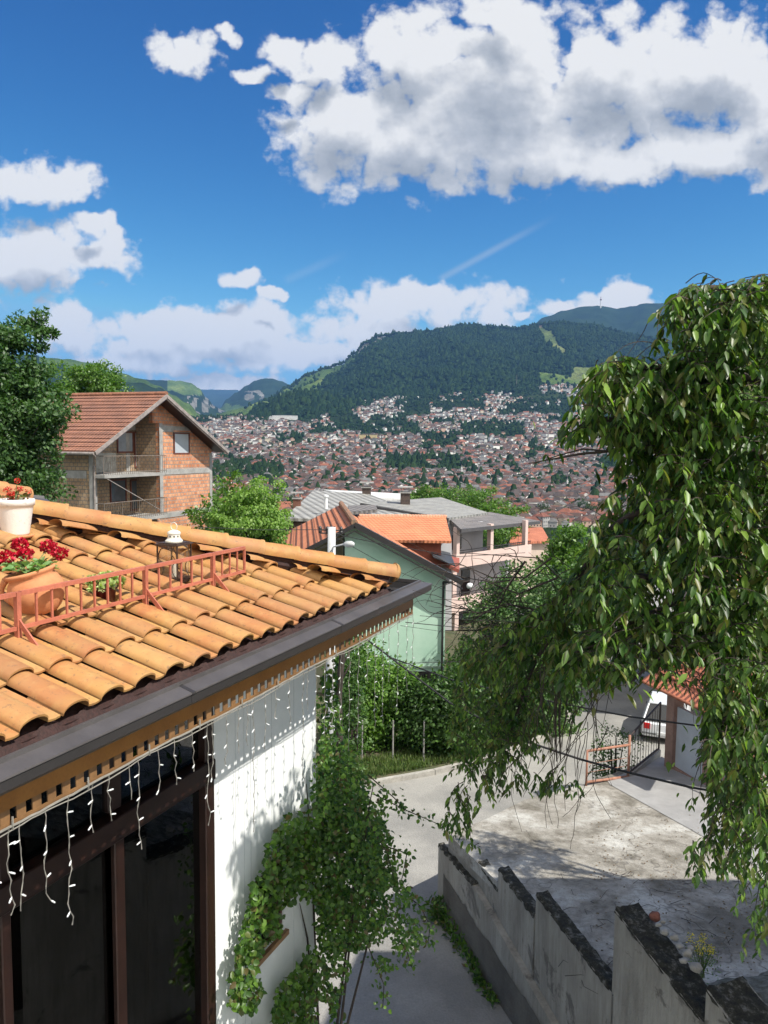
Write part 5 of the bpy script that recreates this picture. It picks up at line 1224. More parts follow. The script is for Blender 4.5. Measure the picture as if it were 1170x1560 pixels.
# walls beneath that roof
mb = MB(); mb.slab([P(552, 770, 57.3), P(683, 793, 51.3), P(683, 960, 51.3), P(552, 960, 57.3)], .3, (0, -1, 0)); mb.build('rear_wall', m_greyw, pk, world=True)
def chimney(par, px, py_top, py_bot, Y, w, cap=True, mat=None):
    t = P(px, py_top, Y); b_ = P(px, py_bot, Y); mb = MB(); mb.box(t.x-w/2, t.x+w/2, Y-w/2, Y+w/2, b_.z-.6, t.z); o = mb.build('chimney', mat or m_dkbr, par, world=True)
    if cap:
        mb = MB(); mb.box(t.x-w*.62, t.x+w*.62, Y-w*.62, Y+w*.62, t.z+.001, t.z+.09)
        for sx in (-1, 1):
            for sy in (-1, 1): mb.box(t.x+sx*w*.4-.04, t.x+sx*w*.4+.04, Y+sy*w*.4-.04, Y+sy*w*.4+.04, t.z+.09, t.z+.42)
        mb.box(t.x-w*.8, t.x+w*.8, Y-w*.8, Y+w*.8, t.z+.42, t.z+.50); mb.build('chimney_cap', m_conc2, o, world=True)
m_dkbr = M('dark_brick_chimney', (.09, .065, .055), .9, .3, 8, 30, .4)
chimney(pk, 617.5, 751, 764, 58, .72)
# orange roofed small house between
oh = thing('orange_roof_house', 'small house with bright orange tiled roof between mint and pink houses', 'house', (P(640, 830, 42).x, 44, -14))
u1 = (P(680, 787, 46)-P(553, 786.5, 44)).normalized()
roofpoly([(688, 824, 42.5), (562, 822, 41), (545, 786, 45.5), (679, 787, 47)], m_orange_tile, 'roof', oh, u=u1, th=.15)
mb = MB()
for i in range(30): a = P(547, 786, 45.5).lerp(P(680, 787, 47), i/30); b_ = P(547, 786, 45.5).lerp(P(680, 787, 47), (i+1.05)/30); mb.tube([a, b_], [.13, .10], 7)
mb.build('ridge_tiles', M('ridge_orange', (.62, .32, .20), .8, .2), oh, world=True)
mb = MB(); mb.slab([P(595, 824, 42.2), P(672, 825, 43), P(672, 960, 43), P(595, 960, 42.2)], .3, (0, -1, 0)); mb.build('wall', M('terracotta_wall', (.36, .10, .06), .85, .15), oh, world=True)
mb = MB(); mb.slab([P(660, 824, 44), P(688, 825, 44.5), P(688, 960, 44.5), P(660, 960, 44)], .3, (0, -1, 0)); mb.build('side_wall', m_greyw, oh, world=True)
roofpoly([(700, 868, 43), (662, 850, 43), (640, 838, 46), (700, 850, 46)], M('red_awning', (.36, .10, .07), .8, .3), 'porch_roof', oh)
roofpoly([(660, 848, 42), (694, 862, 42), (684, 838, 45), (650, 828, 45)], M('dark_tarp', (.05, .055, .065), .5, .3), 'tarp', oh, th=.05)
# big grey shed roof at left
gs = thing('grey_roofed_hall', 'low hall with broad weathered grey sheet roof behind the green bush', 'building', (P(500, 800, 60).x, 60, -14))
v1 = (P(560, 760, 62)-P(470, 790, 52)).normalized()
roofpoly([(432, 789, 50), (545, 792, 50), (640, 781, 54), (560, 752, 66), (478, 747, 66)], m_corr, 'roof', gs, u=Vector((1, .35, 0)))
roofpoly([(455, 768, 58), (462, 764, 60), (494, 744.5, 70), (480, 744, 70)], m_corr2, 'roof', gs, u=Vector((1, 0, 0)), th=.1)
roofpoly([(490, 745.5, 70), (615, 752, 70), (620, 760, 66), (560, 758, 64)], M('white_sheet', (.62, .62, .60), .5, .1), 'ridge_sheet', gs)
roofpoly([(532, 780, 50), (575, 776, 51), (572, 769, 53), (530, 770, 53)], m_corr2, 'lower_roof', gs)
mb = MB(); mb.slab([P(434, 791, 50.3), P(545, 794, 50.3), P(545, 990, 50.3), P(434, 990, 50.3)], .3, (0, -1, 0)); mb.build('wall', M('umber_wall', (.12, .09, .07), .9, .3), gs, world=True)
chimney(gs, 558.5, 743, 753, 66, .75); chimney(gs, 452.5, 760, 770, 56, .55, mat=M('red_chimney', (.20, .09, .06), .9, .3))
mb = MB(); t = P(496.5, 757, 52); b_ = P(496.5, 775, 52); mb.tube([b_, t], .12, 10); mb.lathe([(0, 0), (.18, 0), (.18, .12), (0, .16)], 12, Matrix.Translation(t)); mb.build('vent_pipe', m_white_wall, gs, world=True)
# red roof glimpsed right of the pink house
rr = thing('red_roof_house', 'red tiled roof glimpsed below the pink house balcony columns', 'house', (P(810, 830, 70).x, 72, -16))
roofpoly([(776, 826, 66), (838, 824, 68), (826, 803, 76), (784, 805, 76)], m_redtile, 'roof', rr, u=Vector((1, .1, 0))); mb = MB(); mb.slab([P(778, 827, 66.5), P(836, 825, 68.5), P(836, 920, 68.5), P(778, 920, 66.5)], .3, (0, -1, 0)); mb.build('wall', m_beige, rr, world=True)

# ================================================================ trees around the houses
m_walnut = leaf_mat('walnut_leaf', [(.025, .065, .016), (.045, .105, .022), (.075, .15, .035), (.035, .085, .02)], .5, .3)
a = P(20, 620, 30); tree('broadleaf_tree', 'large dark green tree at the left edge beside the brick house', (a.x-1.5, 30, -10.5), (a.x-.9, 30, a.z-.2), (2.6, 2.4, 3.8), (m_bark, m_walnut), 480, 130, .52, .17, .22, seed=1.3)
a = P(-80, 640, 27); tree('broadleaf_tree', 'dark tree mostly outside the left edge of the picture', (a.x, 27, -10.5), (a.x-.5, 27, a.z), (2.2, 2.2, 3.6), (m_bark, m_walnut), 160, 90, .5, .17, .22, seed=4.3)
a = P(135, 590, 62); tree('broadleaf_tree', 'bright round crowned tree peeking over the brick house ridge', (a.x, 62, -11), (a.x, 62, a.z-.4), (2.9, 2.6, 2.35), (m_bark, m_leafmid), 170, 90, .6, .24, .2, seed=2.1)
m_willow = leaf_mat('willow_leaf', [(.10, .19, .03), (.16, .28, .045), (.24, .36, .08), (.12, .22, .04)], .5, .4)
a = P(388, 790, 31); tree('broadleaf_tree', 'light green feathery tree between brick house and mint house', (a.x, 31, -11), (a.x, 31, a.z-.35), (1.6, 1.4, 1.75), (m_bark, m_willow), 210, 90, .30, .13, .12, seed=6.2, droop=.9)
for (px, py, Y, rx, rz_, lab, sd) in ((735, 772, 74, 2.4, 2.0, 'bright tree behind the pink house roof at right of the chimney', 1), (690, 762, 80, 2.6, 1.6, 'low green tree just above the grey roof ridge', 3), (650, 760, 84, 2.2, 1.3, 'small green tree top behind the large chimney', 5), (760, 800, 70, 2.4, 2.2, 'green tree seen through the pink house upper balcony', 9),
                                       (350, 800, 44, 2.4, 2.6, 'green tree in shade left behind the feathery tree', 7), (330, 775, 60, 3, 2.2, 'dim green tree beside the brick house right corner', 11)):
    a = P(px, py, Y); tree('broadleaf_tree', lab, (a.x, Y, a.z-7), (a.x, Y, a.z), (rx, rx*.8, rz_), (m_bark, m_leafmid), 60, 60, .6, .26, .15, group='trees around the neighbouring houses', seed=sd)

# ================================================================ the big weeping cherry at right
ct = thing('cherry_tree', 'large weeping cherry tree with long drooping leaves filling the right side', 'tree', (6.8, 7.6, -9))
limbs = []
def limb(pts, r):
    P3 = [P(*p) for p in pts]; out = []
    for i in range(len(P3)-1):
        a = P3[max(i-1, 0)]; b_ = P3[i]; c_ = P3[i+1]; d_ = P3[min(i+2, len(P3)-1)]
        for k3 in range(6):
            t = k3/6; out.append(.5*((2*b_)+(c_-a)*t+(2*a-5*b_+4*c_-d_)*t*t+(3*b_-a-3*c_+d_)*t**3))
    out.append(P3[-1]); limbs.append((out, r)); return out
limb([(1420, 900, 7.4), (1330, 640, 7.2), (1250, 520, 6.8), (1170, 482, 6.4), (1120, 446, 6.2), (1060, 440, 6.0), (1015, 470, 5.9)], .075)
limb([(1250, 520, 6.8), (1200, 450, 6.0), (1165, 430, 5.6), (1120, 470, 5.5)], .03)
limb([(1330, 640, 7.2), (1180, 590, 6.4), (1080, 560, 6.0), (990, 560, 5.8), (930, 556, 5.7), (900, 590, 5.7)], .05)
limb([(1300, 760, 7.2), (1150, 690, 6.5), (1040, 640, 6.2), (960, 640, 6.0), (900, 640, 5.9), (868, 665, 5.9)], .05)
limb([(1330, 860, 7.3), (1180, 800, 6.6), (1060, 740, 6.3), (980, 690, 6.2), (900, 690, 6.3), (850, 698, 6.4), (805, 706, 6.5)], .026)
limb([(1350, 980, 7.6), (1180, 900, 7.0), (1080, 830, 6.8), (1000, 780, 6.8), (940, 800, 6.9), (900, 850, 7.0), (860, 910, 7.2), (800, 960, 7.4), (740, 1000, 7.6)], .06)
limb([(1350, 1050, 7.8), (1200, 960, 7.4), (1080, 900, 7.2), (960, 880, 7.3), (880, 930, 7.6), (820, 1000, 7.8), (790, 1080, 7.9), (770, 1140, 8)], .055)
limb([(1080, 900, 7.2), (1000, 930, 6.6), (940, 960, 6.4), (880, 1000, 6.4)], .03)
limb([(1350, 1100, 7.4), (1240, 1000, 6.5), (1150, 960, 6.0), (1080, 970, 5.7), (1010, 1000, 5.6), (960, 1040, 5.6)], .045)
limb([(1350, 1150, 7.2), (1240, 1080, 6.3), (1170, 1070, 5.8), (1110, 1090, 5.6), (1080, 1140, 5.6)], .04)
mb = MB()
tr0 = Vector((6.8, 7.6, -11))
mb.tube([tr0, (6.7, 7.55, -6), (6.5, 7.5, -3.5), P(1350, 980, 7.6), P(1420, 900, 7.4)], [.26, .22, .18, .14, .10], 10)
mb.tube([P(1350, 980, 7.6), P(1340, 820, 7.3), P(1330, 640, 7.2)], [.10, .08, .07], 8)
mb.build('trunk', m_bark, ct, world=True, smooth=True)
mb = MB()
for pts, r in limbs: mb.tube(pts, [r*(1-.85*i/(len(pts)-1)) for i in range(len(pts))], 6)
# thin bare twigs at the left and hanging ones
bare = [[(965, 790, 7), (930, 850, 7.3), (880, 905, 7.6), (820, 850, 7.8), (760, 846, 8.0), (700, 842, 8.1)], [(880, 905, 7.6), (820, 950, 7.8), (770, 985, 8), (740, 1010, 8.1)], [(840, 850, 7.7), (800, 880, 7.8), (750, 880, 8), (698, 858, 8.1)],
        [(850, 880, 7.7), (790, 905, 7.8), (740, 885, 8), (705, 880, 8)], [(820, 930, 7.8), (770, 920, 7.9), (730, 935, 8), (700, 925, 8.1)], [(800, 855, 7.8), (770, 900, 7.9), (745, 960, 8)], [(980, 680, 6.2), (930, 688, 6.3), (888, 684, 6.4), (850, 694, 6.5), (812, 707, 6.6)],
        [(1085, 830, 6.2), (1040, 880, 6.0), (1010, 930, 5.9), (1050, 980, 5.8), (1075, 1010, 5.8)], [(1120, 800, 6.2), (1060, 840, 6), (1000, 870, 5.9)]]
for bp_ in bare:
    q = [P(*p) for p in bp_]; mb.tube(q, [.012*(1-.7*i/(len(q)-1)) for i in range(len(q))], 5)
for i in range(70):
    b0 = random.choice(bare[:6]); k3 = random.randrange(len(b0)-1); a = P(*b0[k3]).lerp(P(*b0[k3+1]), random.random()); q = [a]
    v = Vector((random.uniform(-.8, -.1), random.uniform(-.3, .3), random.uniform(-.5, .4))).normalized()
    for s in range(7): v = (v+Vector((random.gauss(0, .3), random.gauss(0, .3), random.gauss(-.06, .25)))).normalized(); q.append(q[-1]+v*random.uniform(.06, .14))
    mb.tube(q, [.006-.0006*s for s in range(8)], 4)
hang = []
for i in range(48):
    px = random.choice([random.uniform(790, 960), random.uniform(860, 920), random.uniform(770, 880)]); py = random.uniform(1000, 1120); q = [P(px, py, random.uniform(6.8, 8.2))]; v = Vector((random.uniform(-.3, .3), random.uniform(-.2, .2), -1)).normalized(); n_ = random.randint(6, 15)
    for s in range(n_): v = (v+Vector((random.gauss(0, .22), random.gauss(0, .2), -.13))).normalized(); q.append(q[-1]+v*.085)
    mb.tube(q, [.0036*(1-.6*s/n_)+.001 for s in range(n_+1)], 4); hang.append(q)
for px0 in (846, 852): 
    q = [P(px0+20, 985, 7.4), P(px0+2, 1040, 7.4), P(px0, 1100, 7.4), P(px0+2, 1160, 7.4)]; mb.tube(q, [.022, .016, .012, .006], 5)
mb.build('branch', m_bark, ct, world=True, smooth=True)
pos = []; dirs = []; nrs = []; lens = []
twigs = MB()
ENV = [(1260, 395), (1150, 418), (1110, 430), (1060, 428), (1022, 450), (1005, 500), (985, 538), (940, 533), (905, 556), (885, 600), (853, 655), (866, 676), (905, 652), (940, 688), (935, 740), (905, 790), (885, 850), (850, 885), (800, 905), (730, 905), (700, 950), (680, 1010), (680, 1100), (690, 1150), (672, 1262), (740, 1310), (765, 1210), (905, 1205), (892, 1075), (945, 1035), (1045, 1050), (1058, 1150), (1040, 1330), (1180, 1440), (1260, 1450)]
def twig(p, v, n_, step, L0, grav=.22, wig=.16, r=.005, dens=1.):
    q = [p]; 
    for s in range(n_):
        v = (v+Vector((random.gauss(0, wig), random.gauss(0, wig), -grav))).normalized(); q.append(q[-1]+v*step)
        for k3 in range(2 if random.random() < dens else 1):
            az_ = random.random()*6.283; side = Vector((math.cos(az_), math.sin(az_), 0)); d = (v*.5+side*.75+Vector((0, 0, -.75))).normalized()
            pos.append(tuple(q[-1])); dirs.append(tuple(d)); nn_ = (side+Vector((0, -.35, .75))+Vector((random.gauss(0, .3), random.gauss(0, .3), random.gauss(0, .3)))); nrs.append(tuple(nn_)); lens.append(L0*random.choice((.55, .75, .9, 1., 1.1, 1.25))*random.uniform(.85, 1.1))
    if in_poly(*project(q[-1]), ENV): twigs.tube(q, [r*(1-.7*i/n_) for i in range(n_+1)], 3, caps=False)
crown = [(1210, 440), (1165, 425), (1120, 450), (1060, 432), (1012, 470), (1000, 520), (985, 545), (930, 545), (900, 575), (872, 640), (880, 655), (935, 640), (965, 680), (950, 720), (925, 770), (905, 820), (915, 880), (880, 900), (850, 940), (800, 950), (740, 960), (745, 1000), (870, 1000), (900, 985), (960, 980), (1040, 985), (1080, 1000), (1190, 1040), (1220, 700)]
for a in sample_poly(crown, 1900):
    if noise.noise(Vector((a[0]*.013, a[1]*.013, 4.2))) < (-.30 if a[0] > 1050 else -.02) and random.random() < .8: continue
    Y = 5.5+3.2*random.random()**1.5
    if a[1] > 900 and a[0] < 900: Y += 1.6
    p = P(a[0], a[1], Y); dist = random.random(); az_ = random.uniform(0, 6.28)
    twig(p, Vector((math.cos(az_)-.1, math.sin(az_)*.8-.2, random.uniform(-.1, .8))).normalized(), random.randint(5, 11), .05, .105 if Y < 7.2 else .095, .20)
# edge sprays following the limbs
for pts, r in limbs:
    for i in range(int(len(pts)*.25), len(pts)):
        for k3 in range(3):
            p = pts[i]+Vector((random.gauss(0, .03), random.gauss(0, .1), random.gauss(0, .03))); az_ = random.uniform(0, 6.28)
            if project(p)[0] < 905 and 670 < project(p)[1] < 760: continue
            twig(p, Vector((math.cos(az_)-.5, math.sin(az_), random.uniform(-.2, .7))).normalized(), random.randint(5, 9), .055, .105, .26)
# lower left darker curtain
low = [(720, 955), (800, 940), (880, 960), (880, 1030), (840, 1070), (830, 1110), (800, 1130), (760, 1170), (735, 1190), (712, 1180), (690, 1130), (682, 1050), (700, 990)]
for a in sample_poly(low, 250):
    twig(P(a[0], a[1], random.uniform(6.9, 9.6)), Vector((random.gauss(0, .5), random.gauss(0, .5), random.uniform(-.2, .6))).normalized(), random.randint(5, 10), .05, .078, .22)
for (px, py, m_) in ((705, 1195, 9), (695, 1215, 9), (715, 1215, 8), (690, 1235, 7), (735, 1180, 7), (755, 1160, 7), (770, 1150, 6), (860, 1165, 7), (870, 1190, 6), (850, 1175, 6), (820, 1180, 5), (790, 1180, 5), (728, 1290, 1), (880, 1200, 5), (680, 1255, 4)):
    for k3 in range(3): twig(P(px+random.uniform(-8, 8), py+random.uniform(-8, 4), random.uniform(6.8, 8)), Vector((random.gauss(0, .4), random.gauss(0, .3), -.3)).normalized(), m_, .05, .09, .3)
# far left grey green mass with willow-like sprays in front of the pink house
lowl = [(830, 800), (870, 790), (880, 850), (850, 900), (780, 930), (740, 940), (700, 970), (690, 950), (735, 900), (790, 880), (820, 840)]
# right lower bunch in shade
rb = [(1050, 985), (1220, 990), (1220, 1330), (1160, 1330), (1150, 1270), (1120, 1240), (1085, 1230), (1065, 1180), (1060, 1130), (1075, 1080), (1040, 1030)]
for a in sample_poly(rb, 430): twig(P(a[0], a[1], random.uniform(4.9, 6.8)), Vector((random.gauss(0, .5), random.gauss(0, .4), random.uniform(-.3, .4))).normalized(), random.randint(4, 9), .045, .085, .3)
for (px, py, m_) in ((1085, 1240, 9), (1075, 1270, 7), (1060, 1290, 6), (1100, 1235, 8), (1120, 1260, 7), (1140, 1280, 9), (1165, 1330, 9), (1160, 1400, 6), (1110, 1300, 4)):
    for k3 in range(3): twig(P(px+random.uniform(-8, 8), py+random.uniform(-10, 4), random.uniform(5, 5.6)), Vector((random.gauss(-.2, .4), random.gauss(0, .3), -.3)).normalized(), m_, .045, .08, .3)
top = [(1010, 985), (960, 975), (900, 985), (870, 1000), (940, 1020), (1000, 1030), (1060, 1050)]
for a in sample_poly(top, 130): twig(P(a[0], a[1], random.uniform(5.4, 6.6)), Vector((random.gauss(0, .5), random.gauss(0, .4), random.uniform(-.3, .4))).normalized(), random.randint(3, 6), .045, .085, .3)
twigs.build('twig', m_bark, ct, world=True)
keep = []
for p_ in pos:
    a_, b_ = project(p_); keep.append((in_poly(a_, b_, ENV) and not (965 < a_ < 1075 and 1005 < b_ < 1205 and random.random() < .93)) or a_ > 1200 or (a_ > 1080 and b_ > 1300) or random.random() < .03)
keep = np.array(keep); pos = list(np.array(pos)[keep]); dirs = list(np.array(dirs)[keep]); nrs = list(np.array(nrs)[keep]); lens = list(np.array(lens)[keep])
n = len(pos); pos = np.array(pos); dirs = np.array(dirs); nrs = np.array(nrs); lens = np.array(lens)
leaves('foliage', pos, dirs, nrs, lens, lens*.34, m_cherry, LEAF8, ct, smooth=True)
print('cherry leaves', n)
# small-leaved tree standing between the cherry and the pink house
m_olivel = leaf_mat('narrow_grey_leaf', [(.03, .075, .02), (.06, .13, .035), (.10, .18, .06), (.16, .24, .08)], .5, .35)
a = P(800, 980, 30.5); t2 = tree('slender_leaved_tree', 'slender leaved grey green tree between the cherry and the pink house', (a.x, 30.5, -11.4), (a.x+.1, 30.5, a.z-.6), (2.7, 1.6, 3.9), (m_bark, m_olivel), 330, 120, .5, .15, .16, seed=8.2)
a = P(885, 880, 38); t2 = tree('slender_leaved_tree', 'pale green leafy tree crown right beside the pink house columns', (a.x, 38, -12), (a.x, 38, a.z-.8), (2.6, 2.2, 3.3), (m_bark, m_leafmid), 200, 90, .55, .2, .15, seed=3.2)
# ================================================================ far terrain, forest and city
TROWS = 8
TC = [(-400, [(960, 50), (905, 95), (830, 230), (775, 500), (730, 900), (695, 1500), (668, 2100), (650, 2600)]),
      (75, [(960, 50), (905, 95), (830, 230), (775, 500), (730, 900), (695, 1500), (660, 2100), (642, 2600)]),
      (330, [(960, 50), (905, 95), (830, 260), (775, 520), (735, 850), (700, 1250), (662, 1900), (638, 2400)]),
      (480, [(960, 50), (905, 95), (838, 260), (785, 520), (742, 850), (700, 1250), (658, 1900), (630, 2500)]),
      (600, [(960, 50), (905, 95), (845, 260), (792, 520), (745, 850), (700, 1300), (650, 2000), (606, 2800)]),
      (740, [(960, 50), (905, 95), (850, 260), (798, 520), (750, 850), (700, 1350), (645, 2100), (590, 3000)]),
      (870, [(960, 50), (905, 95), (855, 260), (802, 520), (755, 850), (705, 1350), (645, 2150), (583, 3100)]),
      (1600, [(960, 50), (905, 95), (855, 260), (802, 520), (755, 850), (705, 1350), (650, 2150), (590, 3100)])]
def table(TC, px, v):
    """screen row and distance at a column, v in 0..1"""
    for i in range(len(TC)-1):
        if px <= TC[i+1][0] or i == len(TC)-2:
            f = (px-TC[i][0])/(TC[i+1][0]-TC[i][0]); f = max(0, min(1, f)); f = f*f*(3-2*f); k = len(TC[i][1])-1
            x = v*k; j = min(int(x), k-1); g = x-j; g = g
            def at(col): a, b_ = col[j], col[j+1]; return (a[0]+(b_[0]-a[0])*g, math.log(a[1])+(math.log(b_[1])-math.log(a[1]))*g)
            A_, B_ = at(TC[i][1]), at(TC[i+1][1]); return A_[0]+(B_[0]-A_[0])*f, math.exp(A_[1]+(B_[1]-A_[1])*f)
def tpoint(TC, px, v, amp=.004):
    y, D = table(TC, px, v); p = P(px, y, D)
    if amp: p.z += D*amp*(noise.fractal(Vector((p.x/260, p.y/260, 1.7)), 1, 2, 5))*min(1, D/600)
    return p
def forest_mat(name, a, b_, c_, sc_=.012):
    m, nt, b = new_mat(name); v = coords(nt, kind='Object')
    c = ramp(nt, fbm(nt, v, sc_*.35, 6, .6), [(.35, a), (.5, b_), (.68, c_)])
    c = mixc(nt, .8, c, ramp(nt, fbm(nt, v, sc_*5, 5, .7), [(.35, (.55, .55, .55)), (.65, (1.25, 1.25, 1.25))]), 'MULTIPLY')
    L(nt, c, b.inputs['Base Color']); b.inputs['Roughness'].default_value = 1; b.inputs['Specular IOR Level'].default_value = .1
    bump(nt, b, fbm(nt, v, sc_*6, 4, .7), 1, 14); return m
m_for = forest_mat('forest_slope', (.009, .022, .008), (.014, .032, .011), (.025, .05, .015))
m_forlit = forest_mat('sunlit_pale_woodland', (.045, .085, .022), (.09, .145, .035), (.17, .22, .06))  # pale woodland, also painted on sunlit slopes against the darker cloud-shaded forest
m_meadow = forest_mat('meadow', (.09, .13, .04), (.13, .17, .05), (.16, .18, .07))
m_rock = forest_mat('limestone_cliff', (.09, .10, .07), (.22, .21, .18), (.32, .31, .28), .03)
m_valley = forest_mat('valley_green', (.013, .028, .011), (.022, .042, .014), (.045, .07, .025), .02)
def surf(name, TC, x0, x1, dx, nv, mats, matfn=None, amp=.004, kind='structure', relief=None, label=None):
    cols = []; x = x0; vs = []; fs = []; ms = []
    nx = int((x1-x0)/dx)
    for i in range(nx+1):
        px = x0+dx*i
        for j in range(nv+1):
            v = j/nv; p = tpoint(TC, px, v, amp)
            if relief: p = relief(p, px, v)
            vs.append(p)
    for i in range(nx):
        for j in range(nv): a = i*(nv+1)+j; fs.append((a, a+nv+1, a+nv+2, a+1)); ms.append(matfn(x0+dx*(i+.5), (j+.5)/nv) if matfn else 0)
    mb = MB(); mb.add(vs, fs); mb.m = ms; o = mb.build(name, mats, smooth=True); setp(o, kind=kind, label=label); return o
surf('valley_ground', TC, -400, 1600, 12, 110, [m_valley], amp=.004)
def ridge_rel(A_, s_, seed):
    def f(p, px, v):
        w = math.sin(min(1, v)*math.pi)**.7 if v < .98 else 0
        h = noise.ridged_multi_fractal(Vector((p.x/s_+seed, p.y/s_, seed)), 1, 2, 5, 1, 2)-1.0
        p = p.copy(); p.z += A_*h*w; jag_ = noise.noise(Vector((p.x/45, p.y/45, seed)))*A_*.07+noise.noise(Vector((p.x/16, p.y/16, seed)))*A_*.045
        p.z += jag_; return p
    return f
def mk(cols, base, mid, D0_, D1, bend=.5):
    """columns from (px, skyline y) with a base row: list of (y, distance)"""
    out = []
    for px, ys in cols:
        yb = base(px) if callable(base) else base
        D0 = D0_(px) if callable(D0_) else D0_
        out.append((px, [(yb, D0), (yb+(ys-yb)*.35, D0*(D1/D0)**.35), (yb+(ys-yb)*.7, D0*(D1/D0)**.68), (ys, D1)]))
    return out
# big forested mountain in front
sky4 = [(330, 640), (375, 630), (410, 611), (440, 592), (470, 572), (500, 562), (520, 556), (540, 540), (556, 524), (575, 514), (610, 510), (650, 507), (690, 500), (715, 497), (750, 501), (790, 503), (815, 497), (850, 494), (900, 498), (960, 512), (1000, 520), (1170, 545), (1500, 580)]
T4 = mk(sky4, lambda px: 652 if px < 480 else max(604, 652-(px-480)*.22), 0, lambda px: 2400+max(0, min(1, (px-450)/200))*430, 4500)
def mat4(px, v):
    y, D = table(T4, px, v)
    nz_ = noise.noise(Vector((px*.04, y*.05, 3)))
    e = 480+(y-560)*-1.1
    if 540 < y and px < e+52+nz_*22 and px < 545: return 1  # left slope painted lighter as sunlit
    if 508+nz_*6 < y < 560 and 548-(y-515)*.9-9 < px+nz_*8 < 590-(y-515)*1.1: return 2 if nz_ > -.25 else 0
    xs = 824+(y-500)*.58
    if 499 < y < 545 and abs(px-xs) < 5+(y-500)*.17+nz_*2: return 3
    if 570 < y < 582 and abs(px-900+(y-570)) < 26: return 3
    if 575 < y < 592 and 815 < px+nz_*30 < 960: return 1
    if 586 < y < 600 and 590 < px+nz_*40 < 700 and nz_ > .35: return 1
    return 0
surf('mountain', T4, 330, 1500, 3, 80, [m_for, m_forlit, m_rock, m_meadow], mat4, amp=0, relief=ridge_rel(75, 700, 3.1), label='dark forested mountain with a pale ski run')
sky5 = [(700, 540), (780, 520), (805, 500), (830, 483), (860, 473), (890, 467), (915, 466), (940, 470), (960, 467), (985, 462), (1010, 462), (1170, 456), (1500, 470)]
surf('mountain', mk(sky5, 560, 0, 5200, 7200), 700, 1500, 5, 40, [m_for], amp=0, relief=ridge_rel(90, 900, 6.1), label='distant bluish mountain ridge carrying a tower')
sky3 = [(250, 660), (318, 645), (335, 622), (345, 608), (360, 598), (375, 588), (388, 580), (400, 577), (415, 577), (425, 580), (447, 588), (480, 600), (520, 620), (600, 650)]
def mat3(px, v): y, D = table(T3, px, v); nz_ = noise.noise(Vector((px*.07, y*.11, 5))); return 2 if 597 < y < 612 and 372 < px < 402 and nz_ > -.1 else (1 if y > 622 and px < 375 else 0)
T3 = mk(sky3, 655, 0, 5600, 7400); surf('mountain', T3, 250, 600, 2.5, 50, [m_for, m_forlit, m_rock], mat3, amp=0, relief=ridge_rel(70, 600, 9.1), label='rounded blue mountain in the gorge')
sky1 = [(-500, 540), (40, 540), (75, 545), (100, 547), (140, 553), (180, 567), (215, 577), (240, 587), (265, 602), (285, 614), (305, 632), (320, 650), (340, 665)]
T1 = mk(sky1, 672, 0, 2200, 3300)
def mat1(px, v): y, D = table(T1, px, v); ys = table(T1, px, 1)[0]; nz_ = noise.noise(Vector((px*.05, y*.05, 8))); return 1 if y < ys+11+nz_*7 and px > 60 else 0  # sunlit hilltop painted in the lighter tone
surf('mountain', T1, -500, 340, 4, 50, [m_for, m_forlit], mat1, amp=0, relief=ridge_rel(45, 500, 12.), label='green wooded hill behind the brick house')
sky2 = [(150, 590), (200, 577), (235, 579), (270, 580), (290, 583), (303, 591), (315, 606), (326, 618), (340, 626), (360, 632), (380, 640), (400, 650)]
T2 = mk(sky2, 662, 0, 4300, 6000)
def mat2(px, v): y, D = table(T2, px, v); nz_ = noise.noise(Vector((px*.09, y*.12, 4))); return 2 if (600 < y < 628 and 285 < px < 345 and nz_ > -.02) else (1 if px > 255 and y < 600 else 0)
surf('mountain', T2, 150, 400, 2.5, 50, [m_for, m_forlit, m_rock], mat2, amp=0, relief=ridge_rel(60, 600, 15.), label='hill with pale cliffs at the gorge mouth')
sky0 = [(0, 594), (280, 593), (310, 593.5), (360, 594), (372, 597), (400, 604), (600, 620)]
surf('mountain', mk(sky0, 640, 0, 9500, 15000), 0, 600, 6, 20, [m_for], amp=0, relief=ridge_rel(60, 1500, 18.), label='farthest flat blue ridge in the gorge')
# wooded foothill knoll in front of the big mountain
skyk = [(330, 655), (372, 637), (400, 620), (430, 607), (455, 600), (480, 602), (520, 612), (560, 622), (620, 640), (680, 660)]
surf('hill', mk(skyk, lambda px: 668, 0, 2150, 2650), 340, 680, 3, 30, [m_for], amp=0, relief=ridge_rel(22, 260, 21.), label='low dark wooded knoll above the city')
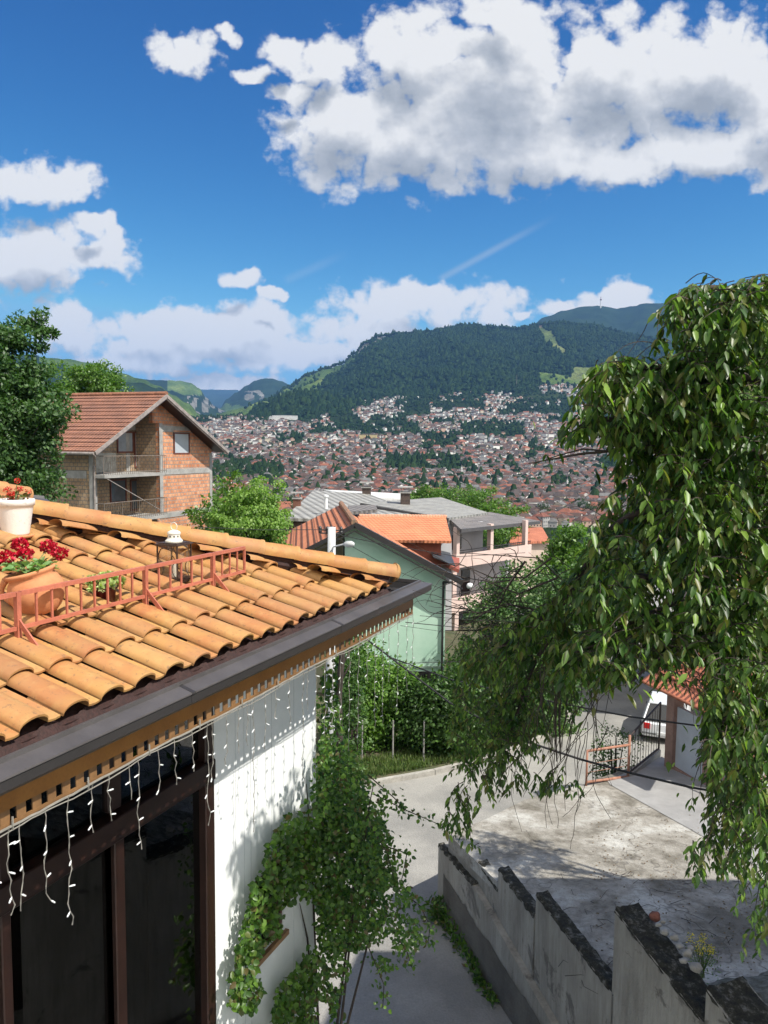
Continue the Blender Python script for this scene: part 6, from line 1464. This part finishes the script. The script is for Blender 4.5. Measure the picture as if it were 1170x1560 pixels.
# ---- city houses
wallc = [M('city_wall_white', (.74, .72, .68), .9, .1, .1, 2, 0), M('city_wall_cream', (.56, .49, .38), .9, .1, .1, 2, 0), M('city_wall_grey', (.36, .35, .34), .9, .1, .1, 2, 0), M('city_wall_pink', (.50, .34, .26), .9, .1, .1, 2, 0)]
roofc = [M('city_roof_red', (.20, .075, .05), .9, .3, .2, 2, 0), M('city_roof_brown', (.11, .065, .052), .9, .3, .2, 2, 0), M('city_roof_dark', (.075, .058, .053), .9, .3, .2, 2, 0), M('city_roof_orange', (.27, .10, .06), .9, .3, .2, 2, 0), M('city_roof_grey', (.16, .155, .15), .9, .3, .2, 2, 0)]
m_cwin = M('city_window', (.03, .032, .036), .3, .1, 1, 2, 0)
def house_mesh(mb, w, d, h, rh, hip, mw, mr, mtx, win=None, win_m=2):
    mb.cur = mw; mb.box(-w/2, w/2, -d/2, d/2, -8, h, mtx)
    o = .5; mb.cur = mr; r_ = w/2*(.45 if hip else 1.0)
    a = [(-w/2-o, -d/2-o, h-.15), (w/2+o, -d/2-o, h-.15), (w/2+o, d/2+o, h-.15), (-w/2-o, d/2+o, h-.15), (-r_-(0 if hip else o), 0, h+rh), (r_+(0 if hip else o), 0, h+rh)]
    vs = [mtx @ Vector(p) for p in a]; k = len(mb.v)
    mb.add(vs, [(0, 1, 5, 4), (2, 3, 4, 5)]+([(1, 2, 5), (3, 0, 4)] if hip else [])+[(3, 2, 1, 0)])
    if not hip: mb.cur = mw; mb.add([mtx @ Vector(p) for p in ((-w/2, -d/2, h-.01), (-w/2, d/2, h-.01), (-w/2, 0, h+rh*.93), (w/2, -d/2, h-.01), (w/2, d/2, h-.01), (w/2, 0, h+rh*.93))], [(0, 2, 1), (3, 4, 5)])
    if win:
        mb.cur = win_m
        for fl in range(int(h/2.8)):
            z = .9+fl*2.8
            for i in range(int(w/2.6)):
                x = -w/2+1.3+i*2.6
                for s in (-1, 1): mb.box(x-.45, x+.45, s*d/2-.04 if s < 0 else d/2+.001, s*d/2-.001 if s < 0 else d/2+.04, z, z+1.2, mtx)
            for s in (-1, 1):
                for y in (-d/4, d/4): mb.box(s*w/2-.04 if s < 0 else w/2+.001, s*w/2-.001 if s < 0 else w/2+.04, y-.45, y+.45, z, z+1.2, mtx)
greens = [(325, 430, 712, 738), (585, 700, 695, 720), (380, 470, 600, 634), (470, 640, 644, 664), (700, 800, 645, 668), (640, 700, 660, 684), (760, 880, 608, 634), (640, 740, 598, 622), (560, 640, 628, 660)]
def dens(px, y):
    nz_ = noise.noise(Vector((px*.018, y*.05, 11)))+.5*noise.noise(Vector((px*.06, y*.12, 2)))
    d = .95 if y > 660 else (.80 if y > 632 else .42)
    for a, b_, c_, e in greens:
        u = max(a-px, px-b_, 0)/16; w = max(c_-y, y-e, 0)/5
        if u == 0 and w == 0 and nz_ < .38: return 0.02
    if y < 645: return d if nz_ > .10-.002*(y-590) else .0
    return d*(1 if nz_ > -.42 else .15)
cand = []; grid = {}
def v_of_y(TC, px, y):
    lo, hi = 0., 1.
    for _ in range(22):
        m_ = (lo+hi)/2
        if table(TC, px, m_)[0] > y: lo = m_
        else: hi = m_
    return (lo+hi)/2
tries = 0
while tries < 60000:
    tries += 1
    px = random.uniform(300, 1010); y = 588+215*random.random()**.92
    if random.random() > dens(px, y): continue
    p = tpoint(TC, px, v_of_y(TC, px, y))
    cell = 9 if p.y < 1500 else 11.5; key = (round(p.x/cell), round(p.y/(cell*1.0)))
    if p.y < 330 or key in grid: continue
    if p.y > 1300 and any((key[0]+a, key[1]+b_) in grid for a, b_ in ((0, 1), (0, -1))) and random.random() < .15: continue
    grid[key] = 1; cand.append((p, px, y))
cand.sort(key=lambda t: t[0].y)
print('city houses', len(cand))
protos = {}
def proto(kind_i):
    w, d = [(11, 8.5), (9, 8), (13, 9.5), (8.5, 7), (15, 10)][kind_i % 5]; h = [5.6, 3.6, 6.2, 5.0, 8.4][(kind_i//2) % 5]; mb = MB(); house_mesh(mb, w, d, h, w*.22+.6, (kind_i % 3) != 1, 0, 1, Matrix.Identity(4), True)
    me_o = mb.build('city_house', [wallc[kind_i % 4], roofc[[0, 1, 0, 3, 2, 1, 4, 0][kind_i % 8]], m_cwin]); return me_o
PK = [proto(i) for i in range(20)]
colr = ['red', 'brown', 'red', 'orange', 'dark', 'brown', 'grey', 'red']; colw = ['white', 'cream', 'grey', 'pink']
def house_label(ki, px, y):
    return f"distant {colw[ki % 4]} walled house with {colr[[0,1,2,3,4,5,6,7][ki % 8]]} roof in the valley city"
used = set()
for i, (p, px, y) in enumerate(cand[:300]):
    ki = random.randrange(20); o = PK[ki] if ki not in used else PK[ki].copy()
    if ki in used: C.objects.link(o)
    used.add(ki); o.location = p; s_ = random.uniform(.62, .92); o.scale = (s_, s_, s_); o.rotation_euler = (0, 0, random.choice([0, .3, -.4, 1.2, 1.6, .8])+random.uniform(-.2, .2))
    setp(o, house_label(ki, px, y), 'house', 'houses of the city in the valley')
for ki in range(20):
    if ki not in used: bpy.data.objects.remove(PK[ki])
mb = MB(); mats = wallc+roofc+[m_cwin]
for p, px, y in cand[300:]:
    sz = random.choice([0, 1, 2, 3, 3, 4] if p.y > 1400 else [0, 1, 2, 3]); w, d = [(11, 8.5), (9, 8), (13, 9), (10, 9), (20, 11)][sz]; h = random.choice([3.8, 5.6, 6.4, 9 if p.y > 1500 else 5]); s_ = random.uniform(.62, .98)
    mt = Matrix.Translation(p) @ Matrix.Rotation(random.uniform(0, 3.14), 4, 'Z') @ Matrix.Scale(s_, 4)
    house_mesh(mb, w, d, h, w*.2+.6, random.random() < .6, random.choice([0, 0, 0, 0, 1, 2, 3]), 4+random.choice([0, 1, 1, 2, 2, 2, 3, 4]), mt, p.y < 1200, 9)
mb.build('city_houses', mats, kind='stuff', label='mass of small red roofed houses spreading up the far valley side', cat='houses')
# city landmarks
def at_city(px, y): return tpoint(TC, px, v_of_y(TC, px, y))
def minaret(px, yb, ytop, lab):
    p = at_city(px, yb); h = (yb-ytop)/FL*p.y; t = thing('minaret', lab, 'minaret', p, 0, 'minarets rising over the city'); r_ = max(1.1, h*.045)
    mb = MB(); mb.lathe([(r_, -2), (r_, h*.62), (r_*1.5, h*.64), (r_*1.5, h*.67), (r_*.85, h*.67), (r_*.85, h*.82)], 10); mb.build('shaft', wallc[0], t)
    mb = MB(); mb.lathe([(r_*1.0, h*.821), (r_*.0+.05, h)], 10); mb.build('spire', roofc[4], t)
minaret(516, 665, 654, 'tallest white minaret near the yellow building on the hill'); minaret(461, 680, 669, 'slim minaret left of centre in the dense city'); minaret(454, 710, 698, 'minaret low in the city above the feathery tree'); minaret(703, 729, 709, 'white minaret left of the long pale terrace wall'); minaret(864, 744, 726, 'minaret at right in the lower city near the cherry leaves'); minaret(543, 709, 702, 'small minaret among central red roofs')
def block(name, px, yb, wpx, hm, mats_, lab, cat, dd=12, rz=0, rh=2, win=True):
    p = at_city(px, yb); w = wpx/FL*p.y; t = thing(name, lab, cat, p, rz); mb = MB(); house_mesh(mb, w, dd, hm, rh, True, 0, 1, Matrix.Identity(4), win); mb.build('block', mats_+[m_cwin], t); return t
block('yellow_palace', 561, 671, 27, 13, [M('yellow_wall', (.58, .47, .24), .9, .1), roofc[2]], 'long yellow institutional building with dark roof on the hill', 'building', 16)
block('white_apartment_slab', 434, 640, 38, 13, [wallc[0], roofc[4]], 'long white apartment block below the wooded knoll', 'building', 12, rh=1)
block('white_terrace', 727, 721, 30, 3, [wallc[0], roofc[4]], 'long pale terrace wall stepping down beside the minaret', 'building', 8, .35, .4, False)
block('apartment_block', 497, 634, 20, 12, [wallc[1], roofc[4]], 'pale flat block on the hillside right of the white slab', 'building', 12, rh=1)
block('mosque_hall', 519, 668, 9, 7, [wallc[0], roofc[4]], 'small white prayer hall at the foot of the tallest minaret', 'building', 9)
p = P(915, 467, 7000); t = thing('summit_tower', 'tall red and white transmitter tower on the distant summit', 'tower', p); mb = MB(); hh_ = 15/FL*7000; mb.tube([(0, 0, -15), (0, 0, hh_*.6)], [5.5, 5], 8); mb.build('shaft', wallc[0], t); mb = MB(); mb.tube([(0, 0, hh_*.6), (0, 0, hh_*.72)], 8, 8); mb.tube([(0, 0, hh_*.72), (0, 0, hh_)], [2.5, 1], 6); mb.build('antenna', roofc[0], t)
p = P(848, 496, 4480); t = thing('ridge_hotel', 'long white building on the front mountain ridge', 'building', p); mb = MB(); mb.box(-30, 32, -8, 8, -12, 9, Matrix.Rotation(.1, 4, 'Z')); mb.build('block', wallc[0], t)
p = P(826, 499, 4450); t = thing('ridge_lodge', 'small pinkish building at the top of the ski run', 'building', p); mb = MB(); house_mesh(mb, 34, 14, 10, 6, True, 0, 1, Matrix.Identity(4)); mb.build('block', [wallc[3], roofc[1]], t)
p = tpoint(T4, 787, .12, 0); p = P(787, 582, 2700); t = thing('mast', 'thin mast on the green foothill above the city', 'mast', p); mb = MB(); mb.tube([(0, 0, -8), (0, 0, 26)], [1.2, .6], 6); mb.build('mast_pole', roofc[4], t)
# ---- trees of the city and forest
def blob_trees(name, pts, size, mat, **k):
    """low poly crowns: two stacked irregular cones or blobs per tree"""
    n = len(pts); vs = []; fs = []
    pts = np.array(pts); ns = 6; size = np.broadcast_to(size, n)
    rings = [(0, .6), (.2, 1.0), (.48, 1.05), (.72, .8), (.86, .35)]
    V = []
    for z, r_ in rings:
        a = np.arange(ns)*2*np.pi/ns; j = .7+.6*rng.random((n, ns)); conical = (rng.random(n) < .18)[:, None]; rr = r_*j*np.where(conical, .62, 1.)
        V.append(np.stack([pts[:, None, 0]+np.cos(a)[None]*rr*size[:, None]*.5, pts[:, None, 1]+np.sin(a)[None]*rr*size[:, None]*.5, pts[:, None, 2]+z*size[:, None]*np.where(conical, 1.7, .95)*(.85+.3*rng.random((n, 1)))+0*a[None]+.06*size[:, None]*rng.normal(size=(n, ns))], 2))
    V = np.stack(V, 1).reshape(n, -1, 3); K = V.shape[1]
    F = []
    for r_ in range(4):
        for s in range(ns): F.append((r_*ns+s, r_*ns+(s+1) % ns, (r_+1)*ns+(s+1) % ns, (r_+1)*ns+s))
    F = np.array(F); loops = (F[None]+(np.arange(n)*K)[:, None, None]).ravel()
    me = bpy.data.meshes.new(name); me.vertices.add(n*K); me.vertices.foreach_set('co', V.astype(np.float32).ravel()); me.loops.add(len(loops)); me.loops.foreach_set('vertex_index', loops.astype(np.int32)); npol = n*len(F); me.polygons.add(npol); me.polygons.foreach_set('loop_start', (np.arange(npol)*4).astype(np.int32)); me.materials.append(mat); me.update(calc_edges=True)
    me.polygons.foreach_set('use_smooth', [False]*npol)
    o = bpy.data.objects.new(name, me); C.objects.link(o); return setp(o, **k)
m_ct = leaf_mat('city_tree_crown', [(.009, .022, .010), (.014, .034, .012), (.026, .05, .016), (.011, .028, .012)], .9, 0., spec=.1)
m_ctn = leaf_mat('valley_tree_leaf', [(.014, .034, .012), (.03, .065, .018), (.055, .10, .028), (.022, .05, .016)], .8, .2, spec=.2)
m_ft = leaf_mat('forest_tree_crown', [(.007, .018, .008), (.012, .030, .010), (.026, .050, .014), (.010, .024, .010)], .95, 0., spec=.1)
ctree = []; 
while len(ctree) < 5800:
    px = random.uniform(270, 1020); y = 592+205*random.random()
    g_ = dens(px, y); 
    if g_ > .3 and random.random() > (.26 if y < 690 else .17): continue
    if y > 745 and random.random() > .5: continue
    p = tpoint(TC, px, v_of_y(TC, px, y)); 
    if p.y > 150: ctree.append(tuple(p+Vector((0, 0, -.5))))
ctree.sort(key=lambda t: t[1])
ctree = np.array(ctree)
near = ctree[:220]; far = ctree[220:]
tp_ = []
for i in range(6):
    q_, o_ = crown_pts((0, 0, .62), (.42, .42, .45 if i < 4 else .75), 26, 16, .17, .3, seed=i*1.7); n = len(q_)
    tp_.append(leaves('valley_tree', q_, norm(rand_dirs(n)+o_*.4), norm(o_+.5*rand_dirs(n)), .11, .08, m_ctn, LEAF4))
first = set()
for i, q in enumerate(near):
    k3 = i % 6; o = tp_[k3] if k3 not in first else tp_[k3].copy()
    if k3 in first: C.objects.link(o)
    first.add(k3); s_ = random.uniform(6, 9.5); o.location = q; o.scale = (s_*.9, s_*.9, s_); o.rotation_euler = (0, 0, random.random()*6)
    setp(o, 'dark rounded tree standing among the valley houses', 'tree', 'trees among the valley houses')
blob_trees('city_greenery', far, 5.5+5*rng.random(len(far)), m_ct, kind='stuff', label='many dark trees scattered among the far city houses', cat='trees')
fr = []
for i in range(26000):
    px = random.uniform(372, 1010); v = random.random()**.8
    mm_ = mat4(px, v)
    if mm_ in (2, 3) or (mm_ == 1 and random.random() < .96): continue
    p = tpoint(T4, px, v, 0); p = ridge_rel(75, 700, 3.1)(p, px, v); fr.append(tuple(p))
for i in range(500):
    px = 372+640*i/500; p = ridge_rel(75, 700, 3.1)(tpoint(T4, px, 1, 0), px, 1); fr.append(tuple(p+Vector((0, random.uniform(-60, 0), -2))))
fr = np.array(fr); blob_trees('forest', fr, 10+9*rng.random(len(fr)), m_ft, kind='stuff', label='dense forest covering the big mountain above the city', cat='forest')
Tk = mk(skyk, lambda px: 668, 0, 2150, 2650); fk = []
for i in range(3500):
    px = random.uniform(345, 670); v = random.random(); p = ridge_rel(22, 260, 21.)(tpoint(Tk, px, v, 0), px, v); fk.append(tuple(p))
blob_trees('knoll_woods', np.array(fk), 12+8*rng.random(len(fk)), m_ft, kind='stuff', label='dark woods on the low knoll left above the city', cat='forest')
# unseen white house added outside the right edge to shade street and platform
nb_ = thing('unseen_shade_house', 'unseen white house added beyond the right edge to shade the concrete platform', 'house', (12, 6, -11))
mb = MB(); mb.box(8.4, 17, 1, 10.2, -13, 2.0); mb.build('wall', m_white_wall, nb_, world=True)
mb = MB(); mb.slab([(7.9, .4, 2.0), (17.5, .4, 2.0), (17.5, 5.6, 4.0), (7.9, 5.6, 4.0)], .15, (0, 0, 1)); mb.slab([(7.9, 10.7, 2.0), (17.5, 10.7, 2.0), (17.5, 5.6, 4.0), (7.9, 5.6, 4.0)], .15, (0, 0, 1)); mb.build('roof', m_redtile, nb_, world=True)
tree('broadleaf_tree', 'unseen small tree added beyond the right edge for dappled shade on the platform', (8.8, 12.6, -8.4), (8.6, 12.5, .1), (1.1, 1.0, 1.0), (m_bark, m_leafmid), 50, 50, .35, .13, .1, seed=5.5)  # out-of-view tree added to break up the platform shade
for y_ in (3, 6.5, 9):
    mb = MB(); mb.box(8.33, 8.399, y_-.6, y_+.6, -4.5, -3.1); mb.build('window', m_glass, nb_, world=True)

# ================================================================ sky, sun, haze
world = bpy.data.worlds.new('World'); sc.world = world; world.cycles.sampling_method = 'MANUAL'; world.cycles.sample_map_resolution = 512; world.use_nodes = True; nt = world.node_tree
for n_ in list(nt.nodes): nt.nodes.remove(n_)
out = N(nt, 'ShaderNodeOutputWorld'); bg = N(nt, 'ShaderNodeBackground'); L(nt, bg.outputs[0], out.inputs[0])
sky = N(nt, 'ShaderNodeTexSky', sky_type='NISHITA'); sky.sun_disc = False; sky.sun_elevation = SUN_EL; sky.sun_rotation = SUN_AZ; sky.altitude = 600; sky.air_density = 1.0; sky.dust_density = .5; sky.ozone_density = 2.2
GR = ((.054, 2.9), (.215, 1.8), (.50, 1.2)); CG, CM, CW = (1.95, 2.08, 2.25), (2.8, 2.9, 3.05), (4.7, 4.65, 4.55)
hs = N(nt, 'ShaderNodeHueSaturation'); hs.inputs['Saturation'].default_value = 1.22; hs.inputs['Value'].default_value = .9; L(nt, sky.outputs[0], hs.inputs['Color'])
bg.inputs['Strength'].default_value = .15
# clearer, deeper air than the sky model's default
sr = N(nt, 'ShaderNodeSeparateColor'); L(nt, sky.outputs[0], sr.inputs[0]); cbn = N(nt, 'ShaderNodeCombineColor')
for i_, (k_, g_) in enumerate(((GR[0]), (GR[1]), (GR[2]))):
    q_ = N(nt, 'ShaderNodeMath', operation='MINIMUM'); L(nt, sr.outputs[i_], q_.inputs[0]); q_.inputs[1].default_value = (2.9, 4.2, 5.9)[i_]
    a_ = N(nt, 'ShaderNodeMath', operation='POWER'); L(nt, q_.outputs[0], a_.inputs[0]); a_.inputs[1].default_value = g_
    b_ = N(nt, 'ShaderNodeMath', operation='MULTIPLY'); L(nt, a_.outputs[0], b_.inputs[0]); b_.inputs[1].default_value = k_; L(nt, b_.outputs[0], cbn.inputs[i_])
graded = cbn.outputs[0]
# cloud field group: direction (u, v) -> field
grp = bpy.data.node_groups.new('CloudField', 'ShaderNodeTree')
grp.interface.new_socket('UV', in_out='INPUT', socket_type='NodeSocketVector'); grp.interface.new_socket('F', in_out='OUTPUT', socket_type='NodeSocketFloat')
gi = grp.nodes.new('NodeGroupInput'); go = grp.nodes.new('NodeGroupOutput')
ell = [(640, 100, 100, 95), (530, 200, 115, 75), (650, 215, 170, 80), (760, 130, 190, 135), (800, 230, 200, 62), (940, 120, 150, 100), (1080, 110, 150, 85), (1090, 225, 130, 50), (930, 245, 110, 36), (1190, 200, 70, 80), (760, 40, 80, 50),
       (278, 80, 66, 30), (350, 52, 20, 16), (428, 76, 34, 22), (490, 100, 56, 36), (442, 140, 38, 20), (385, 114, 26, 17), (65, 280, 105, 34), (50, 392, 125, 54), (155, 382, 58, 36), (140, 335, 34, 18), (375, 424, 36, 15), (407, 450, 20, 10),
       (110, 500, 90, 36), (240, 505, 90, 36), (350, 492, 130, 30), (300, 530, 220, 36), (640, 462, 145, 40), (560, 505, 130, 36), (450, 540, 160, 34), (200, 556, 120, 22), (330, 584, 110, 15), (930, 454, 80, 26), (842, 463, 26, 13), (787, 473, 18, 7)]
hzy = 691.5
wp = grp.nodes.new('ShaderNodeTexNoise'); wp.noise_dimensions = '2D'; wp.inputs['Scale'].default_value = 13; wp.inputs['Detail'].default_value = 4; wp.inputs['Roughness'].default_value = .55; grp.links.new(gi.outputs[0], wp.inputs['Vector'])
w1 = grp.nodes.new('ShaderNodeVectorMath'); w1.operation = 'SUBTRACT'; w1.inputs[1].default_value = (.5, .5, .5); grp.links.new(wp.outputs['Color'], w1.inputs[0])
w2 = grp.nodes.new('ShaderNodeVectorMath'); w2.operation = 'MULTIPLY'; w2.inputs[1].default_value = (.07, .045, 0); grp.links.new(w1.outputs[0], w2.inputs[0])
w3 = grp.nodes.new('ShaderNodeVectorMath'); w3.operation = 'ADD'; grp.links.new(gi.outputs[0], w3.inputs[0]); grp.links.new(w2.outputs[0], w3.inputs[1]); warped = w3.outputs[0]
acc = None
for (ex, ey, rx, ry) in ell:
    d = ray(ex, ey); u_ = d.x/d.y; v_ = d.z/d.y
    s_ = grp.nodes.new('ShaderNodeVectorMath'); s_.operation = 'SUBTRACT'; s_.inputs[1].default_value = (u_, v_, 0); grp.links.new(warped, s_.inputs[0])
    m_ = grp.nodes.new('ShaderNodeVectorMath'); m_.operation = 'MULTIPLY'; m_.inputs[1].default_value = (FL/rx, FL/ry, 0); grp.links.new(s_.outputs[0], m_.inputs[0])
    l_ = grp.nodes.new('ShaderNodeVectorMath'); l_.operation = 'LENGTH'; grp.links.new(m_.outputs[0], l_.inputs[0])
    if acc is None: acc = l_.outputs['Value']
    else:
        k_ = grp.nodes.new('ShaderNodeMath'); k_.operation = 'SMOOTH_MIN'; k_.inputs[2].default_value = .22; grp.links.new(acc, k_.inputs[0]); grp.links.new(l_.outputs['Value'], k_.inputs[1]); acc = k_.outputs[0]
def gn(op, a, b_):
    x = grp.nodes.new('ShaderNodeMath'); x.operation = op
    for i, q in enumerate((a, b_)):
        if hasattr(q, 'links'): grp.links.new(q, x.inputs[i])
        else: x.inputs[i].default_value = q
    return x.outputs[0]
mn = gn('MINIMUM', acc, 1.6)
def gnoise(scale, det, rough, sx=1, sy=1):
    mp = grp.nodes.new('ShaderNodeMapping'); mp.inputs['Scale'].default_value = (sx, sy, 1); grp.links.new(gi.outputs[0], mp.inputs[0])
    x = grp.nodes.new('ShaderNodeTexNoise'); x.noise_dimensions = '2D'; x.inputs['Scale'].default_value = scale; x.inputs['Detail'].default_value = det; x.inputs['Roughness'].default_value = rough; grp.links.new(mp.outputs[0], x.inputs['Vector']); return x.outputs['Fac']
base_ = gn('ADD', gn('MULTIPLY', gn('SUBTRACT', 1.0, mn), 1.35), .10)
n1 = gnoise(8, 6, .55, 1, 1.3); n2 = gnoise(30, 5, .58, 1, 1.25)
def gvor(scale):
    vo = grp.nodes.new('ShaderNodeTexVoronoi'); vo.voronoi_dimensions = '2D'; vo.inputs['Scale'].default_value = scale; vo.feature = 'F1'; grp.links.new(warped, vo.inputs['Vector']); d_ = vo.outputs['Distance']; return gn('MULTIPLY', d_, d_)
f_ = gn('ADD', base_, gn('MULTIPLY', gn('SUBTRACT', n1, .5), 1.0))
f_ = gn('ADD', f_, gn('MULTIPLY', gn('SUBTRACT', n2, .5), 1.5))
f_ = gn('ADD', f_, gn('MULTIPLY', gn('SUBTRACT', .22, gvor(19)), .6))
f_ = gn('ADD', f_, gn('MULTIPLY', gn('SUBTRACT', .22, gvor(46)), .5))
grp.interface.new_socket('B', in_out='OUTPUT', socket_type='NodeSocketFloat')
bl_ = gn('ADD', base_, gn('MULTIPLY', gn('SUBTRACT', n1, .5), .75))
grp.links.new(f_, go.inputs[0]); grp.links.new(bl_, go.inputs[1])
def wn(op, a, b_=None, c_=None, clamp=False):
    x = N(nt, 'ShaderNodeMath', operation=op); x.use_clamp = clamp
    for i, q in enumerate((a, b_, c_)):
        if q is None: continue
        if hasattr(q, 'links'): L(nt, q, x.inputs[i])
        else: x.inputs[i].default_value = q
    return x.outputs[0]
tc = N(nt, 'ShaderNodeTexCoord'); sx = N(nt, 'ShaderNodeSeparateXYZ'); L(nt, tc.outputs['Generated'], sx.inputs[0])
yy = wn('MAXIMUM', sx.outputs[1], .05); uu = wn('DIVIDE', sx.outputs[0], yy); vv = wn('DIVIDE', sx.outputs[2], yy)
uv = N(nt, 'ShaderNodeCombineXYZ'); L(nt, uu, uv.inputs[0]); L(nt, vv, uv.inputs[1])
def field(off):
    a = N(nt, 'ShaderNodeVectorMath', operation='ADD'); a.inputs[1].default_value = (*off, 0); L(nt, uv.outputs[0], a.inputs[0]); g_ = N(nt, 'ShaderNodeGroup'); g_.node_tree = grp; L(nt, a.outputs[0], g_.inputs[0]); return g_.outputs
F0 = field((0, 0))[0]; Fs = field((.012, .040)); F1 = Fs[0]; B1 = Fs[1]
def sstep(x, a, b_): 
    m_ = N(nt, 'ShaderNodeMapRange', interpolation_type='SMOOTHSTEP'); L(nt, x, m_.inputs[0]); m_.inputs[1].default_value = a; m_.inputs[2].default_value = b_; return m_.outputs[0]
front = sstep(sx.outputs[1], .12, .3)
alpha = wn('MULTIPLY', sstep(F0, -.05, .62), front)
under = sstep(B1, .15, 1.45)                                  # how much cloud lies above: undersides are greyer
rel = wn('MULTIPLY', wn('SUBTRACT', F0, F1), .30)
lit = wn('ADD', wn('SUBTRACT', 1.0, wn('MULTIPLY', under, wn('ADD', .42, wn('MULTIPLY', sstep(vv, .12, .32), .38)))), rel, clamp=True)
ccol = ramp(nt, lit, [(0, CG), (.4, CM), (.9, CW)])
cm = N(nt, 'ShaderNodeVectorMath', operation='SCALE'); cm.inputs['Scale'].default_value = 1.0; L(nt, ccol, cm.inputs[0])
# thin contrail
def contrail(p0, p1, w, k_):
    a, b_ = ray(*p0), ray(*p1); ax, ay, bx_, by = a.x/a.y, a.z/a.y, b_.x/b_.y, b_.z/b_.y; dx, dy = bx_-ax, by-ay; ln = math.hypot(dx, dy); dx, dy = dx/ln, dy/ln
    s = wn('ADD', wn('MULTIPLY', wn('SUBTRACT', uu, ax), dx), wn('MULTIPLY', wn('SUBTRACT', vv, ay), dy)); t = wn('ABSOLUTE', wn('ADD', wn('MULTIPLY', wn('SUBTRACT', uu, ax), -dy), wn('MULTIPLY', wn('SUBTRACT', vv, ay), dx)))
    return wn('MULTIPLY', wn('MULTIPLY', wn('SUBTRACT', 1, sstep(t, 0, w)), wn('MULTIPLY', sstep(s, 0, .01), wn('SUBTRACT', 1, sstep(s, ln*.4, ln)))), k_)
ctl = wn('ADD', contrail((665, 428), (860, 322), .007, .30), contrail((430, 430), (540, 380), .009, .13)); ctl = wn('MULTIPLY', ctl, sstep(sx.outputs[1], .1, .3))
mx1 = N(nt, 'ShaderNodeMix', data_type='RGBA'); L(nt, ctl, mx1.inputs[0]); L(nt, graded, mx1.inputs[6]); mx1.inputs[7].default_value = (CM[0]*1.1, CM[1]*1.15, CM[2]*1.2, 1)
# broken cloud over the rest of the sky, behind and overhead
rc = fbm(nt, tc.outputs['Generated'], 2.2, 7, .6); ra = wn('MULTIPLY', sstep(rc, .42, .52), wn('SUBTRACT', 1, sstep(sx.outputs[1], -.1, .12))); ra = wn('MULTIPLY', ra, sstep(sx.outputs[2], 0, .12))
mx0 = N(nt, 'ShaderNodeMix', data_type='RGBA'); L(nt, ra, mx0.inputs[0]); L(nt, mx1.outputs[2], mx0.inputs[6]); mx0.inputs[7].default_value = (8.2, 7.9, 7.4, 1)
mx2 = N(nt, 'ShaderNodeMix', data_type='RGBA'); L(nt, alpha, mx2.inputs[0]); L(nt, mx0.outputs[2], mx2.inputs[6]); L(nt, cm.outputs[0], mx2.inputs[7])
L(nt, mx2.outputs[2], bg.inputs[0])
sd_ = bpy.data.lights.new('sun', 'SUN'); so = bpy.data.objects.new('sun', sd_); C.objects.link(so); sd_.energy = 5.0; sd_.angle = R(.5); sd_.color = (1, .95, .86)
S_ = Vector((math.sin(SUN_AZ)*math.cos(SUN_EL), math.cos(SUN_AZ)*math.cos(SUN_EL), math.sin(SUN_EL))); so.rotation_euler = S_.to_track_quat('Z', 'Y').to_euler()
# haze
HAZE = True
if HAZE:
    mh = bpy.data.materials.new('valley_haze'); mh.use_nodes = True; nh = mh.node_tree
    for n_ in list(nh.nodes): nh.nodes.remove(n_)
    oh_ = nh.nodes.new('ShaderNodeOutputMaterial'); pv = nh.nodes.new('ShaderNodeVolumePrincipled'); pv.inputs['Color'].default_value = (.22, .46, .92, 1); pv.inputs['Density'].default_value = 4.8e-5; pv.inputs['Anisotropy'].default_value = .0
    nh.links.new(pv.outputs[0], oh_.inputs['Volume'])
    zs = [min((o.matrix_world @ Vector(c_)).z for c_ in o.bound_box) for o in sc.objects if o.type == 'MESH' and o.data.vertices and 'mountain' in o.name or o.name.startswith('valley_ground')]
    mb = MB(); mb.box(-12000, 15000, -60, 16500, -760, 1700); setp(mb.build('haze', mh), kind='stuff', label='thin blue haze lying over the valley')
sc.view_settings.view_transform = 'Standard'; sc.view_settings.look = 'None'; sc.view_settings.exposure = .40; sc.view_settings.gamma = 1
sc.cycles.volume_bounces = 0; sc.cycles.max_bounces = 6; sc.cycles.diffuse_bounces = 3; sc.cycles.glossy_bounces = 3; sc.cycles.transparent_max_bounces = 6; sc.cycles.use_adaptive_sampling = True; sc.cycles.adaptive_threshold = .02
